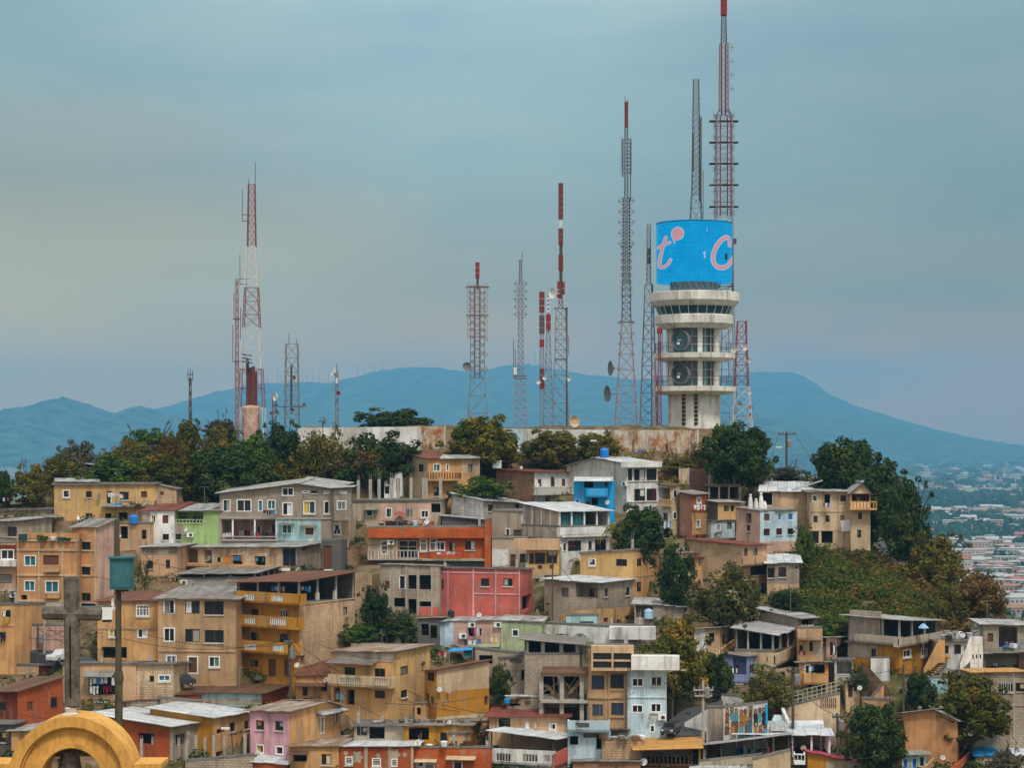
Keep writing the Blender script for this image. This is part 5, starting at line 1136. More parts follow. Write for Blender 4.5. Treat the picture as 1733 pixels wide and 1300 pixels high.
# ---- peach balcony house
h = H('old stained block wall house with brown door, right of the orange house', (602, 832, None), 1062, (875, 878, 870), 5, 'dust', None, 'slab', 'L724,978,759,1058 k; L787,975,826,1034 d', d=5, ov=.05)
h.patch('L', 602, 945, 712, 1062, 'b:white')
h = H('ochre house with arched brown windows and deep peach roof parapet', (838, 1048, None), 1108, (948, 946, 942), 5, 'yellow', None, 'slab',
      'L850,972,881,1042 q; L886,970,956,1042 q; L965,966,1036,1038 q; L905,1053,936,1078 k; L985,1049,1013,1076 k', d=6, ov=.02)
h.slab('L', 745, 1050, 878, 950, .8, 'peach', 'roof_parapet')
h = H('narrow dark ground floor with a mustard lower wall beneath the ochre arched window house', (872, 1044, None), 1300, (1108, 1106, 1104), 5, 'dust', None, None, 'L880,1140,916,1200 d; L950,1120,1040,1240 o', d=5, D=depth_of(py(1108)) - .2, found=5)
h.patch('L', 872, 1205, 946, 1300, 'mustard')
# ---- yellow block and grey block
h = H('ochre yellow block house with flat roof and small windows, left of the dark trees', (1188, 1540, 1716), 1295, (975, 952, 946), 28, 'yellow', 'amber', 'slab',
      'L1245,1006,1293,1056 w; L1428,1011,1501,1058 d; R1567,1006,1597,1056 d; R1650,1005,1686,1053 d; R1567,1163,1597,1229 d; R1650,1156,1683,1221 d', ov=.12, dD=3)
h.bands('R', [(1540, 1118, 1716, 1126)], 'tan', .04)
sheet(680, 970)
h = H('grey block house with white sheet roof in the centre, below the ochre yellow block house', (950, 1312, 1545), 275, (42, 68, 42), 30, 'b:dust', 'b:grey', 'pale',
      'L1066,100,1111,160 c; L1160,66,1308,166 p/1.3; R1345,105,1373,158 d; R1490,97,1519,150 d', ov=.35, axis='y')
u0, u1, z0, z1 = h.rect('L', 1250, 105, 1281, 166, -1.25); h.window('L', u0, u1, z0, z1, 'd', -1.2); hgb = h
h = H('stained orange ground floor below the grey block house', (1060, 1312, 1545), 345, (268, 240, 228), 30, 'amber', 'yellow', None, 'L1130,262,1166,272 d; R1345,300,1375,330 k; R1490,285,1515,330 d', D=hgb.D - .5, d=6)
h = H('salmon pink block building with pale pilasters and two small dark windows', (300, 790, 872), 282, (-4, 105, 105), 4, 'salmon', None, 'slab', '', d=6) if False else None
sheet(680, 690)
h = H('salmon pink building with pale pilasters and two small windows', (246, 790, 872), 1392, (1072, 1080, 1082), 14, 'salmon', None, 'slab',
      'L252,1142,281,1208 q; L527,1140,583,1192 d; L678,1140,738,1191 d; R802,1250,866,1350 o', ov=.15)
h.bands('L', [(303, 1075, 313, 1390), (472, 1075, 482, 1390), (621, 1075, 631, 1390), (780, 1078, 790, 1390), (246, 1098, 790, 1106), (475, 1240, 790, 1248)], 'pink', .05)
sheet(340, 690)
h = H('grey block house with deep open windows and potted plants, joined to the salmon building', (1196, 1590, None), 1385, (1048, 1062, 1056), 5, 'b:dust', None, 'fibro',
      'L1226,1155,1258,1206 k; L1320,1118,1366,1212 w; L1382,1118,1436,1212 o; L1456,1118,1534,1216 o; L1285,1270,1360,1332 o; L1382,1278,1436,1378 o; L1458,1294,1536,1330 o', d=6, ov=.2)
h.bands('L', [(1278, 1050, 1288, 1390), (1365, 1052, 1375, 1390), (1440, 1055, 1452, 1390), (1534, 1058, 1544, 1390)], 'concrete', .06); h.patch('L', 1452, 1332, 1590, 1400, 'salmon'); hplants = h
h = H('narrow cream block house end wall left of the deep window block house', (1015, 1140, None), 1400, (1112, 1110, 1106), 5, 'b:sand', None, None, '', d=4, dD=2)
# ---- right top
sheet(1020, 690)
h = H('pink house sliver squeezed behind the big white gabled house', (368, 508, None), 520, (430, 428, 424), 4, 'salmon', None, 'slab', 'L432,470,460,498 d', d=4, ov=.1, dD=3)
h = H('narrow cream house with arched windows and yellow balcony, right of the big white gabled house', (368, 452, 512), 868, (512, 524, 518), 45, 'offwhite', 'cream', 'brown',
      'L374,535,450,612 p/1.2=mustard; L398,700,440,756 w; R467,542,493,602 a; R467,690,491,746 a; L385,800,450,870 o', ov=.25, d=5, dD=1)
h.bal('L', 372, 612, 450, 660, .5, 'cream', 'bal', bm='mustard')
h = H('small red and orange house with brick side and grey roof', (512, 596, 694), 862, (562, 580, 574), 35, 'b:brick', 'redor', 'fibro', 'R625,597,656,640 w; R622,746,651,800 w', ov=.3, axis='y')
h.patch('R', 596, 692, 694, 846, 'amber'); h.bands('R', [(596, 684, 694, 692)], 'redor', .1); hred = h
h = H('small yellow overhanging house with grey side, right of the red and orange house', (697, 768, 922), 752, (622, 632, 632), 58, 'dgrey', 'yellow', 'zinc', 'R808,653,841,693 d; R853,653,876,692 d; R885,700,915,708 d', ov=.3, found=.05, dD=-3.2)
h = H('pale blue and white ground floor below the small yellow overhanging house', (700, 722, 880), 868, (760, 758, 752), 50, 'dust', 'paleblue', 'fibro', 'R755,774,786,824 w; R828,765,860,810 c', ov=.15)
h = H('light blue and white house with pointed windows and crumbling beige base', (890, 1050, 1297), 1000, (668, 690, 684), 58, 'pinkwall', 'paleblue', 'fibro',
      'L955,705,990,770 o; L960,785,988,824 d; R1075,708,1112,753 k; R1170,706,1193,752 b; R1235,706,1271,751 b; R1073,808,1114,852 d; R1157,806,1196,849 d; R1232,806,1271,846 d', ov=.2, d=6)
h.patch('R', 1052, 892, 1297, 1000, 'pinkwall'); hlb = h
for i, x in enumerate((985, 1022, 1056, 1080)):
    u, z, _ = h.uz('L', px(min(x, 1046)), py(655)); b_ = at(px(x), py(668), h.D + 2); mb = MB(); hh = (1.25, .85, 1.4, .6)[i]
    mb.lathe(b_, [(.2, -.3), (.22, hh * .3), (.14, hh * .75), (.1, hh * .8), (.15, hh * .92), (.02, hh)], 10); solo('garden_statue', mb, ['white'], ('tall', 'short', 'tallest', 'smallest')[i] + ' white concrete post on the roof behind the light blue house', 'post', b_ + V((0, 0, -.3)), smooth=True)
h = H('long tan wing under a white sheet roof, left part of the big cream house', (1060, 1382, None), 835, (560, 562, 500), 8, 'sand', None, 'pale', 'L1062,570,1130,650 o', d=8, ov=.35, axis='y', dD=2.5)
h = H('big cream three storey house with garage openings on the right hill edge', (1380, 1652, None), 945, (562, 562, 548), 6, 'beige', None, 'zinc',
      'L1397,582,1434,628 w; L1478,578,1516,638 o; L1584,585,1622,628 d; L1405,722,1432,766 d; L1484,720,1513,764 d; L1585,717,1609,760 c; L1390,826,1440,906 d; L1458,822,1534,906 o', d=8, ov=.5, dD=.5, axis='y')
h.bands('L', [(1380, 690, 1652, 697), (1380, 816, 1652, 823)], 'beige', .05); hcream = h
h.sheets([h.on('L', 1265, 556, .2), h.on('L', 1466, 492, .2), h.on('L', 1466, 488, -3), h.on('L', 1265, 550, -3)], .0, 'zinc', name='roof')
h = H('right end of the big cream house with small gable, red porch and ochre balcony', (1653, 1784, None), 975, (568, 568, 560), 6, 'beige', None, 'zinc',
      'L1658,574,1782,630 p/1.4=red; L1703,698,1729,745 d; L1696,815,1723,868 d', d=8, ov=.3, ridge=('L', 1726, 508), dD=-.3)
h.bal('L', 1648, 625, 1828, 684, .9, 'amber', 'wood', bm='mustard')
u0, u1, z0, z1 = h.rect('L', 1690, 590, 1745, 630, -1.35); h.window('L', u0, u1, z0, z1, 'd', -1.3)
# ---- red roofed houses under the light blue one
h = H('peach house with long dark red roof and dark window band, above the blossoming tree', (545, 930, 1095), 1240, (878, 918, 916), 45, 'b:sand', 'peach', 'tile',
      'R940,938,966,990 c; R1003,937,1031,984 c; R985,1058,1086,1116 d; R1045,1176,1081,1241 d; R1000,1150,1030,1240 o', ov=.35, axis='y', d=6)
h.bal('R', 932, 996, 1094, 1052, .7, 'peach', 'solid')
h.bal('R', 1040, 1246, 1146, 1290, .7, 'amber', 'wood', bm='cream')
h = H('small house with red tiled hip roof left of the peach house with dark window band', (612, 930, None), 1105, (1000, 1002, 950), 6, 'amber', None, 'tile', 'L830,1020,862,1060 d; L640,1010,690,1060 o', d=5, ov=.3, axis='y', dD=-1.5)
h = H('small cream house with grey roof behind the blossoming tree', (500, 614, None), 1110, (970, 972, 945), 6, 'beige', None, 'fibro', 'L538,1003,586,1079 d', d=5, ov=.35, dD=-.5)
h = H('grey block house with white sheet roof at the foot of the light blue house', (1096, 1310, None), 1245, (1040, 1036, 982), 6, 'b:dust', None, 'pale', 'L1098,1070,1146,1136 d; L1170,1066,1223,1131 d; L1284,1060,1302,1074 d', d=6, ov=.3, axis='y')
h.patch('L', 1096, 1180, 1310, 1240, 'sand')
# ================================================================ lower half
sheet(0, 970)
h = H('ochre house with rusty patched roof behind the pole, left of the tan building', (650, 1052, None), 612, (192, 190, 130), 6, 'amber', None, 'rust',
      'L690,215,745,290 c; L907,213,996,291 g; L724,373,790,431 w; L915,373,984,436 w; L675,495,845,572 o', d=8, ov=.3, axis='y')
h.bands('L', [(650, 368, 1052, 378)], 'tan', .06)
h = H('tan three storey building with a column of white framed windows and a brown door', (1052, 1575, None), 690, (172, 176, 92), 5, 'tan', None, 'fibro',
      'L1090,172,1167,273 w; L1090,365,1167,461 w; L1105,548,1178,606 w; L1234,186,1331,273 d; L1234,375,1331,462 d; L1362,189,1491,279 d; L1364,382,1491,466 d; L1248,555,1322,676 m; L1390,556,1466,632 w', d=9, ov=.4, axis='y')
h.bands('L', [(1185, 180, 1193, 520), (1204, 180, 1212, 520), (1342, 180, 1350, 520), (1052, 520, 1575, 528)], 'tan', .08)
h = H('mustard yellow four storey building with white baluster balconies and cream block side', (1580, 2000, 2368), 700, (136, 130, 186), 14, 'mustard', 'b:sand', 'slab',
      'L1675,240,1724,292 d; L1865,243,1915,298 d; L1673,398,1724,462 d; L1865,408,1918,466 d; L1670,580,1722,625 d; L1790,575,1840,692 k; L1897,580,1940,690 k; R2288,228,2316,278 c; R2002,552,2030,612 o', ov=.02, d=9) if False else None
sheet(340, 970)
h = H('mustard yellow four storey building with white baluster balconies and cream block side', (240, 655, 1026), 702, (205, 205, 182), 30, 'mustard', 'b:sand', 'slab',
      'L335,240,384,292 d; L525,243,576,298 d; L333,398,384,462 d; L525,408,578,466 d; L330,580,382,625 d; L450,575,500,692 k; L557,580,600,690 k; R948,228,976,278 c; R662,552,690,612 o', ov=.02)
h.canopy((62, 58, -8), 'rust', .5, 3, 'dgrey', 'concrete')
h.bal('L', 238, 132, 656, 206, .9, 'mustard', 'solid', ((285, 140, 360, 182), (470, 148, 550, 190))); h.bal('L', 236, 290, 640, 370, .9, 'mustard', 'solid', ((290, 298, 365, 340), (460, 303, 570, 348))); h.bal('L', 236, 460, 620, 540, .9, 'mustard', 'solid', ((290, 472, 370, 514), (478, 480, 555, 524)))
h.bands('R', [(656, 188, 1026, 194)], 'sand', .06); hmust = h
for x, y0 in ((784, 132), (902, 120)): u, z, _ = h.uz('R', px(x), py(y0)); u2, z2, _ = h.uz('R', px(x), py(180)); mb = MB(); h.fbox(mb, 'R', u - .12, u + .12, z2, z, -.25, -.01); part(h.root, 'post', mb, ['offwhite'])
# behind cross: street corner
sheet(0, 970)
h = H('pinkish garden wall with grey terrace and plants above it, behind the stone cross', (135, 440, None), 545, (352, 350, 345), 5, 'pinkwall', None, 'slab', '', d=4, ov=.05)
h = H('grey terrace house under the orange cream trimmed house, behind the cross', (135, 640, None), 420, (198, 196, 190), 5, 'dust', None, None, 'L150,215,190,340 o; L200,220,260,290 d; L540,205,640,300 o; L300,250,420,330 o', d=3, D=horange.D - .6)
h = H('bright orange house with laundry at the left edge', (-70, 96, None), 660, (218, 215, 208), 10, 'amber', None, 'slab', 'L14,250,70,300 o; L-5,395,38,440 o', d=6, ov=.05)
h.bands('L', [(-70, 350, 96, 357)], 'terra', .05)
h = H('peach wall house with an awning full of laundry behind the foreground pole', (418, 905, None), 862, (610, 606, 600), 4, 'peach', None, 'slab', 'L590,690,768,816 o; L630,842,725,858 d', d=6, ov=.15)
h.awn('L', 572, 768, 652, 1.0, .35, 'r:fibro'); hp = h
h = H('grey block house with teal glass window joined to the peach wall house', (905, 1156, None), 845, (615, 610, 604), 4, 'b:beige', None, 'slab', 'L997,688,1028,728 d; L1055,680,1136,725 t', d=5, ov=.3, D=hp.D)
h = H('brick hut above the dark red house at the left', (88, 258, 415), 740, (612, 620, 625), 14, 'b:sand', 'red', 'slab', '', ov=.08, dD=2, name='hut', cat='hut')
h = H('dark red house with rusty brown roof at the left edge of the picture', (-60, 118, 416), 1012, (792, 792, 700), 38, 'red', 'redor', 'brown', 'L-10,864,42,920 d; R180,858,219,918 k; R338,830,382,900 d', ov=.3, axis='y', dD=-2)
h = H('low orange house with grey sheet roof tucked behind the yellow arch', (76, 380, None), 1225, (1055, 1050, 965), 8, 'amber', None, 'zinc', '', d=7, ov=.35, axis='y')
h = H('dark low shed at the left edge below the dark red house', (-60, 78, None), 1225, (1010, 1010, 980), 6, 'dgrey', None, 'slab', 'L-10,1060,40,1130 d', d=4, name='shed', cat='shed', dD=1)
h = H('long teal washed house with a brown rusty roof, below the tan building', (1320, 1745, 1912), 890, (802, 806, 752), 12, 'cyan', 'redor', 'brown', 'R1860,852,1880,872 d', ov=.35, axis='y', d=8)
h.patch('L', 1340, 840, 1745, 880, 'dust')
h = H('brown patched lean-to roof left of the long teal washed house', (1075, 1335, None), 870, (822, 812, 712), 4, 'redor', None, 'brown', '', d=8, ov=.25, axis='y', dD=.5)
h = H('brick red and grey house with a very wide white sheet roof, behind the concrete posts', (600, 1130, 1412), 1265, (940, 1022, 985), 28, 'redor', 'b:dust', 'pale', 'L920,1072,1030,1146 o; R1170,1076,1232,1150 o; R1325,1060,1366,1130 o', ov=.45, axis='x')
h = H('yellow house with a wide white sheet roof beside the brick red and grey house', (1000, 1420, 1660), 1262, (905, 968, 925), 26, 'mustard', 'amber', 'pale', 'R1445,1040,1500,1072 o; R1530,1000,1566,1060 d; R1628,985,1660,1040 d; R1580,1160,1640,1240 o; R1440,1190,1490,1240 o', ov=.4, axis='x', dD=2)
sheet(340, 970)
h = H('pink house with ochre side and patched rusty gable roof', (326, 590, 932), 1252, (918, 926, 892), 30, 'pink', 'amber', 'patch',
      'L368,985,421,1046 d; L496,990,549,1052 d; L368,1145,421,1206 w; L497,1155,551,1216 w; R797,950,823,1076 m; R890,930,910,1000 d', ov=.35, ridge=('R', 830, 862))
h.awn('R', 762, 930, 912, .8, .15, 'r:zinc'); hpink = h
h = H('ochre house with long white balustrade balcony and brown patched roof in the lower centre', (868, 1284, 1530), 962, (525, 528, 482), 24, 'amber', 'yellow', 'patch',
      'L957,630,1029,692 d; L1157,638,1228,700 d; L885,766,926,864 o; L970,780,1024,882 o; L1158,785,1227,838 d; R1330,622,1381,681 c; R1334,782,1376,832 d', ov=.3, axis='y')
h.patch('L', 900, 530, 1284, 586, 'dust', .05); h.awn('L', 848, 1178, 578, .9, .2, 'r:fibro')
h.bal('L', 845, 688, 1262, 762, 1.0, 'cream', 'solid', ((928, 702, 1065, 738), (1155, 706, 1245, 748)), bm='offwhite'); hoch = h
h = H('old brown house with sagging rusty roof left of the ochre balustrade house', (632, 868, None), 880, (692, 686, 540), 6, 'terra', None, 'rust', 'L678,762,712,822 d; L800,745,840,790 o', d=9, ov=.3, axis='y', dD=1)
h.awn('L', 630, 840, 735, .8, .15, 'r:brown')
h = H('brick hut with a slab roof on the weedy ledge above the patched roof', (858, 1000, None), 520, (398, 396, 392), 6, 'b:brick', None, 'slab', '', d=3.5, ov=.1, name='hut', cat='hut')
h = H('small grey hut with painted stain among shrubs on the ledge', (1196, 1335, None), 475, (388, 386, 382), 6, 'dust', None, 'slab', 'L1245,405,1290,465 k', d=3, ov=.03, name='hut', cat='hut')
h = H('cream and mustard house with rust roof and dishes on its side wall', (1490, 1572, 1920), 945, (655, 652, 588), 58, 'mustard', 'cream', 'rust',
      'L1510,655,1555,720 d; L1495,805,1522,896 o; L1532,826,1552,872 d; R1888,822,1912,882 k', ov=.3, axis='y')
h.patch('R', 1574, 782, 1920, 945, 'mustard', .02, label='mustard painted lower half of the side wall'); hcm = h
h = H('dark shack with open front and a hanging lamp, right of the pink house', (1020, 1380, None), 1120, (1022, 1020, 985), 5, 'dust', None, 'slab', 'L1040,1025,1110,1085 d; L1120,1030,1225,1110 o', d=5, ov=.3, name='shack', cat='shack')
h = H('low mustard building with dark open doorway, left of the cream rooftop box', (1350, 1790, None), 1150, (1020, 1020, 975), 5, 'mustard', None, 'fibro', 'L1384,1032,1520,1118 o; L1595,1065,1640,1140 d', d=6, ov=.35, axis='y')
h = H('mustard house with flat patched roof at the bottom, right of the pink house', (592, 918, None), 1320, (1160, 1160, 1090), 5, 'amber', None, 'patch', 'L614,1205,706,1262 o; L804,1210,869,1281 d', d=7, ov=.3, axis='y')
h.awn('L', 580, 718, 1188, .7, .15, 'r:brown')
h = H('red orange house with grey flower patterns and white roof edge at the bottom centre', (918, 1420, None), 1330, (1160, 1160, 1112), 4, 'redor', None, 'pale', 'L960,1226,1013,1282 g; L1140,1236,1201,1292 g; L1268,1240,1311,1296 g', d=6, ov=.3, axis='y')
h.bands('L', [(1090, 1160, 1112, 1330), (1250, 1165, 1268, 1330), (1400, 1160, 1420, 1330)], 'dust', .06)
for i, (x, y, r_) in enumerate(((1040, 1230, 38), (1290, 1215, 36), (966, 1205, 14), (1180, 1222, 16), (1360, 1215, 15))):
    mb = MB(); rr = r_ / KS * h.D / F; u, z, _ = h.uz('L', px(x), py(y)); pts = [h.pt('L', u + rr * (1 + .22 * math.cos(6 * t)) * math.cos(t), z + rr * (1 + .22 * math.cos(6 * t)) * math.sin(t), .012 + .002 * i) for t in [2 * math.pi * j / 36 for j in range(36)]]
    for a, b in zip(pts, pts[1:] + pts[:1]): mb.face([h.pt('L', u, z, .012 + .002 * i), a, b])
    part(h.root, 'painted_flower', mb, ['dust'])
sheet(680, 970)
h = H('orange house with small awnings at the bottom, left of the white roof terrace', (80, 592, None), 1330, (1172, 1170, 1164), 5, 'orange', None, 'slab', 'L92,1252,148,1300 w; L150,1256,220,1320 g; L340,1256,406,1320 w', d=8, ov=.05)
h.awn('L', 88, 236, 1242, .6, .12, 'cream'); h.awn('L', 300, 496, 1222, .7, .15, 'cream'); horb = h
h = H('cream rooftop box on the orange house at the bottom', (310, 420, 456), 1172, (1072, 1070, 1068), 16, 'peach', None, 'slab', '', ov=.15, d=2, D=horb.D + 2.5, found=.5, name='rooftop_room', cat='room')
h = H('pinkish house with laundry, a white left end and a pale green right end', (250, 660, None), 505, (326, 318, 290), 5, 'pinkwall', None, 'zinc', 'L450,360,492,425 o', d=7, ov=.25, axis='y')
h.patch('L', 250, 322, 345, 505, 'paleblue', .03); h.ac('L', 468, 345); h.ac('L', 640, 345); h.ac('L', 408, 420); hpk = h
h.slab('L', 440, 650, 480, 496, .8, 'palegreen')
h = H('pale green wall house with one white framed window, right of the pinkish laundry house', (660, 932, None), 520, (318, 330, 296), 5, 'palegreen', None, 'zinc', 'L733,375,781,428 w', d=6, ov=.2, axis='y')
h = H('grey block base with dark openings under the pinkish and green houses', (490, 820, None), 640, (508, 545, 540), 5, 'dust', None, 'slab', 'L515,550,605,610 o', d=5, ov=.05, dD=-.2)
h = H('dark shed with satellite dishes left of the pinkish laundry house', (105, 252, None), 500, (306, 304, 298), 5, 'dgrey', None, 'fibro', 'L130,340,180,420 o; L190,350,235,440 o', d=5, ov=.25, name='shed', cat='shed')
h = H('pale blue rooftop room with brick lattice, above the white terrace wall', (1096, 1300, None), 350, (285, 284, 280), 5, 'cyan', None, 'slab', 'L1185,324,1279,349 c', d=3, ov=.06, dD=-.5, name='rooftop_room', cat='room')
h = H('white terrace wall building left of the projecting blank white parapet', (930, 1386, None), 460, (338, 362, 356), 26, 'white', None, 'slab', 'L926,400,962,428 d', ov=.03, d=5)
hx = h; h = H('pale blue building with a long blank white parapet, above the tan box window building', (1386, 1600, None), 560, (362, 360, 352), 2, 'paleblue', None, 'slab', '', ov=.03, d=5, D=hx.D - .1)
h.slab('L', 1384, 1692, 362, 446, .9, 'white', 'parapet'); h.patch('L', 1386, 446, 1600, 560, 'white', .02)
sheet(1020, 970)
h = H('light blue four storey building with white corner balcony slab in the lower centre', (165, 426, None), 1095, (560, 556, 550), 4, 'paleblue', None, 'slab',
      'L193,700,273,762 w; L318,692,398,756 w; L193,878,271,938 w; L318,868,393,933 w; L313,1014,349,1068 w', d=8, ov=.05)
h.slab('L', 190, 512, 556, 650, 1.0, 'white', 'balcony_parapet'); h.bands('L', [(165, 826, 426, 834)], 'paleblue', .08); h.ac('L', 395, 962); hlbb = h
sheet(680, 970)
h = H('unfinished grey block house with open loft, left of the tan box window building', (818, 1185, None), 905, (545, 545, 540), 5, 'b:dust', None, 'slab', 'L800,650,818,718 o; L940,690,1040,820 o; L1080,690,1180,800 o', d=7, ov=.03, dD=1)
h.canopy((448, 480, 440), 'fibro', .5, 3, 'dgrey', 'concrete', pr=.14); hbr = h
h = H('grey block house with louvre window behind the dark shrub, left of the unfinished block house', (648, 822, None), 830, (575, 560, 550), 5, 'b:dust', None, 'slab', 'L796,648,818,718 o; L720,565,800,600 c', d=6, ov=.1, dD=1)
# open concrete frame in front
h = H('open concrete frame with two floors in front of the unfinished block house', (922, 1245, None), 1010, (985, 985, 980), 4, 'dgrey', None, None, '', d=4, name='unfinished_building', cat='building', D=hbr.D - 4.3, found=2)
zf = h.zb
for y0, y1 in ((664, 684), (852, 868)):
    u0, u1, za, zb_ = h.rect('L', 918, y0, 1255, y1); mb = MB(); h.fbox(mb, 'L', u0, u1, za, zb_, -3.6, .2); part(h.root, 'floor_slab', mb, ['r:brown' if y0 < 700 else 'concrete'])
for x in (930, 1066, 1200, 1248):
    for off in (-.15, -3.2):
        for y0, y1 in ((684, 852), (868, 985)):
            u, z1, _ = h.uz('L', px(x), py(y0), off); u2, z0, _ = h.uz('L', px(x), py(y1), off); mb = MB(); h.fbox(mb, 'L', u - .15, u + .15, z0 + (.004 if y1 == 852 else -.2), z1 - .004, off - .3, off); part(h.root, 'column', mb, ['concrete'])
r = random.Random(3)
for i in range(26):
    mb = MB(); a = h.on('L', r.uniform(940, 1190), r.uniform(790, 848), r.uniform(-2.5, -.6)); mb.bar(a, a + V((r.uniform(-1.2, 1.2), r.uniform(-.3, .3), r.uniform(.1, 1.4))), .05); part(h.root, 'plank', mb, ['sand'])
h = H('tan building with a big glazed box window and dark blue windows', (1245, 1505, None), 1060, (494, 490, 484), 4, 'tan', None, 'slab',
      'L1265,684,1351,779 n; L1390,676,1481,772 n; L1270,876,1341,956 n; L1395,868,1479,952 n; L1385,1050,1440,1095 o', d=8, ov=.1)
h.bands('L', [(1245, 828, 1505, 838), (1352, 660, 1362, 1000), (1378, 660, 1388, 1000), (1494, 660, 1504, 1000), (1385, 955, 1490, 968), (1380, 775, 1490, 785)], 'tan', .1)
mb = MB(); o_ = 1.0
u0, u1, z0, z1 = h.rect('L', 1262, 490, 1545, 655, o_); h.fbox(mb, 'L', u0, u1, z0, z0 + .22, 0, o_); h.fbox(mb, 'L', u0, u1, z1 - .5, z1, 0, o_)
for u in (u0, (u0 + u1) / 2 - .06, u1 - .14): h.fbox(mb, 'L', u, u + .14, z0 + .22, z1 - .5, 0, o_ - .003)
zm = lerp(z0, z1, .38); h.fbox(mb, 'L', u0 + .14, u1 - .14, zm, zm + .14, o_ - .14, o_ - .006); bx = part(h.root, 'box_window', mb, ['sand']); mb = MB(); mb.face([h.pt('L', u0 + .1, z0 + .2, o_ - .1), h.pt('L', u1 - .1, z0 + .2, o_ - .1), h.pt('L', u1 - .1, z1 - .4, o_ - .1), h.pt('L', u0 + .1, z1 - .4, o_ - .1)]); part(bx, 'pane', mb, ['g_dark']); htan = h
h = H('light blue balcony floor with patched blue sheets below, under the concrete frame', (1105, 1385, None), 1260, (1062, 1058, 1050), 5, 'paleblue', None, 'slab', 'L1210,1072,1295,1100 c; L1296,1075,1332,1180 o; L1120,1090,1175,1150 o', d=5, ov=.0, dD=1)
h.bal('L', 1104, 988, 1386, 1062, .7, 'paleblue', 'solid', ((1158, 1002, 1250, 1034),), bm='dgrey')
h = H('peach house with crumpled rusty tile roof, below the unfinished block house', (582, 1096, None), 1095, (962, 965, 890), 5, 'peach', None, 'tile', 'L646,968,724,1032 d; L980,1003,1031,1051 w', d=7, ov=.4, axis='y')
h = H('white house with balustraded roof terrace and white sheet canopy at the bottom centre', (590, 1015, 1155), 1330, (1290, 1288, 1255), 18, 'white', 'pinkwall', 'slab', 'L602,1290,762,1330 o; L780,1292,980,1330 o', ov=.02, d=7)
h.bal('L', 586, 1182, 1018, 1282, .35, 'white', 'solid', ((630, 1206, 726, 1256), (805, 1212, 904, 1260), (950, 1218, 986, 1258)), bm='offwhite'); h.canopy((1056, 1112, 1082), 'pale', .3, 3, None, 'f_dark', pr=.05)
h.bal('R', 1016, 1178, 1152, 1272, .15, 'salmon', 'solid')
mb = MB(); h.fbox(mb, 'L', h.tl * .6, h.tl, h.zc + .16, h.zc + 2.0, -5.9, -5.7); part(h.root, 'back_wall', mb, ['offwhite'])
h = H('stone block base at the bottom right of the light blue balcony', (1335, 1600, None), 1250, (1112, 1108, 1100), 5, 'b:sand', None, 'slab', '', d=5, ov=.05, name='retaining_wall', cat='wall')
h = H('low brown block house at the bottom, under the ochre canvas roof', (1140, 1590, None), 1340, (1262, 1262, 1225), 5, 'brick', None, 'fibro', '', d=6, ov=.2)
# ---- lower right
sheet(1020, 970)
h = H('small grey block house with a pale tank in front, left of the blossoming tree', (212, 540, None), 330, (208, 228, 186), 6, 'b:grey', None, 'zinc', 'L222,215,335,300 p/1.0', d=6, ov=.3, axis='y')
h = H('peach house with grey roof and a small lattice balcony, right of the yellow green tree', (610, 782, 872), 520, (376, 366, 358), 14, 'white', 'peach', 'zinc', 'L708,402,744,460 d; R795,415,816,476 k; R843,400,862,446 d', ov=.35, axis='y', d=6)
h.bal('R', 792, 462, 916, 520, .8, 'cream', 'wood', bm='mustard'); h.patch('L', 690, 372, 782, 525, 'peach')
h = H('grey house with dark open porch under a large white sheet roof', (882, 1140, 1290), 660, (520, 525, 505), 18, 'cream', 'cream', 'slab', 'L1090,560,1110,600 o', ov=.05, d=7)
h.canopy((372, 415, 368), 'zinc', .4, 3, 'dgrey', 'concrete'); h.bal('R', 1150, 518, 1288, 596, .6, 'cream', 'solid')
h.patch('R', 1145, 590, 1290, 655, 'dust', .03)
mb = MB(); q = h.rect('R', 1185, 420, 1284, 522, -.4); h.fbox(mb, 'R', q[0], q[1], q[2], q[3], -.6, -.45); part(h.root, 'brick_panel', mb, ['b:brick'])
h = H('long grey block house under a wide grey roof, above the open porch house', (1040, 1300, 1420), 400, (240, 300, 292), 34, 'b:grey', 'amber', 'zinc', 'R1325,310,1405,378 o', ov=.5, axis='y', d=6)
h = H('peach house with two solid balconies, right of the dark open porch house', (1298, 1466, None), 570, (375, 374, 368), 6, 'amber', None, 'slab', 'L1310,483,1336,528 d; L1376,460,1402,525 d', d=5, ov=.0, D=depth_of(py(620)))
h.bal('L', 1300, 382, 1466, 448, .8, 'peach', 'solid'); h.patch('L', 1408, 460, 1466, 570, 'dust')
h = H('narrow pinkish house with a dark porch, right of the two balcony house', (1490, 1558, 1665), 660, (432, 432, 428), 12, 'pinkwall', 'dust', 'zinc', 'L1514,460,1546,552 d; R1562,442,1660,570 p/2', ov=.5, axis='y', d=6, dD=1)
h = H('ochre lower house with solid balcony and awning below the two balcony house', (1310, 1505, None), 770, (600, 598, 590), 6, 'terra', None, 'fibro', 'L1345,612,1382,680 w; L1390,612,1480,672 o; L1370,740,1400,790 d; L1420,740,1480,790 o', d=6, ov=.35, axis='y')
h.bal('L', 1340, 672, 1504, 746, .7, 'amber', 'solid'); hol = h
h = H('white concrete porch stack with slender posts, right of the ochre lower house', (1545, 1668, None), 690, (580, 578, 575), 6, 'offwhite', None, 'slab', 'L1560,592,1660,680 p/1.4', d=4, ov=.2)
h = H('small lilac blue house with recessed front standing on a grey stilt wall', (805, 962, 1026), 735, (540, 562, 552), 20, 'lilac', None, 'fibro', 'L866,562,962,684 p/1.0; R980,610,1011,666 d; L875,700,935,738 d', ov=.25, d=4, found=.02)
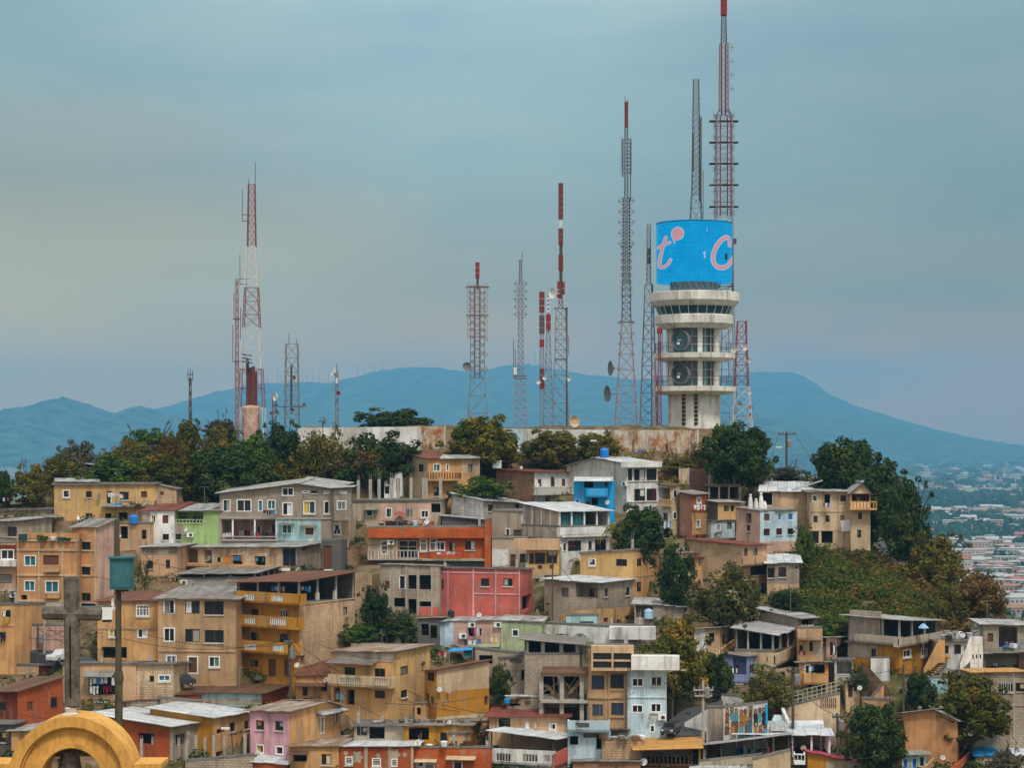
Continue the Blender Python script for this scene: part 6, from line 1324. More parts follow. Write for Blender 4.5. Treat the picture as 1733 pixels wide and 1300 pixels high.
h.bal('L', 864, 680, 964, 738, .08, 'lilac', 'solid'); u0, u1, z0, z1 = h.rect('L', 874, 618, 905, 690, -.95); h.window('L', u0, u1, z0, z1, 'k', -.9)
mb = MB(); h.fbox(mb, 'L', h.tl * .35, h.tl * .98, h.zb - 4, h.zb, -3, -.3); part(h.root, 'base', mb, ['dust']); hlil = h
# mural wall
h = H('white street wall with a mural of painted standing figures and a turquoise end', (805, 1100, None), 1130, (905, 868, 866), 4, 'offwhite', None, 'slab', '', d=.5, ov=.02, name='mural_wall', cat='wall')
h.patch('L', 1084, 880, 1100, 1012, 'blue', .03)
skin = [(150, 110, 86), (120, 82, 62), (168, 128, 100)]; clo = [(52, 92, 118), (152, 104, 48), (46, 42, 44), (84, 132, 140), (128, 74, 52), (98, 70, 54)]
for i, cc in enumerate(skin): flat('mural_skin_%d' % i, cc, .9, .1)
for i, cc in enumerate(clo): flat('mural_paint_%d' % i, cc, .9, .1)
r = random.Random(21)
for i in range(18):
    x = 836 + (i % 9) * 30 + r.uniform(-8, 8); y = (925 + r.uniform(-16, 16)) if i < 9 else (992 + r.uniform(-14, 50)); k_ = h.D / F / KS; u, z, _ = h.uz('L', px(x), py(y)); cl_ = lambda v: min(max(v, .02), h.tl - .02)
    lf = .012 + .003 * i; fig = MB(); w_ = r.uniform(12, 18) * k_; hh = r.uniform(56, 92) * k_; ln = r.uniform(-.25, .25)
    fig.face([h.pt('L', cl_(u + (a + ln * -b) * w_), z + b * hh, lf) for a, b in ((-.95, -1), (.9, -1), (.8, -.45), (1.05, -.25), (.7, -.06), (.2, 0), (-.2, 0), (-.75, -.08), (-1.0, -.3), (-.75, -.5))])
    fo = part(h.root, 'painted_figure', fig, ['mural_paint_%d' % r.choice([2, 2, 5, 5, 0, 1, 3, 4])])
    def blob(cx, cz, rx, rz, lift): mb = MB(); mb.face([h.pt('L', cl_(cx + rx * math.cos(t)), cz + rz * math.sin(t), lift) for t in [2 * math.pi * j / 14 for j in range(14)]]); return mb
    part(fo, 'painted_hair', blob(u, z + 10 * k_, 12 * k_, 18 * k_, lf + .001), ['mural_paint_2']); part(fo, 'painted_face', blob(u, z + 9 * k_, 8 * k_, 12 * k_, lf + .002), ['mural_skin_%d' % r.randrange(3)])
hmur = h
h = H('grey street side wall running left from the mural wall', (690, 806, None), 1045, (905, 905, 900), 4, 'dust', None, 'slab', '', d=.4, ov=.02, name='street_wall', cat='wall')
h = H('curved white roadside wall along the bend left of the mural', (545, 690, None), 1085, (1000, 915, 910), 26, 'white', None, None, '', d=.4, name='street_wall', cat='wall')
h = H('small orange hut wall above the turquoise steps', (1115, 1190, 1200), 910, (842, 858, 860), 10, 'redor', None, 'slab', '', d=2, ov=.02, name='hut', cat='hut')
h = H('beige stained wall with scrawled marks carrying the ramp railing', (1200, 1580, None), 985, (905, 812, 806), 10, 'beige', None, 'slab', '', d=3, ov=.02, name='ramp_wall', cat='wall')
r = random.Random(8)
for i in range(16):
    mb = MB(); u, z, _ = h.uz('L', px(1455 + (i % 8) * 14), py(850 + 36 * (i // 8))); mb.face([h.pt('L', u + a * .16, z + b * .42, .015) for a, b in ((-.3, -.5), (.1, -.5), (.4, r.uniform(-.2, .5)), (.1, .5), (-.2, .4))]); part(h.root, 'painted_mark', mb, ['brown'])
mb = MB()
for i in range(12):
    u = h.tl * (i + .2) / 12; zt_ = table(u, h.fc['L'][2]); mb.bar(h.pt('L', u, zt_, -.1), h.pt('L', u, zt_ + 1.0, -.1), .04)
for dz in (.4, .7, 1.0): mb.bar(h.pt('L', 0, h.zl + dz, -.1), h.pt('L', h.tl, h.zc + dz, -.1), .04)
part(h.root, 'railing', mb, ['concrete']); hramp = h
# turquoise stairs
st = empty('stairs', 'turquoise and white concrete steps right of the mural wall', 'stairs', at(px(1170), py(1010), hmur.D + 1))
for i in range(8):
    a = at(px(1122 + i * 3), py(1010 - i * 8.5), hmur.D + .3 + i * .35); b = at(px(1220 - i * 2), py(1010 - i * 8.5), hmur.D + .3 + i * .35); mb = MB(); mb.box((a.x, a.y, a.z - .5), (b.x - a.x, 0, 0), (0, .34, 0), (0, 0, .5)); part(st, 'step', mb, ['cyan' if i % 2 else 'white'])
mb = MB(); a = at(px(1200), py(910), hmur.D + 3); b = at(px(1240), py(1010), hmur.D); mb.bar(a, b, .16); part(st, 'side_wall', mb, ['white'])
# ochre canvas canopy
h = H('ochre canvas roof on a brown frame at the bottom right of centre', (265, 600, None), 1300, (1295, 1295, 1290), 5, 'brown', None, None, '', d=5, name='canvas_shelter', cat='shelter', found=2)
h.canopy((1176, 1166, 1090), 'canvas', .8, 4, None, 'wood', y0=1)
h.bal('L', 265, 1215, 600, 1290, .1, 'wood', 'wood', bm='wood')
mb = MB(); u0, u1, z0, z1 = h.rect('L', 280, 1180, 590, 1220, -3.2); h.fbox(mb, 'L', u0, u1, z0, z1, -3.4, -3.2); part(h.root, 'back_wall', mb, ['white'])
# long thin roof and white boat shaped roof
h = H('low mustard and brown yard building under a long thin grey roof, with laundry', (640, 1250, None), 1310, (1262, 1195, 1190), 6, 'dust', None, 'slab', 'L690,1165,825,1215 o', d=5, ov=.02)
h.canopy((1158, 1082, 1070), 'zinc', .25, 4, 'mustard', 'f_dark', pr=.06); hyard = h
h = H('cream yard wall at the bottom right, left of the white railing', (1000, 1252, None), 1340, (1252, 1190, 1185), 6, 'cream', None, 'slab', '', d=.5, ov=.02, name='yard_wall', cat='wall', D=hyard.D - 1.2)
h = H('open porch under a white curved canopy roof below the mural', (885, 1520, None), 1250, (1235, 1232, 1228), 5, 'dgrey', None, None, 'L1290,1240,1300,1244 o', d=4, name='porch', cat='porch', found=3, dD=2)
h.canopy((1078, 1088, 1040), 'tent', .3, 5, None, 'f_white', pr=.07)
mb = MB(); a = at(px(905), py(1040), h.D + 4); b = at(px(1470), py(1020), h.D + 4)
mb.bar(a, b, .55, 0, 12, .4); part(h.root, 'canopy_ridge', mb, ['r:tent'], smooth=True)
h = H('low white sheet roofed shed at the bottom edge, below the long thin roof', (610, 1110, None), 1345, (1300, 1310, 1232), 8, 'white', None, 'pale', '', d=6, ov=.35, axis='y', name='shed', cat='shed')
sheet(1293, 970)
h = H('mustard house with magenta sheet roof at the bottom, left of the ball shaped tree', (290, 690, None), 1330, (1195, 1286, 1260), 6, 'mustard', None, 'magenta', '', ov=.2, axis='y', d=5)
mb = MB(); h.patch('L', 415, 1200, 690, 1330, 'dust'); h.bal('L', 200, 1208, 275, 1280, 1.0, 'f_white', 'rail', bm='f_white')
h = H('wide house with ochre ground floor and open porch under a big grey sheet roof', (560, 905, 1160), 672, (465, 470, 466), 40, 'mustard', None, 'slab',
      'L715,505,748,565 d; R927,510,981,566 w; R1046,503,1089,561 w; R1106,502,1132,582 m', ov=.25, d=7)
h.patch('L', 560, 470, 752, 565, 'dust', .03); h.bal('L', 600, 418, 905, 474, .5, 'dust', 'solid'); h.bal('R', 900, 416, 1196, 474, .5, 'dust', 'solid')
h.canopy((285, 318, 318), 'zinc', .5, 3, 'dgrey', 'concrete'); hga = h
mb = MB(); h.fbox(mb, 'L', .1, h.tl * .62, h.zl + .2, h.zl + 2.6, -.25, -.05); part(h.root, 'block_wall', mb, ['b:grey'])
mb = MB(); zz = V((0, 0, .9)); t_ = V((0, .12, 0)); Ds = hga.D - 1.0
g4 = lambda x, y, D: at(px(x), py(y), D)
for i in range(9): a = g4(1188 - i * 13, 575 + i * 13.5, Ds + .15); mb.box(a, (.62, 0, 0), (0, .9, 0), (0, 0, .24 + .001 * i))
part(h.root, 'outside_stairs', mb, ['amber'])
mb = MB(); a, b, c = g4(1165, 600, Ds), g4(1066, 692, Ds), g4(1206, 600, Ds); zz = V((0, 0, 1.75)); mb.hexa((b, a, a + t_, b + t_, b + zz * .35, a + zz, a + t_ + zz, b + t_ + zz * .35)) ; mb.hexa((a, c, c + t_, a + t_, a + zz, c + zz, c + t_ + zz, a + t_ + zz)); part(h.root, 'stair_parapet', mb, ['amber'])
h = H('white garden wall left of the ochre walled house', (712, 838, None), 680, (572, 572, 572), 10, 'white', 'mustard', 'slab', '', d=3, ov=.0, name='garden_wall', cat='wall', D=hga.D - 1.5)
h = H('white two storey house with outside stairs and cluttered roof, right of the ochre walled house', (1158, 1460, None), 690, (460, 452, 440), 5, 'white', None, 'slab', 'L1184,485,1231,538 d; L1268,478,1313,541 d; L1335,490,1400,560 o; L1395,590,1420,640 k', d=7, ov=.3)
h.bal('L', 1325, 548, 1455, 575, .6, 'white', 'solid'); mb = MB(); Dw = h.D - 1.2; a, b, c = g4(1375, 590, Dw), g4(1308, 655, Dw), g4(1456, 590, Dw); zz = V((0, 0, 1.9)); mb.hexa((b, a, a + t_, b + t_, b + zz * .3, a + zz, a + t_ + zz, b + t_ + zz * .3)); mb.hexa((a - V((0, 0, 2.5)), c - V((0, 0, 2.5)), c + t_ - V((0, 0, 2.5)), a + t_ - V((0, 0, 2.5)), a + zz, c + zz, c + t_ + zz, a + t_ + zz)); sp_ = part(h.root, 'stair_parapet', mb, ['white'])
for x in (1388, 1413, 1438): mb = MB(); q0, q1 = g4(x, 572, Dw - .01), g4(x + 9, 545, Dw - .01); mb.box(q0, (q1.x - q0.x, 0, 0), (0, .008, 0), (0, 0, q1.z - q0.z)); part(sp_, 'slot', mb, ['g_dark'])
hws = h
h = H('grey block house with red shutter and open porch at the right edge', (1462, 1740, None), 640, (345, 352, 318), 6, 'b:grey', None, 'zinc', 'L1490,402,1529,461 k; L1565,360,1690,500 p/2', ov=.4, axis='y', d=6)
h = H('dark open stall at the right edge, below the red shutter house', (1462, 1745, None), 645, (540, 530, 500), 5, 'dgrey', None, 'fibro', 'L1480,545,1700,640 p/2; L1700,560,1730,630 k', d=5, ov=.35, axis='y', dD=-1)
h = H('large windowed grey block house with ochre roof edge at the right side', (1395, 1745, None), 1105, (668, 664, 640), 6, 'b:dust', None, 'canvas', 'L1566,730,1656,796 d; L1676,735,1740,798 d', d=8, ov=.25)
h.bands('L', [(1395, 790, 1745, 800), (1660, 668, 1672, 1100), (1395, 880, 1745, 887)], 'dust', .06)
h = H('tall orange gabled house with red front and balcony in the bottom right', (888, 1290, 1388), 1275, (942, 985, 985), 14, 'terra', 'redor', 'zinc',
      'R1300,1006,1326,1086 d; R1350,1006,1383,1094 d; R1300,1146,1331,1206 d; R1350,1130,1371,1196 d', ov=.4, ridge=('L', 1140, 912), d=6)
h.bal('R', 1290, 1212, 1420, 1260, .6, 'redor', 'bal', bm='salmon')
h = H('small shabby house with turquoise doors and patched grey roofs left of the orange gabled house', (870, 1082, None), 1320, (1220, 1212, 1152), 6, 'cyan', None, 'zinc', 'L925,1240,960,1310 b; L985,1235,1020,1310 b; L1040,1230,1065,1310 d', d=5, ov=.3, axis='y')
h.patch('L', 870, 1215, 920, 1320, 'brown')
h = H('low cream house with small balcony at the bottom, beside the turquoise doors', (925, 1110, 1195), 1310, (1140, 1160, 1125), 20, 'cream', 'cream', 'fibro', 'R1120,1170,1150,1220 d', ov=.3, axis='y', d=6, dD=3)
h.bal('R', 1080, 1232, 1192, 1290, .5, 'cream', 'bal', bm='amber')
# ---- small infill buildings between the big ones
sheet(1020, 690)
h = H('dark open undercroft with white posts below the big round dark tree', (705, 925, None), 625, (524, 520, 514), 5, 'dust', None, 'slab', 'L715,530,770,610 p/1.6=dgrey; L782,530,836,610 p/1.6=dgrey; L848,530,905,610 p/1.6=dgrey', d=5, name='undercroft', cat='building', dD=1)
h = H('small pale hut with a flat dark roof right of the big round dark tree', (1072, 1160, None), 505, (455, 452, 448), 5, 'offwhite', None, 'slab', 'L1095,470,1120,495 c', d=3, name='hut', cat='hut', ov=.2)
h = H('low grey parapet wall by the foot of the tall utility pole', (1150, 1285, None), 490, (464, 462, 460), 3, 'b:grey', None, 'slab', '', d=.4, ov=.02, name='parapet_wall', cat='wall', dD=2)
sheet(340, 690)
h = H('dark passage wall with an old wooden door below the recessed block room', (806, 938, None), 1098, (892, 890, 886), 5, 'dgrey', None, 'slab', 'L816,922,872,1088 k', d=3, ov=.03)
sheet(0, 970)
h = H('long low grey wall in front of the brown patched lean-to roof', (1050, 1345, None), 905, (838, 866, 862), 3, 'dust', None, 'slab', '', d=.4, ov=.02, name='low_wall', cat='wall')
h = H('small shed with rusty roof between the awning house and the wide white roofs', (800, 1050, None), 905, (862, 850, 838), 5, 'b:dust', None, 'rust', '', d=3, ov=.2, name='shed', cat='shed')
sheet(340, 970)
h = H('pale sheet roofed shed at the foot of the pink house', (352, 560, None), 1345, (1262, 1280, 1215), 6, 'redor', None, 'pale', '', d=4, ov=.25, axis='y', name='shed', cat='shed')
h = H('narrow ochre annex right of the ochre balustrade house', (1425, 1500, None), 960, (878, 876, 868), 6, 'amber', None, 'slab', 'L1440,900,1465,950 o', d=3, ov=.05)
h = H('grey stepped wall under the weedy ledge above the patched roof', (1000, 1200, None), 560, (470, 468, 464), 4, 'dust', None, None, '', d=2, name='retaining_wall', cat='wall')
sheet(680, 970)
h = H('low shed with white slab roof left of the open concrete frame', (696, 925, None), 905, (826, 832, 815), 6, 'b:dust', None, 'pale', 'L720,845,790,890 o', d=4, ov=.15, name='shed', cat='shed')
h = H('small dark lean-to with brown sheet roof right of the light blue balcony', (1390, 1500, None), 1095, (1048, 1052, 1030), 5, 'dgrey', None, 'brown', '', d=2.5, ov=.25, name='lean_to', cat='shed')
sheet(1020, 970)
h = H('low cream wall behind the mural, below the lilac house', (790, 990, None), 880, (818, 840, 834), 5, 'offwhite', None, 'slab', '', d=.5, ov=.02, name='garden_wall', cat='wall')
h = H('sandy retaining wall between the two peach houses and the ochre lower house', (1140, 1310, None), 720, (640, 630, 625), 5, 'sand', None, None, 'L1180,660,1215,715 d', d=3, name='retaining_wall', cat='wall')
sheet(1293, 970)
h = H('beige corrugated shack with junk left of the brown earth mound', (545, 640, None), 850, (722, 716, 705), 6, 'beige', None, 'fibro', 'L560,745,590,830 k; L600,740,632,790 o', d=3, ov=.25, name='shack', cat='shack')
h = H('ochre slanted wall below the brown earth mound', (728, 798, None), 900, (835, 748, 744), 5, 'amber', None, 'slab', '', d=.4, ov=.02, name='garden_wall', cat='wall')
h = H('terracotta block shed below the ochre slanted wall', (660, 835, None), 930, (845, 850, 838), 5, 'terra', None, 'slab', '', d=3, ov=.05, name='shed', cat='shed')
h = H('pale washed retaining wall below the white two storey house', (1080, 1225, None), 800, (706, 702, 698), 4, 'cyan', None, 'slab', '', d=.6, ov=.02, name='retaining_wall', cat='wall')
h = H('low shed with blue sheet roof at the bottom right, beside the grey green bush', (1415, 1570, None), 1290, (1225, 1222, 1160), 6, 'dust', None, 'blue', '', d=5, ov=.2, axis='y', name='shed', cat='shed')
h = H('open carport with bleached blue roof in the bottom right corner', (1690, 1790, None), 1310, (1225, 1222, 1170), 6, 'dust', None, 'tent', '', d=5, ov=.2, name='carport', cat='shed')
# ================================================================ carve level pads for the houses into the hill
from mathutils.geometry import intersect_point_line
PADS = []
for h in ALLH:
    e1, e2 = h.eL, h.eR; m = 1.2
    PADS.append((h.C - (e1 + e2) * m * .6, e1, e2, h.tl + m * 1.6, h.tr + m * 1.2, h.zb - .08, V((h.C.x, h.C.y)), max(h.tl, h.tr) + 4))
grid = {}
for p in PADS:
    cx, cy = p[6]
    for gx in range(int((cx - 22) // 10), int((cx + 22) // 10) + 1):
        for gy in range(int((cy - 22) // 10), int((cy + 22) // 10) + 1): grid.setdefault((gx, gy), []).append(p)
vs = hill.data.vertices
for v in vs:
    co_ = v.co
    if not 120 < co_.y < 235: continue
    for O, e1, e2, l1, l2, zb, c, R_ in grid.get((int(co_.x // 10), int(co_.y // 10)), ()):
        d = V((co_.x, co_.y)) - O; a, b = d.dot(e1), d.dot(e2)
        if -.2 < a < l1 and -.2 < b < l2 and co_.z > zb: co_.z = zb
hill.data.update()
def gz(X, D):
    z = ground_z(X, D)
    for O, e1, e2, l1, l2, zb, c, R_ in grid.get((int(X // 10), int(D // 10)), ()):
        d = V((X, D)) - O; a, b = d.dot(e1), d.dot(e2)
        if -.2 < a < l1 and -.2 < b < l2: z = min(z, zb)
    return z
# ground cover
def scrub(name, label, region, count, s0, s1, leaf, hgt=.5, seed=1, kind='bush'):
    r = random.Random(seed); mb = MB(); got = 0; tries = 0
    while got < count and tries < count * 30:
        tries += 1; x, y = r.uniform(region[0][0], region[1][0]), r.uniform(region[0][1], region[1][1])
        if len(region) > 2 and not region[2](x, y): continue
        D = depth_of(y) + r.uniform(-1, 1); X = (x - HX) / F * D; dn = mnoise.noise(V((X * .22, D * .22, seed)))
        if dn < -.12 + r.uniform(-.25, .25): continue
        c0 = V((X, D, gz(X, D))); R_ = r.uniform(s0, s1); got += 1
        for j in range(int(26 * R_ / .6)):
            d = V((r.gauss(0, 1), r.gauss(0, 1), abs(r.gauss(0, .8)))).normalized(); leaf_quad(mb, c0 + V((d.x * R_, d.y * R_, d.z * R_ * hgt + .05)), (d + V((r.uniform(-.6, .6), r.uniform(-.6, .6), .4))).normalized(), .15, r)
    return solo(name, mb, [leaf], label, 'vegetation', (0, 170, -15), kind='stuff')
slope = lambda x, y: y > table(x, [(1300, 925), (1480, 930), (1560, 962), (1650, 1012), (1733, 1068)]) + 2 and y < table(x, [(1300, 1035), (1430, 1072), (1560, 1055), (1733, 1090)])
scrub('slope_scrub', 'green and yellow scrub covering the open slope on the right', ((1300, 920), (1640, 1080), lambda x, y: slope(x, y) and x < 1490 + (y - 950) * .9), 640, .4, 1.0, 'leaf_slope', .7, 2)
scrub('yellow_scrub', 'yellowish weeds scattered over the right slope', ((1320, 940), (1560, 1070), slope), 260, .35, .8, 'leaf_yellow', .8, 4)
scrub('dry_brush', 'dry brown brush on the steep right end of the hill', ((1440, 925), (1740, 1110), slope), 760, .35, .8, 'leaf_brown', .6, 3)
scrub('ridge_brush', 'dry brush between the trees on the left ridge', ((-20, 745), (520, 870), lambda x, y: y > table(x, [(0, 850), (150, 815), (330, 775), (500, 752)])), 900, .5, 1.2, 'leaf_olive', .8, 5)
scrub('gap_weeds', 'weeds and grass growing in the gaps between the houses', ((0, 880), (1733, 1310), lambda x, y: True), 1700, .3, .8, 'leaf_dark', .8, 6)
scrub('gap_brush', 'dry yellowish brush in the gaps between the houses', ((0, 880), (1733, 1310), lambda x, y: True), 700, .25, .6, 'leaf_olive', .7, 16)
scrub('crest_brush', 'brush in front of the hill top walls', ((480, 770), (1400, 835), lambda x, y: True), 520, .35, .9, 'leaf_olive', .7, 7)
# ================================================================ things on and around the houses
bpy.context.view_layer.update(); DG = bpy.context.evaluated_depsgraph_get()
def hit(x, y):
    d = V(((x - HX) / F, 1, (HY - y) / F)).normalized(); o_ = V((0, 0, 0)) + d * 90
    ok, loc, nr, *_ = SC.ray_cast(DG, o_, d); return loc
def hitD(x, y): return hit(px(x), py(y)).y
def dish(x, y, r, label, fy=None, mat='dish', dirv=(-.5, -1, .55), D=None):
    D = (hitD(x, fy or y) - (.35 if fy is None else .0)) if D is None else D; c = at(px(x), py(y), D); d = V(dirv).normalized(); rr = r / KS / F * D; mb = MB()
    ft = at(px(x), py(fy), D) if fy else c + V((0, .4, -.1)); root = empty('satellite_dish', label, 'satellite dish', ft)
    mb.lathe(c, [(.02, 0), (rr * .5, rr * .08), (rr, rr * .3), (rr, rr * .3 + .03), (rr * .5, rr * .08 + .03), (.02, .03)], 16, 0, d); part(root, 'reflector', mb, [mat], smooth=True)
    m2 = MB(); m2.bar(c - d * .02, ft, .03, 0, 5); part(root, 'bracket', m2, ['steel'])
    m3 = MB(); lo_ = c - V((0, 0, rr * .9)); m3.bar(lo_, c + d * rr * 1.1, .015, 0, 4); m3.cbox(c + d * rr * 1.1, .08, .1, .08); part(root, 'feed_arm', m3, ['steel'])
def tank(x, y0, y1, wpx, label, mat, rib=3, fy=None, cap=.35):
    D = hitD(x, (fy or y1 + 3)); 
    c = at(px(x), py(y1), D); k_ = D / F / KS; r = wpx * k_ / 2; H_ = (y1 - y0) * k_; root = empty('water_tank', label, 'water tank', c); mb = MB()
    prof = [(r * .97, 0)]
    for i in range(rib): prof += [(r, H_ * (.06 + .22 * i)), (r, H_ * (.16 + .22 * i)), (r * .95, H_ * (.19 + .22 * i))]
    prof += [(r * .98, H_ * .74), (r * .8, H_ * .86), (r * cap, H_ * .94)]; mb.lathe(c, prof, 20); part(root, 'body', mb, [mat], smooth=True)
    m2 = MB(); m2.lathe(c + V((0, 0, H_ * .94)), [(r * cap, 0), (r * cap, H_ * .05), (.02, H_ * .06)], 14); part(root, 'lid', m2, [mat], smooth=True); return root
def laundry(x0, y0, x1, y1, cols, label, hpx=26, D=None, pull=.5, seed=0):
    if D is None: D = min(hitD(x0 + 2, y0 + 2), hitD(x1 - 2, y1 + 2), hitD((x0 + x1) / 2, (y0 + y1) / 2)) - pull
    a, b = at(px(x0), py(y0), D), at(px(x1), py(y1), D); root = empty('washing_line', label, 'laundry', a); r = random.Random(int(x0 + y0 * 7 + seed)); k_ = D / F / KS
    mb = MB(); mb.bar(a, b, .012, 0, 4); part(root, 'line', mb, ['cable']); n_ = len(cols); L_ = (b - a).length
    for i, cch in enumerate(cols):
        u0, u1 = (i + .06) / n_, (i + .94) / n_; p0, p1 = a.lerp(b, u0), a.lerp(b, u1); w_ = (p1 - p0); hh = hpx * k_ * r.uniform(.75, 1.2); t_ = r.random(); mb = MB()
        def q(u, v): return p0 + w_ * u - V((0, 0, hh * v)) + V((0, -.05 * math.sin(5 * u + 6 * v + i), 0))
        if t_ < .45: out = [(.2, 0), (.4, .03), (.6, .03), (.8, 0), (1, .22), (.86, .34), (.78, .26), (.78, 1), (.22, 1), (.22, .26), (.14, .34), (0, .22)]
        elif t_ < .7: out = [(.1, 0), (.9, 0), (.96, 1), (.62, 1), (.5, .4), (.38, 1), (.04, 1)]
        else: out = [(0, 0), (1, 0), (1, .5), (.98, 1), (.5, .96), (.02, 1), (0, .5)]
        pts = [q(u, v) for u, v in out]; bk = [p + V((0, .03, 0)) for p in pts]
        mb.face(list(reversed(pts))); mb.face(bk)
        for j in range(len(pts)): j2 = (j + 1) % len(pts); mb.face((pts[j], pts[j2], bk[j2], bk[j]))
        part(root, 'garment', mb, ['cloth_' + cch])
# dishes
sheet(0, 690)
dish(532, 740, 20, 'white satellite dish on the roof edge behind the orange stair tower', 752, dirv=(.2, -1, .6)); dish(660, 590, 14, 'grey satellite dish on the pale yellow house wall', mat='dish_grey')
dish(800, 860, 12, 'satellite dish on the peach rooftop house beside the pole'); dish(1243, 818, 14, 'white satellite dish on the light green house'); dish(1392, 1010, 20, 'white satellite dish on the low house with laundry rooms')
sheet(340, 690)
dish(156, 888, 16, 'dark satellite dish lying on the long grey sheet roof', 905, 'dish_grey', (.1, -.6, 1)); dish(1392, 768, 15, 'grey satellite dish on the orange house roof, left of a white one', 800, 'dish_grey'); dish(1510, 764, 18, 'white satellite dish on the orange house roof', 800)
sheet(680, 690)
dish(798, 402, 11, 'satellite dish on the tiled roof of the red brick house', 425); dish(1372, 634, 17, 'satellite dish on the lower wall of the bright blue house'); dish(906, 520, 15, 'satellite dish on the white front of the red brick house')
sheet(340, 970)
dish(838, 716, 18, 'satellite dish at the left end of the white balustrade balcony'); dish(642, 618, 18, 'satellite dish beside the mustard balcony building', 660); dish(1484, 606, 14, 'dark satellite dish on the side wall of the ochre balustrade house', mat='tank_black'); dish(1452, 1138, 24, 'white satellite dish on the roof of the bottom orange house', 1165)
sheet(680, 970)
dish(518, 283, 17, 'white satellite dish on the roof of the pinkish laundry house', 305); dish(255, 782, 18, 'left white satellite dish on the cream and mustard wall'); dish(316, 792, 16, 'right beige satellite dish on the cream and mustard wall', mat='beige')
dish(115, 1138, 22, 'big white satellite dish in front of the dark shack', 1165); dish(1615, 1266, 26, 'white satellite dish at the bottom edge under the ochre canvas roof')
dish(318, 1000, 14, 'small satellite dish near the low mustard building', 1020)
sheet(1020, 970)
dish(948, 358, 17, 'dark satellite dish on the sheet roof above the open porch', 385, 'tank_black', (-.2, -.8, .8)); dish(1075, 258, 15, 'left dark satellite dish of the pair on the long grey block house', 275, 'tank_black'); dish(1123, 256, 15, 'right dark satellite dish of the pair on the long grey block house', 275, 'tank_black')
dish(1340, 1172, 18, 'grey satellite dish under the white curved canopy', mat='beige'); dish(318, 968, 14, 'small dish on the light blue building wall', mat='beige')
sheet(1293, 970)
dish(1210, 425, 16, 'left white satellite dish on the cluttered roof of the white house', 450); dish(1327, 420, 16, 'right white satellite dish on the cluttered roof of the white house', 450); dish(1040, 902, 14, 'dark satellite dish on the roof of the orange gabled house', 922, 'dish_grey')
dish(1195, 1236, 17, 'white satellite dish on the small balcony at the bottom right'); dish(1380, 1076, 18, 'white satellite dish on the red front of the orange gabled house'); dish(640, 770, 16, 'satellite dish beside the dirt mound', 800)
sheet(1293, 690)
mb = MB(); c = hit(px(548), py(786)); mb.box(c + V((-.5, -.5, -.55)), (.9, -.2, .1), (0, .08, 0), (-.1, 0, 1.0)); solo('flat_antenna', mb, ['dish'], 'white square antenna panel on the big cream house wall', 'antenna', c)
# tanks
sheet(680, 690); tank(1350, 266, 334, 58, 'bright blue water tank on the roof of the big white gabled house', 'tank_blue', fy=346)
mb = MB(); D = hitD(640, 410); c = at(px(606), py(404), D); e = at(px(664), py(362), D); mb.box(c, (e.x - c.x, 0, 0), (0, 1.2, 0), (0, 0, e.z - c.z)); mb.box(c + V((-.05, -.05, e.z - c.z + .01)), (e.x - c.x + .1, 0, 0), (0, 1.3, 0), (0, 0, .12)); solo('water_tank', mb, ['tank_white'], 'white square roof tank left of the red brick house', 'water tank', c)
sheet(0, 690); tank(891, 712, 773, 60, 'squat blue water tank with a white label on the peach rooftop house', 'tank_blue', 3, 780)
sheet(340, 970); tank(912, 792, 846, 36, 'left pale blue water tank of the pair before the ochre balustrade house', 'tank_pale', 3, 850); tank(946, 794, 848, 34, 'right pale blue water tank of the pair before the ochre balustrade house', 'tank_pale', 3, 850)
sheet(680, 970); tank(328, 246, 296, 46, 'black water tank at the foot of the salmon building', 'tank_black', 3, 300); tank(836, 985, 1042, 32, 'white water tank before the peach house with crumpled roof', 'tank_white', 3, 1030); tank(890, 985, 1040, 26, 'beige barrel beside the white water tank', 'beige', 2, 1030)
sheet(1020, 970); tank(306, 236, 306, 62, 'pale blue tub tank in front of the small grey block house', 'tank_pale', 2, 312)
sheet(1293, 970); tank(1578, 436, 500, 26, 'blue barrel on the porch of the red shutter house', 'tank_blue', 2, 480); tank(625, 742, 800, 22, 'small grey tank beside the dirt mound', 'steel', 2, 800); tank(1418, 330, 362, 30, 'small white tank on the cluttered white house roof', 'tank_white', 2)
# laundry
sheet(0, 690); laundry(714, 566, 822, 578, 'wwsw', 'white laundry hanging on the long pale yellow house', 26, pull=1.0)
laundry(18, 600, 60, 600, 'wnp', 'clothes hanging by the rusty hut at the far left', 24)
sheet(340, 690); laundry(142, 838, 225, 832, 'wwwn', 'white laundry in the porch of the grey gabled house', 34, pull=.1); laundry(228, 820, 350, 820, 'pwwmrw', 'mixed laundry in the middle of the grey gabled house porch', 40, pull=.1); laundry(362, 834, 492, 836, 'rrnkmn', 'red and dark laundry at the right of the grey gabled house porch', 34, pull=.1)
laundry(414, 686, 510, 688, 'nknbs', 'dark laundry under the upper windows of the grey gabled house', 24); laundry(200, 992, 280, 990, 'obbo', 'orange and blue clothes in the low block house with open rooms', 38, pull=.2); laundry(110, 998, 196, 996, 'kyoo', 'brown and orange clothes left in the low block house', 38); laundry(362, 1000, 425, 1000, 'tnt', 'blue clothes in the right opening of the low block house', 30, pull=.1)
laundry(1570, 964, 1733, 962, 'wpwwp', 'pale laundry along the right half of the long orange house', 20); laundry(880, 790, 935, 786, 'wkw', 'clothes on the recessed block room of the grey house', 30)
laundry(470, 1192, 560, 1192, 'bwsw', 'pale laundry on the roof terrace of the mustard building', 34, pull=-.6); laundry(580, 1196, 630, 1196, 'pr', 'pink cloths on the roof terrace of the mustard building', 32, pull=-.6); laundry(645, 1194, 735, 1192, 'nsbb', 'blue laundry on the roof terrace of the mustard building', 34, pull=-.6)
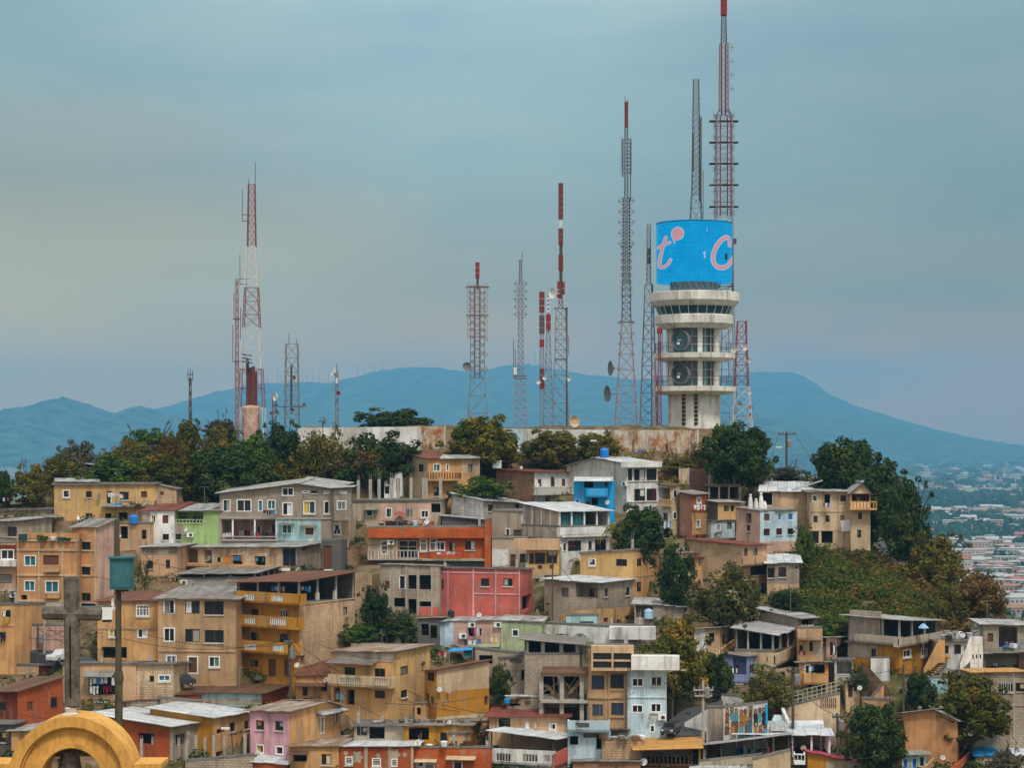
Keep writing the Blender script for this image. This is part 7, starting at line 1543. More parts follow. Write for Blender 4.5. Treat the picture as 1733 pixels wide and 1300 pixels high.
sheet(0, 970); laundry(594, 700, 766, 698, 'wwbwwkw', 'upper row of white laundry under the peach house awning', 46, pull=.9); laundry(596, 754, 766, 752, 'wwwkmrmk', 'lower row of white and maroon laundry under the peach house awning', 52, pull=.9); laundry(14, 250, 72, 248, 'wk', 'white and dark clothes on the bright orange house at the left edge', 36); laundry(24, 292, 62, 292, 'y', 'yellow cloth on the bright orange house at the left edge', 44); laundry(0, 398, 36, 398, 'kn', 'dark clothes at the lower window of the left bright orange house', 60)
sheet(680, 970); laundry(440, 368, 535, 372, 'kmpwk', 'pink and dark laundry on the pinkish house wall', 46); laundry(590, 430, 640, 430, 'wyw', 'pale cloths on the pinkish house ledge', 40); laundry(410, 448, 530, 446, 'nwwb', 'laundry below the pinkish house window', 36); laundry(240, 528, 300, 530, 'prw', 'pink laundry left of the blue tarp', 26, pull=1)
sheet(1020, 690); laundry(606, 648, 690, 648, 'wwww', 'white laundry on the small red and orange house', 32); laundry(394, 762, 460, 760, 'kwbwt', 'laundry on the narrow cream house', 44); laundry(470, 632, 0 + 540, 630, 'wn', 'laundry', 20) if False else None
sheet(1293, 690); laundry(392, 636, 452, 636, 'nwbw', 'laundry below the top middle window of the big cream house', 30); laundry(622, 588, 672, 586, 'sw', 'pale laundry in the red porch of the big cream house', 24, pull=-.9)
sheet(1020, 970); laundry(866, 1172, 940, 1172, 'ybbn', 'yellow and blue laundry under the long thin roof', 60, pull=.3); laundry(950, 1176, 1060, 1176, 'wkwwkn', 'white and dark laundry under the long thin roof', 46, pull=.3); laundry(1064, 1166, 1130, 1166, 'kkrk', 'red and black laundry under the long thin roof', 52, pull=.3); laundry(1300, 520, 1352, 520, 'mpm', 'pink laundry on the two balcony house', 30); laundry(1320, 345, 1410, 345, 'wsww', 'laundry on the top floor of the peach two balcony house', 34); laundry(1524, 470, 1560, 500, 'kwk', 'dark clothes on the narrow pinkish house', 50); laundry(1380, 620, 1420, 622, 'wbk', 'clothes in the ochre lower house', 44); laundry(862, 636, 900, 636, 'wkw', 'clothes in the recess of the lilac house', 34)
sheet(1293, 970); laundry(1528, 602, 1572, 602, 'wwb', 'white laundry in the dark stall at the right edge', 24); laundry(1590, 458, 1700, 456, 'rwpsbw', 'mixed laundry in the porch of the red shutter house', 30, pull=-1.0); laundry(1305, 1040, 1325, 1040, 'k', 'dark cloth on the red gabled front', 34); laundry(150, 1105 + 30, 210, 1135, 'mkm', 'dark red clothes under the white curved canopy', 60)
# umbrellas and tarp
def umbrella(x, y, wpx, hpx, label, mat, dep=None):
    D = hitD(x, y + 30) - .6 if dep is None else dep; c = at(px(x), py(y), D); k_ = D / F / KS; r = wpx * k_ / 2; root = empty('parasol', label, 'parasol', c - V((0, 0, 2))); mb = MB()
    mb.lathe(c, [(r, -hpx * k_), (r * .55, -hpx * k_ * .35), (.03, 0)], 10); part(root, 'canopy', mb, [mat]); m2 = MB(); m2.bar(c - V((0, 0, 2)), c, .03, 0, 6); part(root, 'pole', m2, ['steel'])
flat('umb_red', (150, 70, 74), .8); flat('umb_blue', (140, 175, 215), .8)
sheet(340, 690); umbrella(1326, 690, 76, 24, 'faded red parasol on the terrace of the unfinished concrete house', 'umb_red')
sheet(1293, 970); umbrella(1062, 338, 74, 30, 'pale blue parasol in the open porch of the wide grey house', 'umb_blue', hga.D + .6)
sheet(680, 970); D = hitD(400, 590) - 1; mb = MB(); a, b, c, d = at(px(312), py(528), D), at(px(470), py(515), D), at(px(478), py(503), D + 2), at(px(330), py(508), D + 2); zz = V((0, 0, .05)); mb.hexa((a, b, c, d, a + zz, b + zz, c + zz, d + zz)); tp = empty('tarpaulin', 'bright blue tarpaulin shade below the pinkish laundry house', 'tarpaulin', a); part(tp, 'sheet', mb, ['tarp'])
mb = MB(); a = at(px(412), py(570), D); b = at(px(472), py(522), D); mb.box((a.x, D + .3, a.z), (b.x - a.x, 0, 0), (0, .04, 0), (0, 0, b.z - a.z)); part(tp, 'side_sheet', mb, ['teal'])
for x, y in ((316, 528), (472, 518)): mb = MB(); q = at(px(x), py(y), D); mb.bar(q, q - V((0, 0, 2.4)), .04, 0, 5); part(tp, 'post', mb, ['steel'])
# poles, lamps and wires
sheet(0, 0, 1)
PT = {}
def pole(key, x, y0, y1, label, arms=(), r=.12, lean=0, D=None, mat='pole_wood', kit=True, lamp=None, name='utility_pole', cat='utility pole'):
    D = depth_of(y1) if D is None else D; b = at(x, y1, D); t_ = at(x + lean, y0, D); b = V((b.x, b.y, min(b.z, ground_z(b.x, b.y)) - 1)); root = empty(name, label, cat, b); mb = MB(); mb.bar(b, t_, r, 0, 8, r * .75); part(root, 'pole', mb, [mat], smooth=True); k_ = D / F; PT[key] = [t_ - V((0, 0, .2))]
    for ay, w_ in arms:
        c = at(x + lean, ay, D); mb = MB(); mb.box(c + V((-w_ * k_ / 2, -.22, -.06)), (w_ * k_, 0, 0), (0, .1, 0), (0, 0, .12)); part(root, 'cross_arm', mb, [mat])
        for s_ in (-.46, -.2, .2, .46): mb = MB(); q = c + V((w_ * k_ * s_, -.17, .065)); mb.lathe(q, [(.05, 0), (.07, .06), (.04, .16), (.02, .2)], 8); part(root, 'insulator', mb, ['dish_grey']); PT[key].append(q + V((0, 0, .2)))
    if kit: mb = MB(); c = at(x + lean, y0 + 20, D); mb.lathe(c + V((.28, -.1, -.4)), [(.2, 0), (.22, .1), (.22, .7), (.1, .8)], 10); part(root, 'transformer', mb, ['steel'], smooth=True)
    if lamp: mb = MB(); c = at(x + lean, y0 + lamp[1], D); e = c + V((lamp[0] * k_, -.3, .35)); mb.bar(c, e, .035); part(root, 'lamp_arm', mb, ['steel']); m2 = MB(); m2.cbox(e + V((.22 * (1 if lamp[0] > 0 else -1), 0, 0)), .6, .22, .12); part(root, 'lamp_head', m2, ['dish'])
    return root
pole('u', 1331, 731, 806, 'tall utility pole with cross arm standing against the mountain, right of the big round tree', [(735, 27)], .13, D=197, lamp=(-10, 32), kit=True)
pole('a', 493, 1086, 1182, 'dark utility pole in front of the mustard balcony building', [(1090, 14)], .13, lean=-4)
pole('b', 64, 1060, 1112, 'short pole left of the white pickup, behind the cross', (), .1); pole('b2', 75, 1055, 1112, 'pole with a white painted base behind the stone cross', (), .1, mat='concrete', kit=False)
pole('c', 1190, 1152, 1262, 'grey pole with cross arms at the road bend beside the mural', [(1168, 34), (1178, 30)], .12, mat='concrete')
pole('d', 1138, 1140, 1220, 'street lamp pole right of the light blue building', (), .08, mat='pole_wood', kit=False, lamp=(14, 2), name='street_lamp', cat='street lamp')
pole('e', 1342, 1130, 1228, 'turquoise banded pole in front of the ramp wall', [(1136, 22)], .12)
pole('f', 1529, 1126, 1206, 'dark pole in front of the ochre house with outside stairs', (), .1, kit=False)
pole('g', 1417, 1208, 1270, 'dark pole left of the ball shaped tree', [(1214, 18)], .1)
pole('h', 935, 935, 1030, 'thin pole between the grey block house and the ochre arched window house', [(940, 12)], .08, kit=False)
pole('i', 459, 800, 830, 'street lamp above the sloping roof of the grey gabled house', (), .05, D=193, kit=False, lamp=(8, 0), name='street_lamp', cat='street lamp')
pole('j', 218, 795, 840, 'double street lamp among the ridge trees', (), .05, D=192, kit=False, lamp=(-14, 1), name='street_lamp', cat='street lamp')
pole('k', 1012, 752, 786, 'street lamp left of the bright blue roof tank', (), .05, D=197, kit=False, lamp=(-4, 0), name='street_lamp', cat='street lamp')
pole('l', 397, 1240, 1290, 'leaning lamp pole in front of the yellow house with white sheet roof', (), .06, lean=-5, kit=False, lamp=(-4, 1), name='street_lamp', cat='street lamp')
pole('m', 179, 1045, 1102, 'thin pole left of the foreground lamp post, before the ochre house', (), .07, kit=False)
for i, (x, y0, y1) in enumerate(((1301, 785, 808), (1310, 782, 808), (1322, 784, 808), (1345, 784, 808))): mb = MB(); q = at(x, y1, 199); mb.bar(q - V((0, 0, 1)), at(x, y0, 199), .03, 0, 5); solo('steel_rod', mb, ['mast_dark'], 'thin bare steel rod standing upright beside the tall utility pole', 'steel rod', q - V((0, 0, 1)), 'steel rods by the tall utility pole')
def wire(p, q, sag, i):
    pts = [p.lerp(q, t / 12) - V((0, 0, sag * 4 * (t / 12) * (1 - t / 12))) for t in range(13)]; mb = MB()
    for a, b in zip(pts, pts[1:]): mb.bar(a, b, .022, 0, 3, cap=False)
    solo('wire', mb, ['cable'], 'dark overhead wire strung between the poles and houses', 'wire', p, 'overhead wires strung between poles and houses')
r = random.Random(77)
W2_ = []
for i in range(22):
    x, y = r.uniform(20, 1650), r.uniform(900, 1270); dx, dy = r.uniform(60, 190) * r.choice((-1, 1)), r.uniform(-40, 30)
    a, b = hit(x, y), hit(x + dx, y + dy)
    if a is not None and b is not None and a.y < 215 and b.y < 215 and a.y > 100 and b.y > 100: W2_.append((at(x, y, min(a.y, b.y) - 1.2), at(x + dx, y + dy, min(a.y, b.y) - 1.2), r.uniform(.15, .7)))
W = W2_ + [(PT['a'][0], at(200, 1060, 152), .8), (PT['a'][1], at(185, 1075, 153), .9), (PT['a'][2], at(430, 1030, 158), .3), (PT['a'][0], at(700, 1235, 143), 1.0), (PT['a'][3], at(640, 1250, 141), 1.0), (PT['a'][4], at(780, 1205, 147), 1.1), (PT['b'][0], at(180, 1100, 152), .5), (PT['b'][0], PT['m'][0], .5), (PT['b2'][0], at(300, 1128, 150), .9),
     (PT['c'][1], at(1128, 1188, 149), .3), (PT['c'][2], at(1128, 1192, 149), .3), (PT['c'][3], at(1128, 1197, 149), .35), (PT['c'][4], PT['e'][1], .7), (PT['c'][5], PT['e'][2], .8), (PT['c'][6], PT['e'][3], .9), (PT['e'][2], PT['f'][0], .6), (PT['e'][1], PT['g'][1], .6), (PT['e'][0], at(1440, 1090, 156), .4), (PT['f'][0], at(1640, 1150, 153), .6), (PT['h'][1], at(1010, 1020, 166), .4), (PT['h'][2], at(790, 960, 172), .5),
     (PT['u'][1], at(1290, 800, 190), .5), (PT['u'][4], at(1420, 815, 188), .8), (at(490, 1190, 149), at(590, 1205, 146), .3), (at(690, 1170, 149), at(850, 1210, 147), .4), (PT['d'][0], PT['c'][0], .3)]
for i, (p, q, s_) in enumerate(W): wire(p, q, s_, i)
# concrete posts and low wall at the lower left
sheet(0, 970)
h = H('low grey block wall carrying the rightmost bare concrete posts', (1236, 1684, None), 1340, (1262, 1222, 1218), 6, 'b:dust', None, 'slab', '', d=.4, ov=.02, name='low_wall', cat='wall')
for i, (x, y0) in enumerate(((942, 1110), (1018, 1092), (1092, 1115), (1140, 1070), (1190, 1100), (1252, 1058), (1242, 1135), (1306, 1088), (1366, 1105), (1424, 1090), (1496, 1095), (1632, 1075))):
    D = 141 + (i % 3) * .8; a, b = at(px(x), py(y0), D), at(px(x), py(1275), D); mb = MB(); s_ = .2; mb.box((a.x - s_ / 2, D, b.z - 2), (s_, 0, 0), (0, s_, 0), (0, 0, a.z - b.z + 2)); o_ = V((a.x, D, b.z - 2))
    for dx, dy in ((-.06, .04), (.06, .14)): mb.bar((a.x + dx, D + dy, a.z), (a.x + dx, D + dy, a.z + .25), .012, 0, 3)
    solo('concrete_post', mb, ['concrete'], 'bare concrete post in the row before the wide white roofs', 'post', o_, 'row of bare concrete posts before the wide white roofs')
# road and vehicles
flat('asphalt', (74, 74, 76), .9, .1)
def road(pts, name):
    q2 = [at(px(x), py(y), depth_of(py(y)) - .6) for x, y in pts]; mb = MB(); mb.face(q2); n_ = len(q2)
    for i in range(n_): j = (i + 1) % n_; mb.face((q2[i] - V((0, 0, 1.2)), q2[j] - V((0, 0, 1.2)), q2[j], q2[i]))
    solo(name, mb, ['asphalt'], None, None, q2[0], kind='structure')
road([(95, 500), (330, 560), (640, 610), (640, 580), (440, 520), (120, 470)], 'street')
def car(c, yaw, label, body, name='parked_car', cat='car', pick=False, L_=4.2):
    root = empty(name, label, cat, c); root.rotation_euler = (0, 0, yaw); root.scale = (.58, .58, .58)
    def lp(nm, mb, mats, par=None, sm=False):
        me = mb.build(nm, [M(m) for m in mats], V((0, 0, 0)), sm); o = bpy.data.objects.new(nm, me); COL.objects.link(o); o.parent = par or root; return o
    w = 1.7; k = L_ / 4.2
    prof = [(-2.1, .35), (2.1, .35), (2.12, .75), (1.95, .95), (.95, 1.02), (.45, 1.5), (-.35 if pick else -1.2, 1.52), (-.5 if pick else -1.85, 1.0), (-2.08, .96)]
    if pick: prof = [(-2.1, .35), (2.1, .35), (2.12, .8), (1.95, 1.02), (1.05, 1.08), (.55, 1.62), (-.45, 1.64), (-.6, 1.05), (-2.08, 1.02)]
    mb = MB(); A = [V((x * k, -w / 2 + (.12 if z > 1.2 else 0), z)) for x, z in prof]; B = [V((x * k, w / 2 - (.12 if z > 1.2 else 0), z)) for x, z in prof]
    mb.face(A); mb.face(list(reversed(B)))
    for i in range(len(A)): j = (i + 1) % len(A); mb.face((A[i], B[i], B[j], A[j]) if False else (A[j], A[i], B[i], B[j]))
    lp('body', mb, [body])
    for sx in (-1, 1):
        mb = MB(); y = sx * (w / 2 - .06 + .03); x0, x1 = (-.4, .5) if pick else (-1.3, .5)
        pts = [V((x0 * k - .15, sx * (w / 2 + .004), 1.04)), V(((x1 + .32) * k, sx * (w / 2 + .004), 1.06)), V((x1 * k - .02, sx * (w / 2 - .1), 1.46)), V((x0 * k, sx * (w / 2 - .1), 1.46))]
        mb.face(pts if sx < 0 else list(reversed(pts))); lp('side_window', mb, ['g_dark'])
    mb = MB(); mb.face([V((.97 * k + .02, -.7, 1.06)), V((.97 * k + .02, .7, 1.06)), V((.5 * k + .02, .62, 1.48)), V((.5 * k + .02, -.62, 1.48))]); lp('windscreen', mb, ['g_dark'])
    for sy in (-1, 1):
        mb = MB(); mb.cbox((2.1 * k, sy * .62, .74), .08, .3, .16); lp('headlight', mb, ['dish'])
        for x in (-1.35, 1.35):
            mb = MB(); mb.lathe((x * k, sy * (w / 2 - .1), .33), [(.05, -.1), (.33, -.1), (.33, .12), (.2, .13), (.05, .13)], 16, 0, (0, sy, 0)); wo = lp('wheel', mb, ['rubber'], sm=True); m2 = MB(); m2.lathe((x * k, sy * (w / 2 - .1), .33), [(.19, .135), (.02, .15)], 12, 0, (0, sy, 0)); lp('hub_cap', m2, ['steel'], wo)
    return root
flat('car_white', (196, 198, 200), .35, .5, .04); flat('car_dark', (52, 54, 58), .3, .5, .04); flat('car_grey', (110, 112, 116), .3, .5, .04)
c = at(px(418), py(590), depth_of(py(590)) - .7); car(c, rad(238), 'white pickup on the sloping street, partly hidden by the stone cross', 'car_white', 'pickup_truck', 'pickup', True, 4.6)
c = at(px(1195), py(757), depth_of(py(748)) - .4); car(c, rad(200), 'dark car parked below the brown door of the tan building', 'car_dark')
sheet(1020, 970); c = at(px(455), py(1078), depth_of(py(1078)) - .6); car(c, rad(250), 'dark car parked on the road bend beside the light blue building', 'car_dark', L_=3.8)
road([(430, 1085), (690, 1085), (700, 960), (800, 880), (800, 850), (560, 905), (440, 985)], 'road_bend')
# rooftop clutter
def clutter(x0, x1, y, n_, label, name='rubble_heap', mats=('b:brick', 'steel', 'wood', 'tank_white', 'tarp', 'concrete'), hp=18, seed=0):
    r = random.Random(int(x0) + seed); D0 = hitD((x0 + x1) / 2, y + 3); root = empty(name, label, 'clutter', at(px((x0 + x1) / 2), py(y), D0))
    for i in range(n_):
        x = lerp(x0, x1, (i + r.random()) / n_); D = D0 + r.uniform(-.3, 1.2); c = at(px(x), py(y), D); k_ = D / F / KS; mb = MB(); t_ = r.random(); hh = hp * k_ * r.uniform(.4, 1.3)
        if t_ < .5: mb.cbox(c + V((0, 0, hh / 2)), r.uniform(.25, .8), r.uniform(.2, .6), hh, 0, r.uniform(0, 1.5)); nm = 'crate'
        elif t_ < .75: mb.lathe(c, [(.2, 0), (.26, hh * .9), (.24, hh), (.2, hh * .95), (.02, hh * .9)], 10); nm = 'bucket'
        else: mb.bar(c, c + V((r.uniform(-1, 1), r.uniform(-.3, .3), hh * 1.5)), .05); nm = 'plank'
        part(root, nm, mb, [r.choice(mats)])
sheet(0, 690); clutter(130, 470, 886, 16, 'pots and junk along the roof terrace of the orange cream trimmed house', 'roof_clutter', ('g_teal', 'steel', 'leaf_dark', 'tank_white', 'leaf_green'), 34); clutter(680, 1030, 652, 8, 'odds and ends on the ledge of the pale yellow house', 'ledge_clutter', hp=14)
sheet(340, 690); clutter(1195, 1540, 786, 12, 'chairs and junk on the terrace of the unfinished concrete house', 'terrace_clutter', ('redor', 'tank_black', 'paleblue', 'wood'), 26); clutter(500, 880, 1090, 8, 'junk below the low block house', 'ground_clutter', hp=20)
sheet(1293, 970); clutter(1195, 1410, 440, 16, 'heap of junk sheets and boxes on the white house roof', 'roof_clutter', ('tank_white', 'dgrey', 'tank_black', 'r:zinc', 'steel'), 46); clutter(1590, 1720, 500, 9, 'boxes on the porch of the red shutter house', 'porch_clutter', ('red', 'tank_white', 'blue', 'pink'), 22)
sheet(680, 970); clutter(700, 900, 870, 10, 'building rubble left of the open concrete frame', hp=26); clutter(1330, 1620, 1108, 12, 'junk on the stone block base beside the light blue balcony', 'ground_clutter', hp=22); clutter(0, 560, 1000, 18, 'boards and sheets on the roofs in the lower centre', 'roof_clutter', ('steel', 'wood', 'r:zinc', 'dgrey'), 16); clutter(180, 480, 1160, 9, 'plants and pots on the bottom orange house roof', 'roof_clutter', ('leaf_olive', 'leaf_brown', 'tank_white'), 30)
sheet(340, 970); clutter(1170, 1480, 1000, 12, 'sheets and rubble right of the dark shack', 'roof_clutter', ('steel', 'wood', 'r:zinc', 'dgrey'), 16); clutter(250, 620, 712, 10, 'plants and junk in front of the mustard balcony building', 'ground_clutter', ('leaf_dark', 'leaf_olive', 'steel', 'dgrey'), 40)
# dirt mound and rubbish slope
r = random.Random(14)
mb = MB(); c = at(px(700), py(760), 0 + depth_of(py(760))) if False else None
sheet(1293, 970); D = depth_of(py(770)) - 1.5; c = at(px(735), py(765), D); k_ = D / F / KS
rings = []; nn = 28
for i in range(9):
    t_ = i / 8; ring = []
    for j in range(nn):
        a = 2 * math.pi * j / nn; rr = (1 - t_) * 150 * k_ * (1 + .25 * mnoise.noise(V((math.cos(a) * 1.5, math.sin(a) * 1.5, i * .4)))); ring.append(V((c.x + math.cos(a) * rr - 70 * k_ * t_, D + math.sin(a) * rr * .3 + t_ * .9, c.z - .6 + t_ * 215 * k_ + .25 * mnoise.noise(V((a * 2, t_ * 6, 2))))))
    rings.append(ring)
for r0, r1 in zip(rings, rings[1:]):
    for i in range(nn): j = (i + 1) % nn; mb.face((r0[i], r0[j], r1[j], r1[i]))
n = NT('dry_earth'); p_ = n.pos(); c_ = n.mix(n.ramp(n.noise(p_, 1.4, 5), .35, .65), alb((92, 66, 50)), alb((62, 50, 40))); MATS['dry_earth'] = n.done(c_, .95, .05, n.noise(p_, 4, 5), .8)
solo('earth_mound', mb, ['dry_earth'], 'brown earth mound left of the ochre house with outside stairs', 'mound', c, smooth=True)
mb = MB(); r = random.Random(31); sheet(1293, 690)
for i in range(170):
    x = r.gauss(850, 70); y = 905 + (x - 760) * .9 + r.gauss(0, 40)
    if not (740 < x < 1080 and 880 < y < 1200): continue
    D = depth_of(py(y)); p = at(px(x), py(y), D); p = V((p.x, p.y, ground_z(p.x, p.y) + .08)); mb.cbox(p, r.uniform(.15, .5), r.uniform(.1, .4), r.uniform(.05, .16), 0, r.uniform(0, 3))
solo('rubbish_slope', mb, ['tank_white'], 'white rubbish scattered down the slope right of the big cream house', 'rubbish', c, kind='stuff')
# ================================================================ foreground church gable, cross and lamp post
sheet(0, 0, 1)
AD = 48.0; ak = AD / F; AC = at(122, 1318, AD)
n = NT('church_plaster'); p_ = n.pos(); c_ = n.mix(n.ramp(n.noise(p_, 1.2, 5), .3, .7), alb((222, 170, 90)), alb((198, 146, 72)))
c_ = n.mix(n.math('MULTIPLY', n.ramp(n.noise(n.pos((6, 6, .9)), 1.0, 5, .7), .5, .74), .6), c_, alb((120, 88, 52))); c_ = n.mix(n.math('MULTIPLY', n.ramp(n.noise(p_, 7, 6, .75), .5, .72), .45), c_, alb((150, 110, 66))); MATS['church'] = n.done(c_, .85, .2, n.noise(p_, 9, 4), .25)
n = NT('old_stone'); p_ = n.pos(); c_ = n.mix(n.ramp(n.noise(p_, 3, 6, .7), .35, .65), alb((122, 115, 104)), alb((72, 68, 63))); c_ = n.mix(n.ramp(n.noise(n.pos((4, 4, .7)), 1.5, 5), .55, .75, 0, .7), c_, alb((44, 42, 40))); c_ = n.mix(n.ramp(n.noise(p_, 8, 4), .6, .75, 0, .5), c_, alb((140, 128, 96))); MATS['old_stone'] = n.done(c_, .95, .1, n.noise(p_, 12, 5), .6)
bell = empty('church_gable', 'yellow round arched church gable in the lower left foreground', 'church gable', (AC.x, AD, -17))
def arch_ring(name, r0, r1, y0, y1, a0=-8, a1=188, n_=56):
    mb = MB(); r0 *= ak; r1 *= ak; P = lambda r, t, y: V((AC.x + r * math.cos(t), AD + y, AC.z + r * math.sin(t))); ts = [rad(lerp(a0, a1, i / n_)) for i in range(n_ + 1)]
    for t, u in zip(ts, ts[1:]):
        mb.face((P(r0, t, y0), P(r1, t, y0), P(r1, u, y0), P(r0, u, y0))); mb.face((P(r1, t, y0), P(r1, t, y1), P(r1, u, y1), P(r1, u, y0))); mb.face((P(r0, t, y1), P(r0, t, y0), P(r0, u, y0), P(r0, u, y1))); mb.face((P(r0, t, y1), P(r0, u, y1), P(r1, u, y1), P(r1, t, y1)))
    for t, s_ in ((ts[0], 1), (ts[-1], -1)): q = [P(r0, t, y0), P(r0, t, y1), P(r1, t, y1), P(r1, t, y0)]; mb.face(q if s_ > 0 else list(reversed(q)))
    return part(bell, name, mb, ['church'], smooth=True)
arch_ring('outer_molding', 88, 106, -.16, .9); arch_ring('molding_step', 84, 88.2, -.08, .88); arch_ring('arch_face', 57, 84.2, 0, .86); arch_ring('inner_molding', 52, 60, -.1, .9); arch_ring('inner_step', 50, 52.2, -.03, .9)
def cb(name, x0, x1, y0, y1, dy0, dy1, mat='church', par=bell):
    a, b = at(x0, y1, AD), at(x1, y0, AD); mb = MB(); mb.box((a.x, AD + dy0, a.z), (b.x - a.x, 0, 0), (0, dy1 - dy0, 0), (0, 0, b.z - a.z)); return part(par, name, mb, [mat])
cb('shoulder', -60, 18, 1302, 1800, .04, .84); cb('shoulder', 226, 268, 1302, 1800, .04, .84); cb('shoulder_cornice', -60, 17, 1293, 1301.5, -.1, .92); cb('shoulder_cornice', 227, 274, 1293, 1301.5, -.1, .92); cb('pier', 18.3, 72, 1318.3, 1800, .02, .85); cb('pier', 172, 225.7, 1318.3, 1800, .02, .85); cb('sill_wall', 72.3, 171.7, 1400, 1800, .05, .84)
bl = empty('church_bell', 'dark bell hanging inside the yellow arch', 'bell', at(122, 1340, AD + .5)); q = at(118, 1276, AD + .45); mb = MB(); mb.lathe(q, [(.02, .1), (.16, .06), (.24, -.1), (.3, -.45), (.42, -.7), (.45, -.78), (.38, -.78), (.02, -.5)], 20); part(bl, 'bell_body', mb, ['old_stone'], smooth=True)
mb = MB(); a = at(70, 1280, AD + .45); b = at(172, 1280, AD + .45); mb.box((a.x, AD + .36, a.z), (b.x - a.x, 0, 0), (0, .2, 0), (0, 0, .16)); mb.bar(at(108, 1262, AD + .45), at(118, 1285, AD + .45), .11, 0, 6); part(bl, 'yoke', mb, ['old_stone'])
# stone cross: ridged arms with chamfered ends
cr_ = empty('stone_cross', 'weathered grey stone cross standing on top of the yellow church arch', 'cross', at(121, 1212, AD + .35)); CY = AD + .35
def ridge_bar(name, p0, p1, w, dpt, ch):
    p0, p1 = V(p0), V(p1); d = (p1 - p0).normalized(); s_ = V((d.z, 0, -d.x)); f = V((0, -1, 0)); mb = MB(); prof = [(-1, 0), (-.72, .62), (0, 1), (.72, .62), (1, 0), (.72, -.62), (-.72, -.62)]
    sec = lambda p, q: [p + s_ * a * w / 2 * q + f * b * dpt / 2 * q for a, b in prof]
    rs = [sec(p0, .8), sec(p0 + d * ch, 1), sec(p1 - d * ch, 1), sec(p1, .8)]; nn = len(prof)
    for r0, r1 in zip(rs, rs[1:]):
        for i in range(nn): j = (i + 1) % nn; mb.face((r0[i], r0[j], r1[j], r1[i]))
    mb.face(list(reversed(rs[0]))); mb.face(rs[-1]); return part(cr_, name, mb, ['old_stone'])
g = lambda x, y: at(x, y, CY)
ridge_bar('shaft', g(123, 1198), g(121, 976), 27 * ak, .34, .05); ridge_bar('arm', g(120, 1039), g(72, 1038), 23 * ak, .3, .05); ridge_bar('arm', g(122, 1039), g(172, 1040), 23 * ak, .3, .05)
mb = MB(); a = g(122, 1180) + V((-.018, -.176, 0)); b = g(121, 1060) + V((-.018, -.176, 0)); mb.box(a, (.036, 0, 0), (0, .02, 0), (b.x - a.x, 0, b.z - a.z)); part(cr_, 'shaft_shade_strip', mb, ['dark_in'])  # proud dark strip, the shaft's centre shade put into colour; nothing is cut in
mb = MB(); mb.lathe(at(120, 1213, CY), [(.2, -.1), (.22, .04), (.13, .1), (.15, .2), (.1, .26)], 14); part(cr_, 'base', mb, ['offwhite'], smooth=True)
mb = MB(); mb.bar(at(72, 1028, CY + .2), at(190, 1027, CY + .2), .018, 0, 6); part(cr_, 'lightning_rod', mb, ['dish_grey'])
# lamp post with teal box
PD = 56.0; pk = PD / F; lp_ = empty('box_post', 'rusty green post with a big teal metal box in the left foreground', 'post', at(200, 1700, PD)); n = NT('post_paint'); p_ = n.pos(); c_ = n.mix(n.ramp(n.noise(n.pos((3, 3, .8)), 2, 5, .7), .4, .62), alb((92, 84, 60)), alb((58, 60, 52))); c_ = n.mix(n.ramp(n.noise(p_, 9, 4), .58, .72), c_, alb((98, 66, 40))); MATS['post_paint'] = n.done(c_, .7, .3, n.noise(p_, 14, 4), .3)
n = NT('teal_box'); p_ = n.pos(); c_ = n.mix(n.ramp(n.noise(p_, 2.2, 6, .75), .35, .65), alb((58, 110, 116)), alb((44, 84, 92))); c_ = n.mix(n.ramp(n.noise(n.pos((5, 5, 1)), 1.2, 5, .8), .6, .75, 0, .7), c_, alb((96, 92, 72))); MATS['teal_box'] = n.done(c_, .55, .35, n.noise(p_, 6, 4), .15)
def pl(name, prof, mat, x=201, n_=18): mb = MB(); q = at(x, 0, PD); mb.lathe((q.x, PD, 0), [(r * pk, (HY - y) * pk) for r, y in prof], n_); return part(lp_, name, mb, [mat], smooth=True)
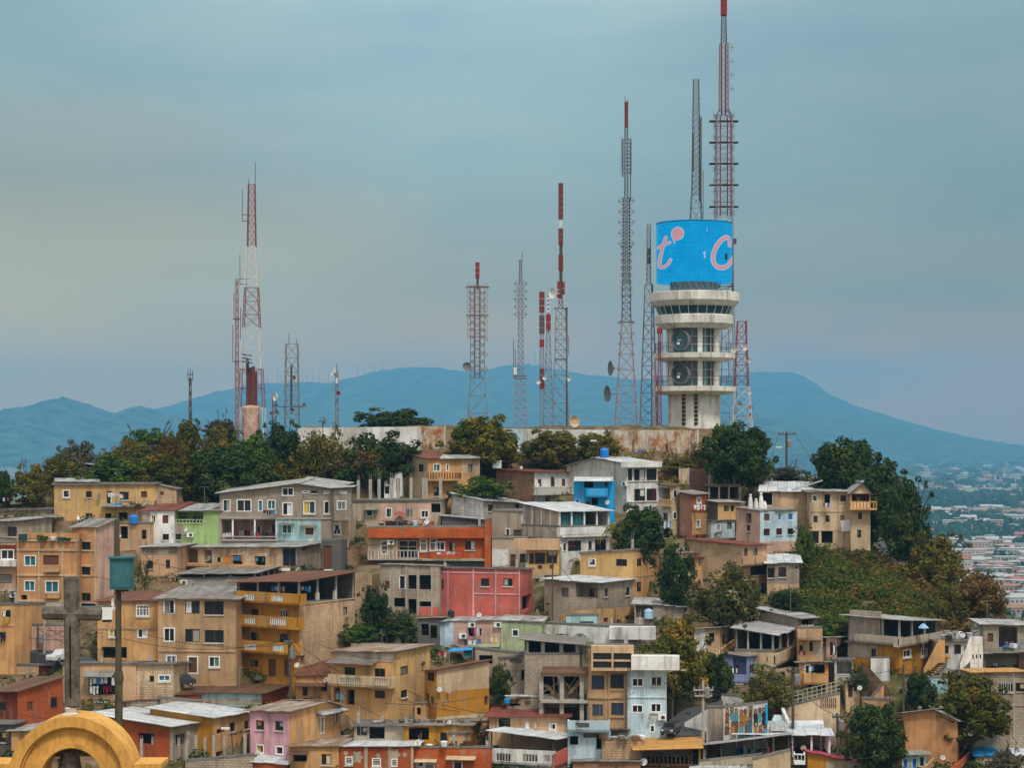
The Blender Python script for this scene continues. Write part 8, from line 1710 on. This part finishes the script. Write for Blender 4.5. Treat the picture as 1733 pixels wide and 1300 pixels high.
pl('lower_pole', [(7.2, 1700), (6.6, 1157)], 'post_paint'); pl('collar', [(6.6, 1158), (8.5, 1150), (8, 1143), (6, 1136)], 'post_paint'); pl('upper_pole', [(5.6, 1138), (4.8, 996)], 'post_paint', 200.5); pl('top_pole', [(4.8, 944), (4.2, 880), (3.2, 878)], 'pole_wood', 198)
bx = at(206, 997, PD); yw = rad(12); mb = MB(); w_, hh, dp = 40 * pk, 52 * pk, .55; mb.cbox((bx.x, PD, bx.z + hh / 2), w_, dp, hh, 0, yw); box = part(lp_, 'box', mb, ['teal_box']); mb = MB(); mb.cbox((bx.x, PD, bx.z + hh + .03), w_ + .09, dp + .12, .055, 0, yw); part(box, 'lid', mb, ['teal_box']); mb = MB(); mb.cbox((bx.x, PD, bx.z - .03), w_ * .55, dp * .6, .06, 0, yw); part(box, 'base_plate', mb, ['post_paint'])
mb = MB(); e1 = V((math.cos(yw), math.sin(yw), 0)); fn = V((math.sin(yw), -math.cos(yw), 0)); o_ = V((bx.x, PD, bx.z)) + fn * (dp / 2 + .012); 
for a, b in (((-.42, .08), (.42, .08)), ((.42, .08), (.42, .92)), ((.42, .92), (-.42, .92)), ((-.42, .92), (-.42, .08))): mb.bar(o_ + e1 * a[0] * w_ + V((0, 0, a[1] * hh)), o_ + e1 * b[0] * w_ + V((0, 0, b[1] * hh)), .012, 0, 4)
part(box, 'door_seam', mb, ['teal_box'])
q = at(183, 1036, PD); mb = MB(); mb.cbox((q.x - .02, PD - .1, q.z - .02), .28, .3, .36, 0, .3); fl = empty('flood_lamp', 'white floodlight fixed to the foreground post beside the cross', 'floodlight', q); part(fl, 'housing', mb, ['f_white']); mb = MB(); mb.cbox((q.x - .02, PD - .1, q.z - .23), .25, .27, .08, 0, .3); part(fl, 'lens', mb, ['g_dark']); mb = MB(); mb.bar((q.x, PD - .05, q.z + .1), at(199, 1030, PD), .03); mb.cbox(at(191, 1023, PD - .05), .07, .07, .34); part(fl, 'bracket', mb, ['dish'])
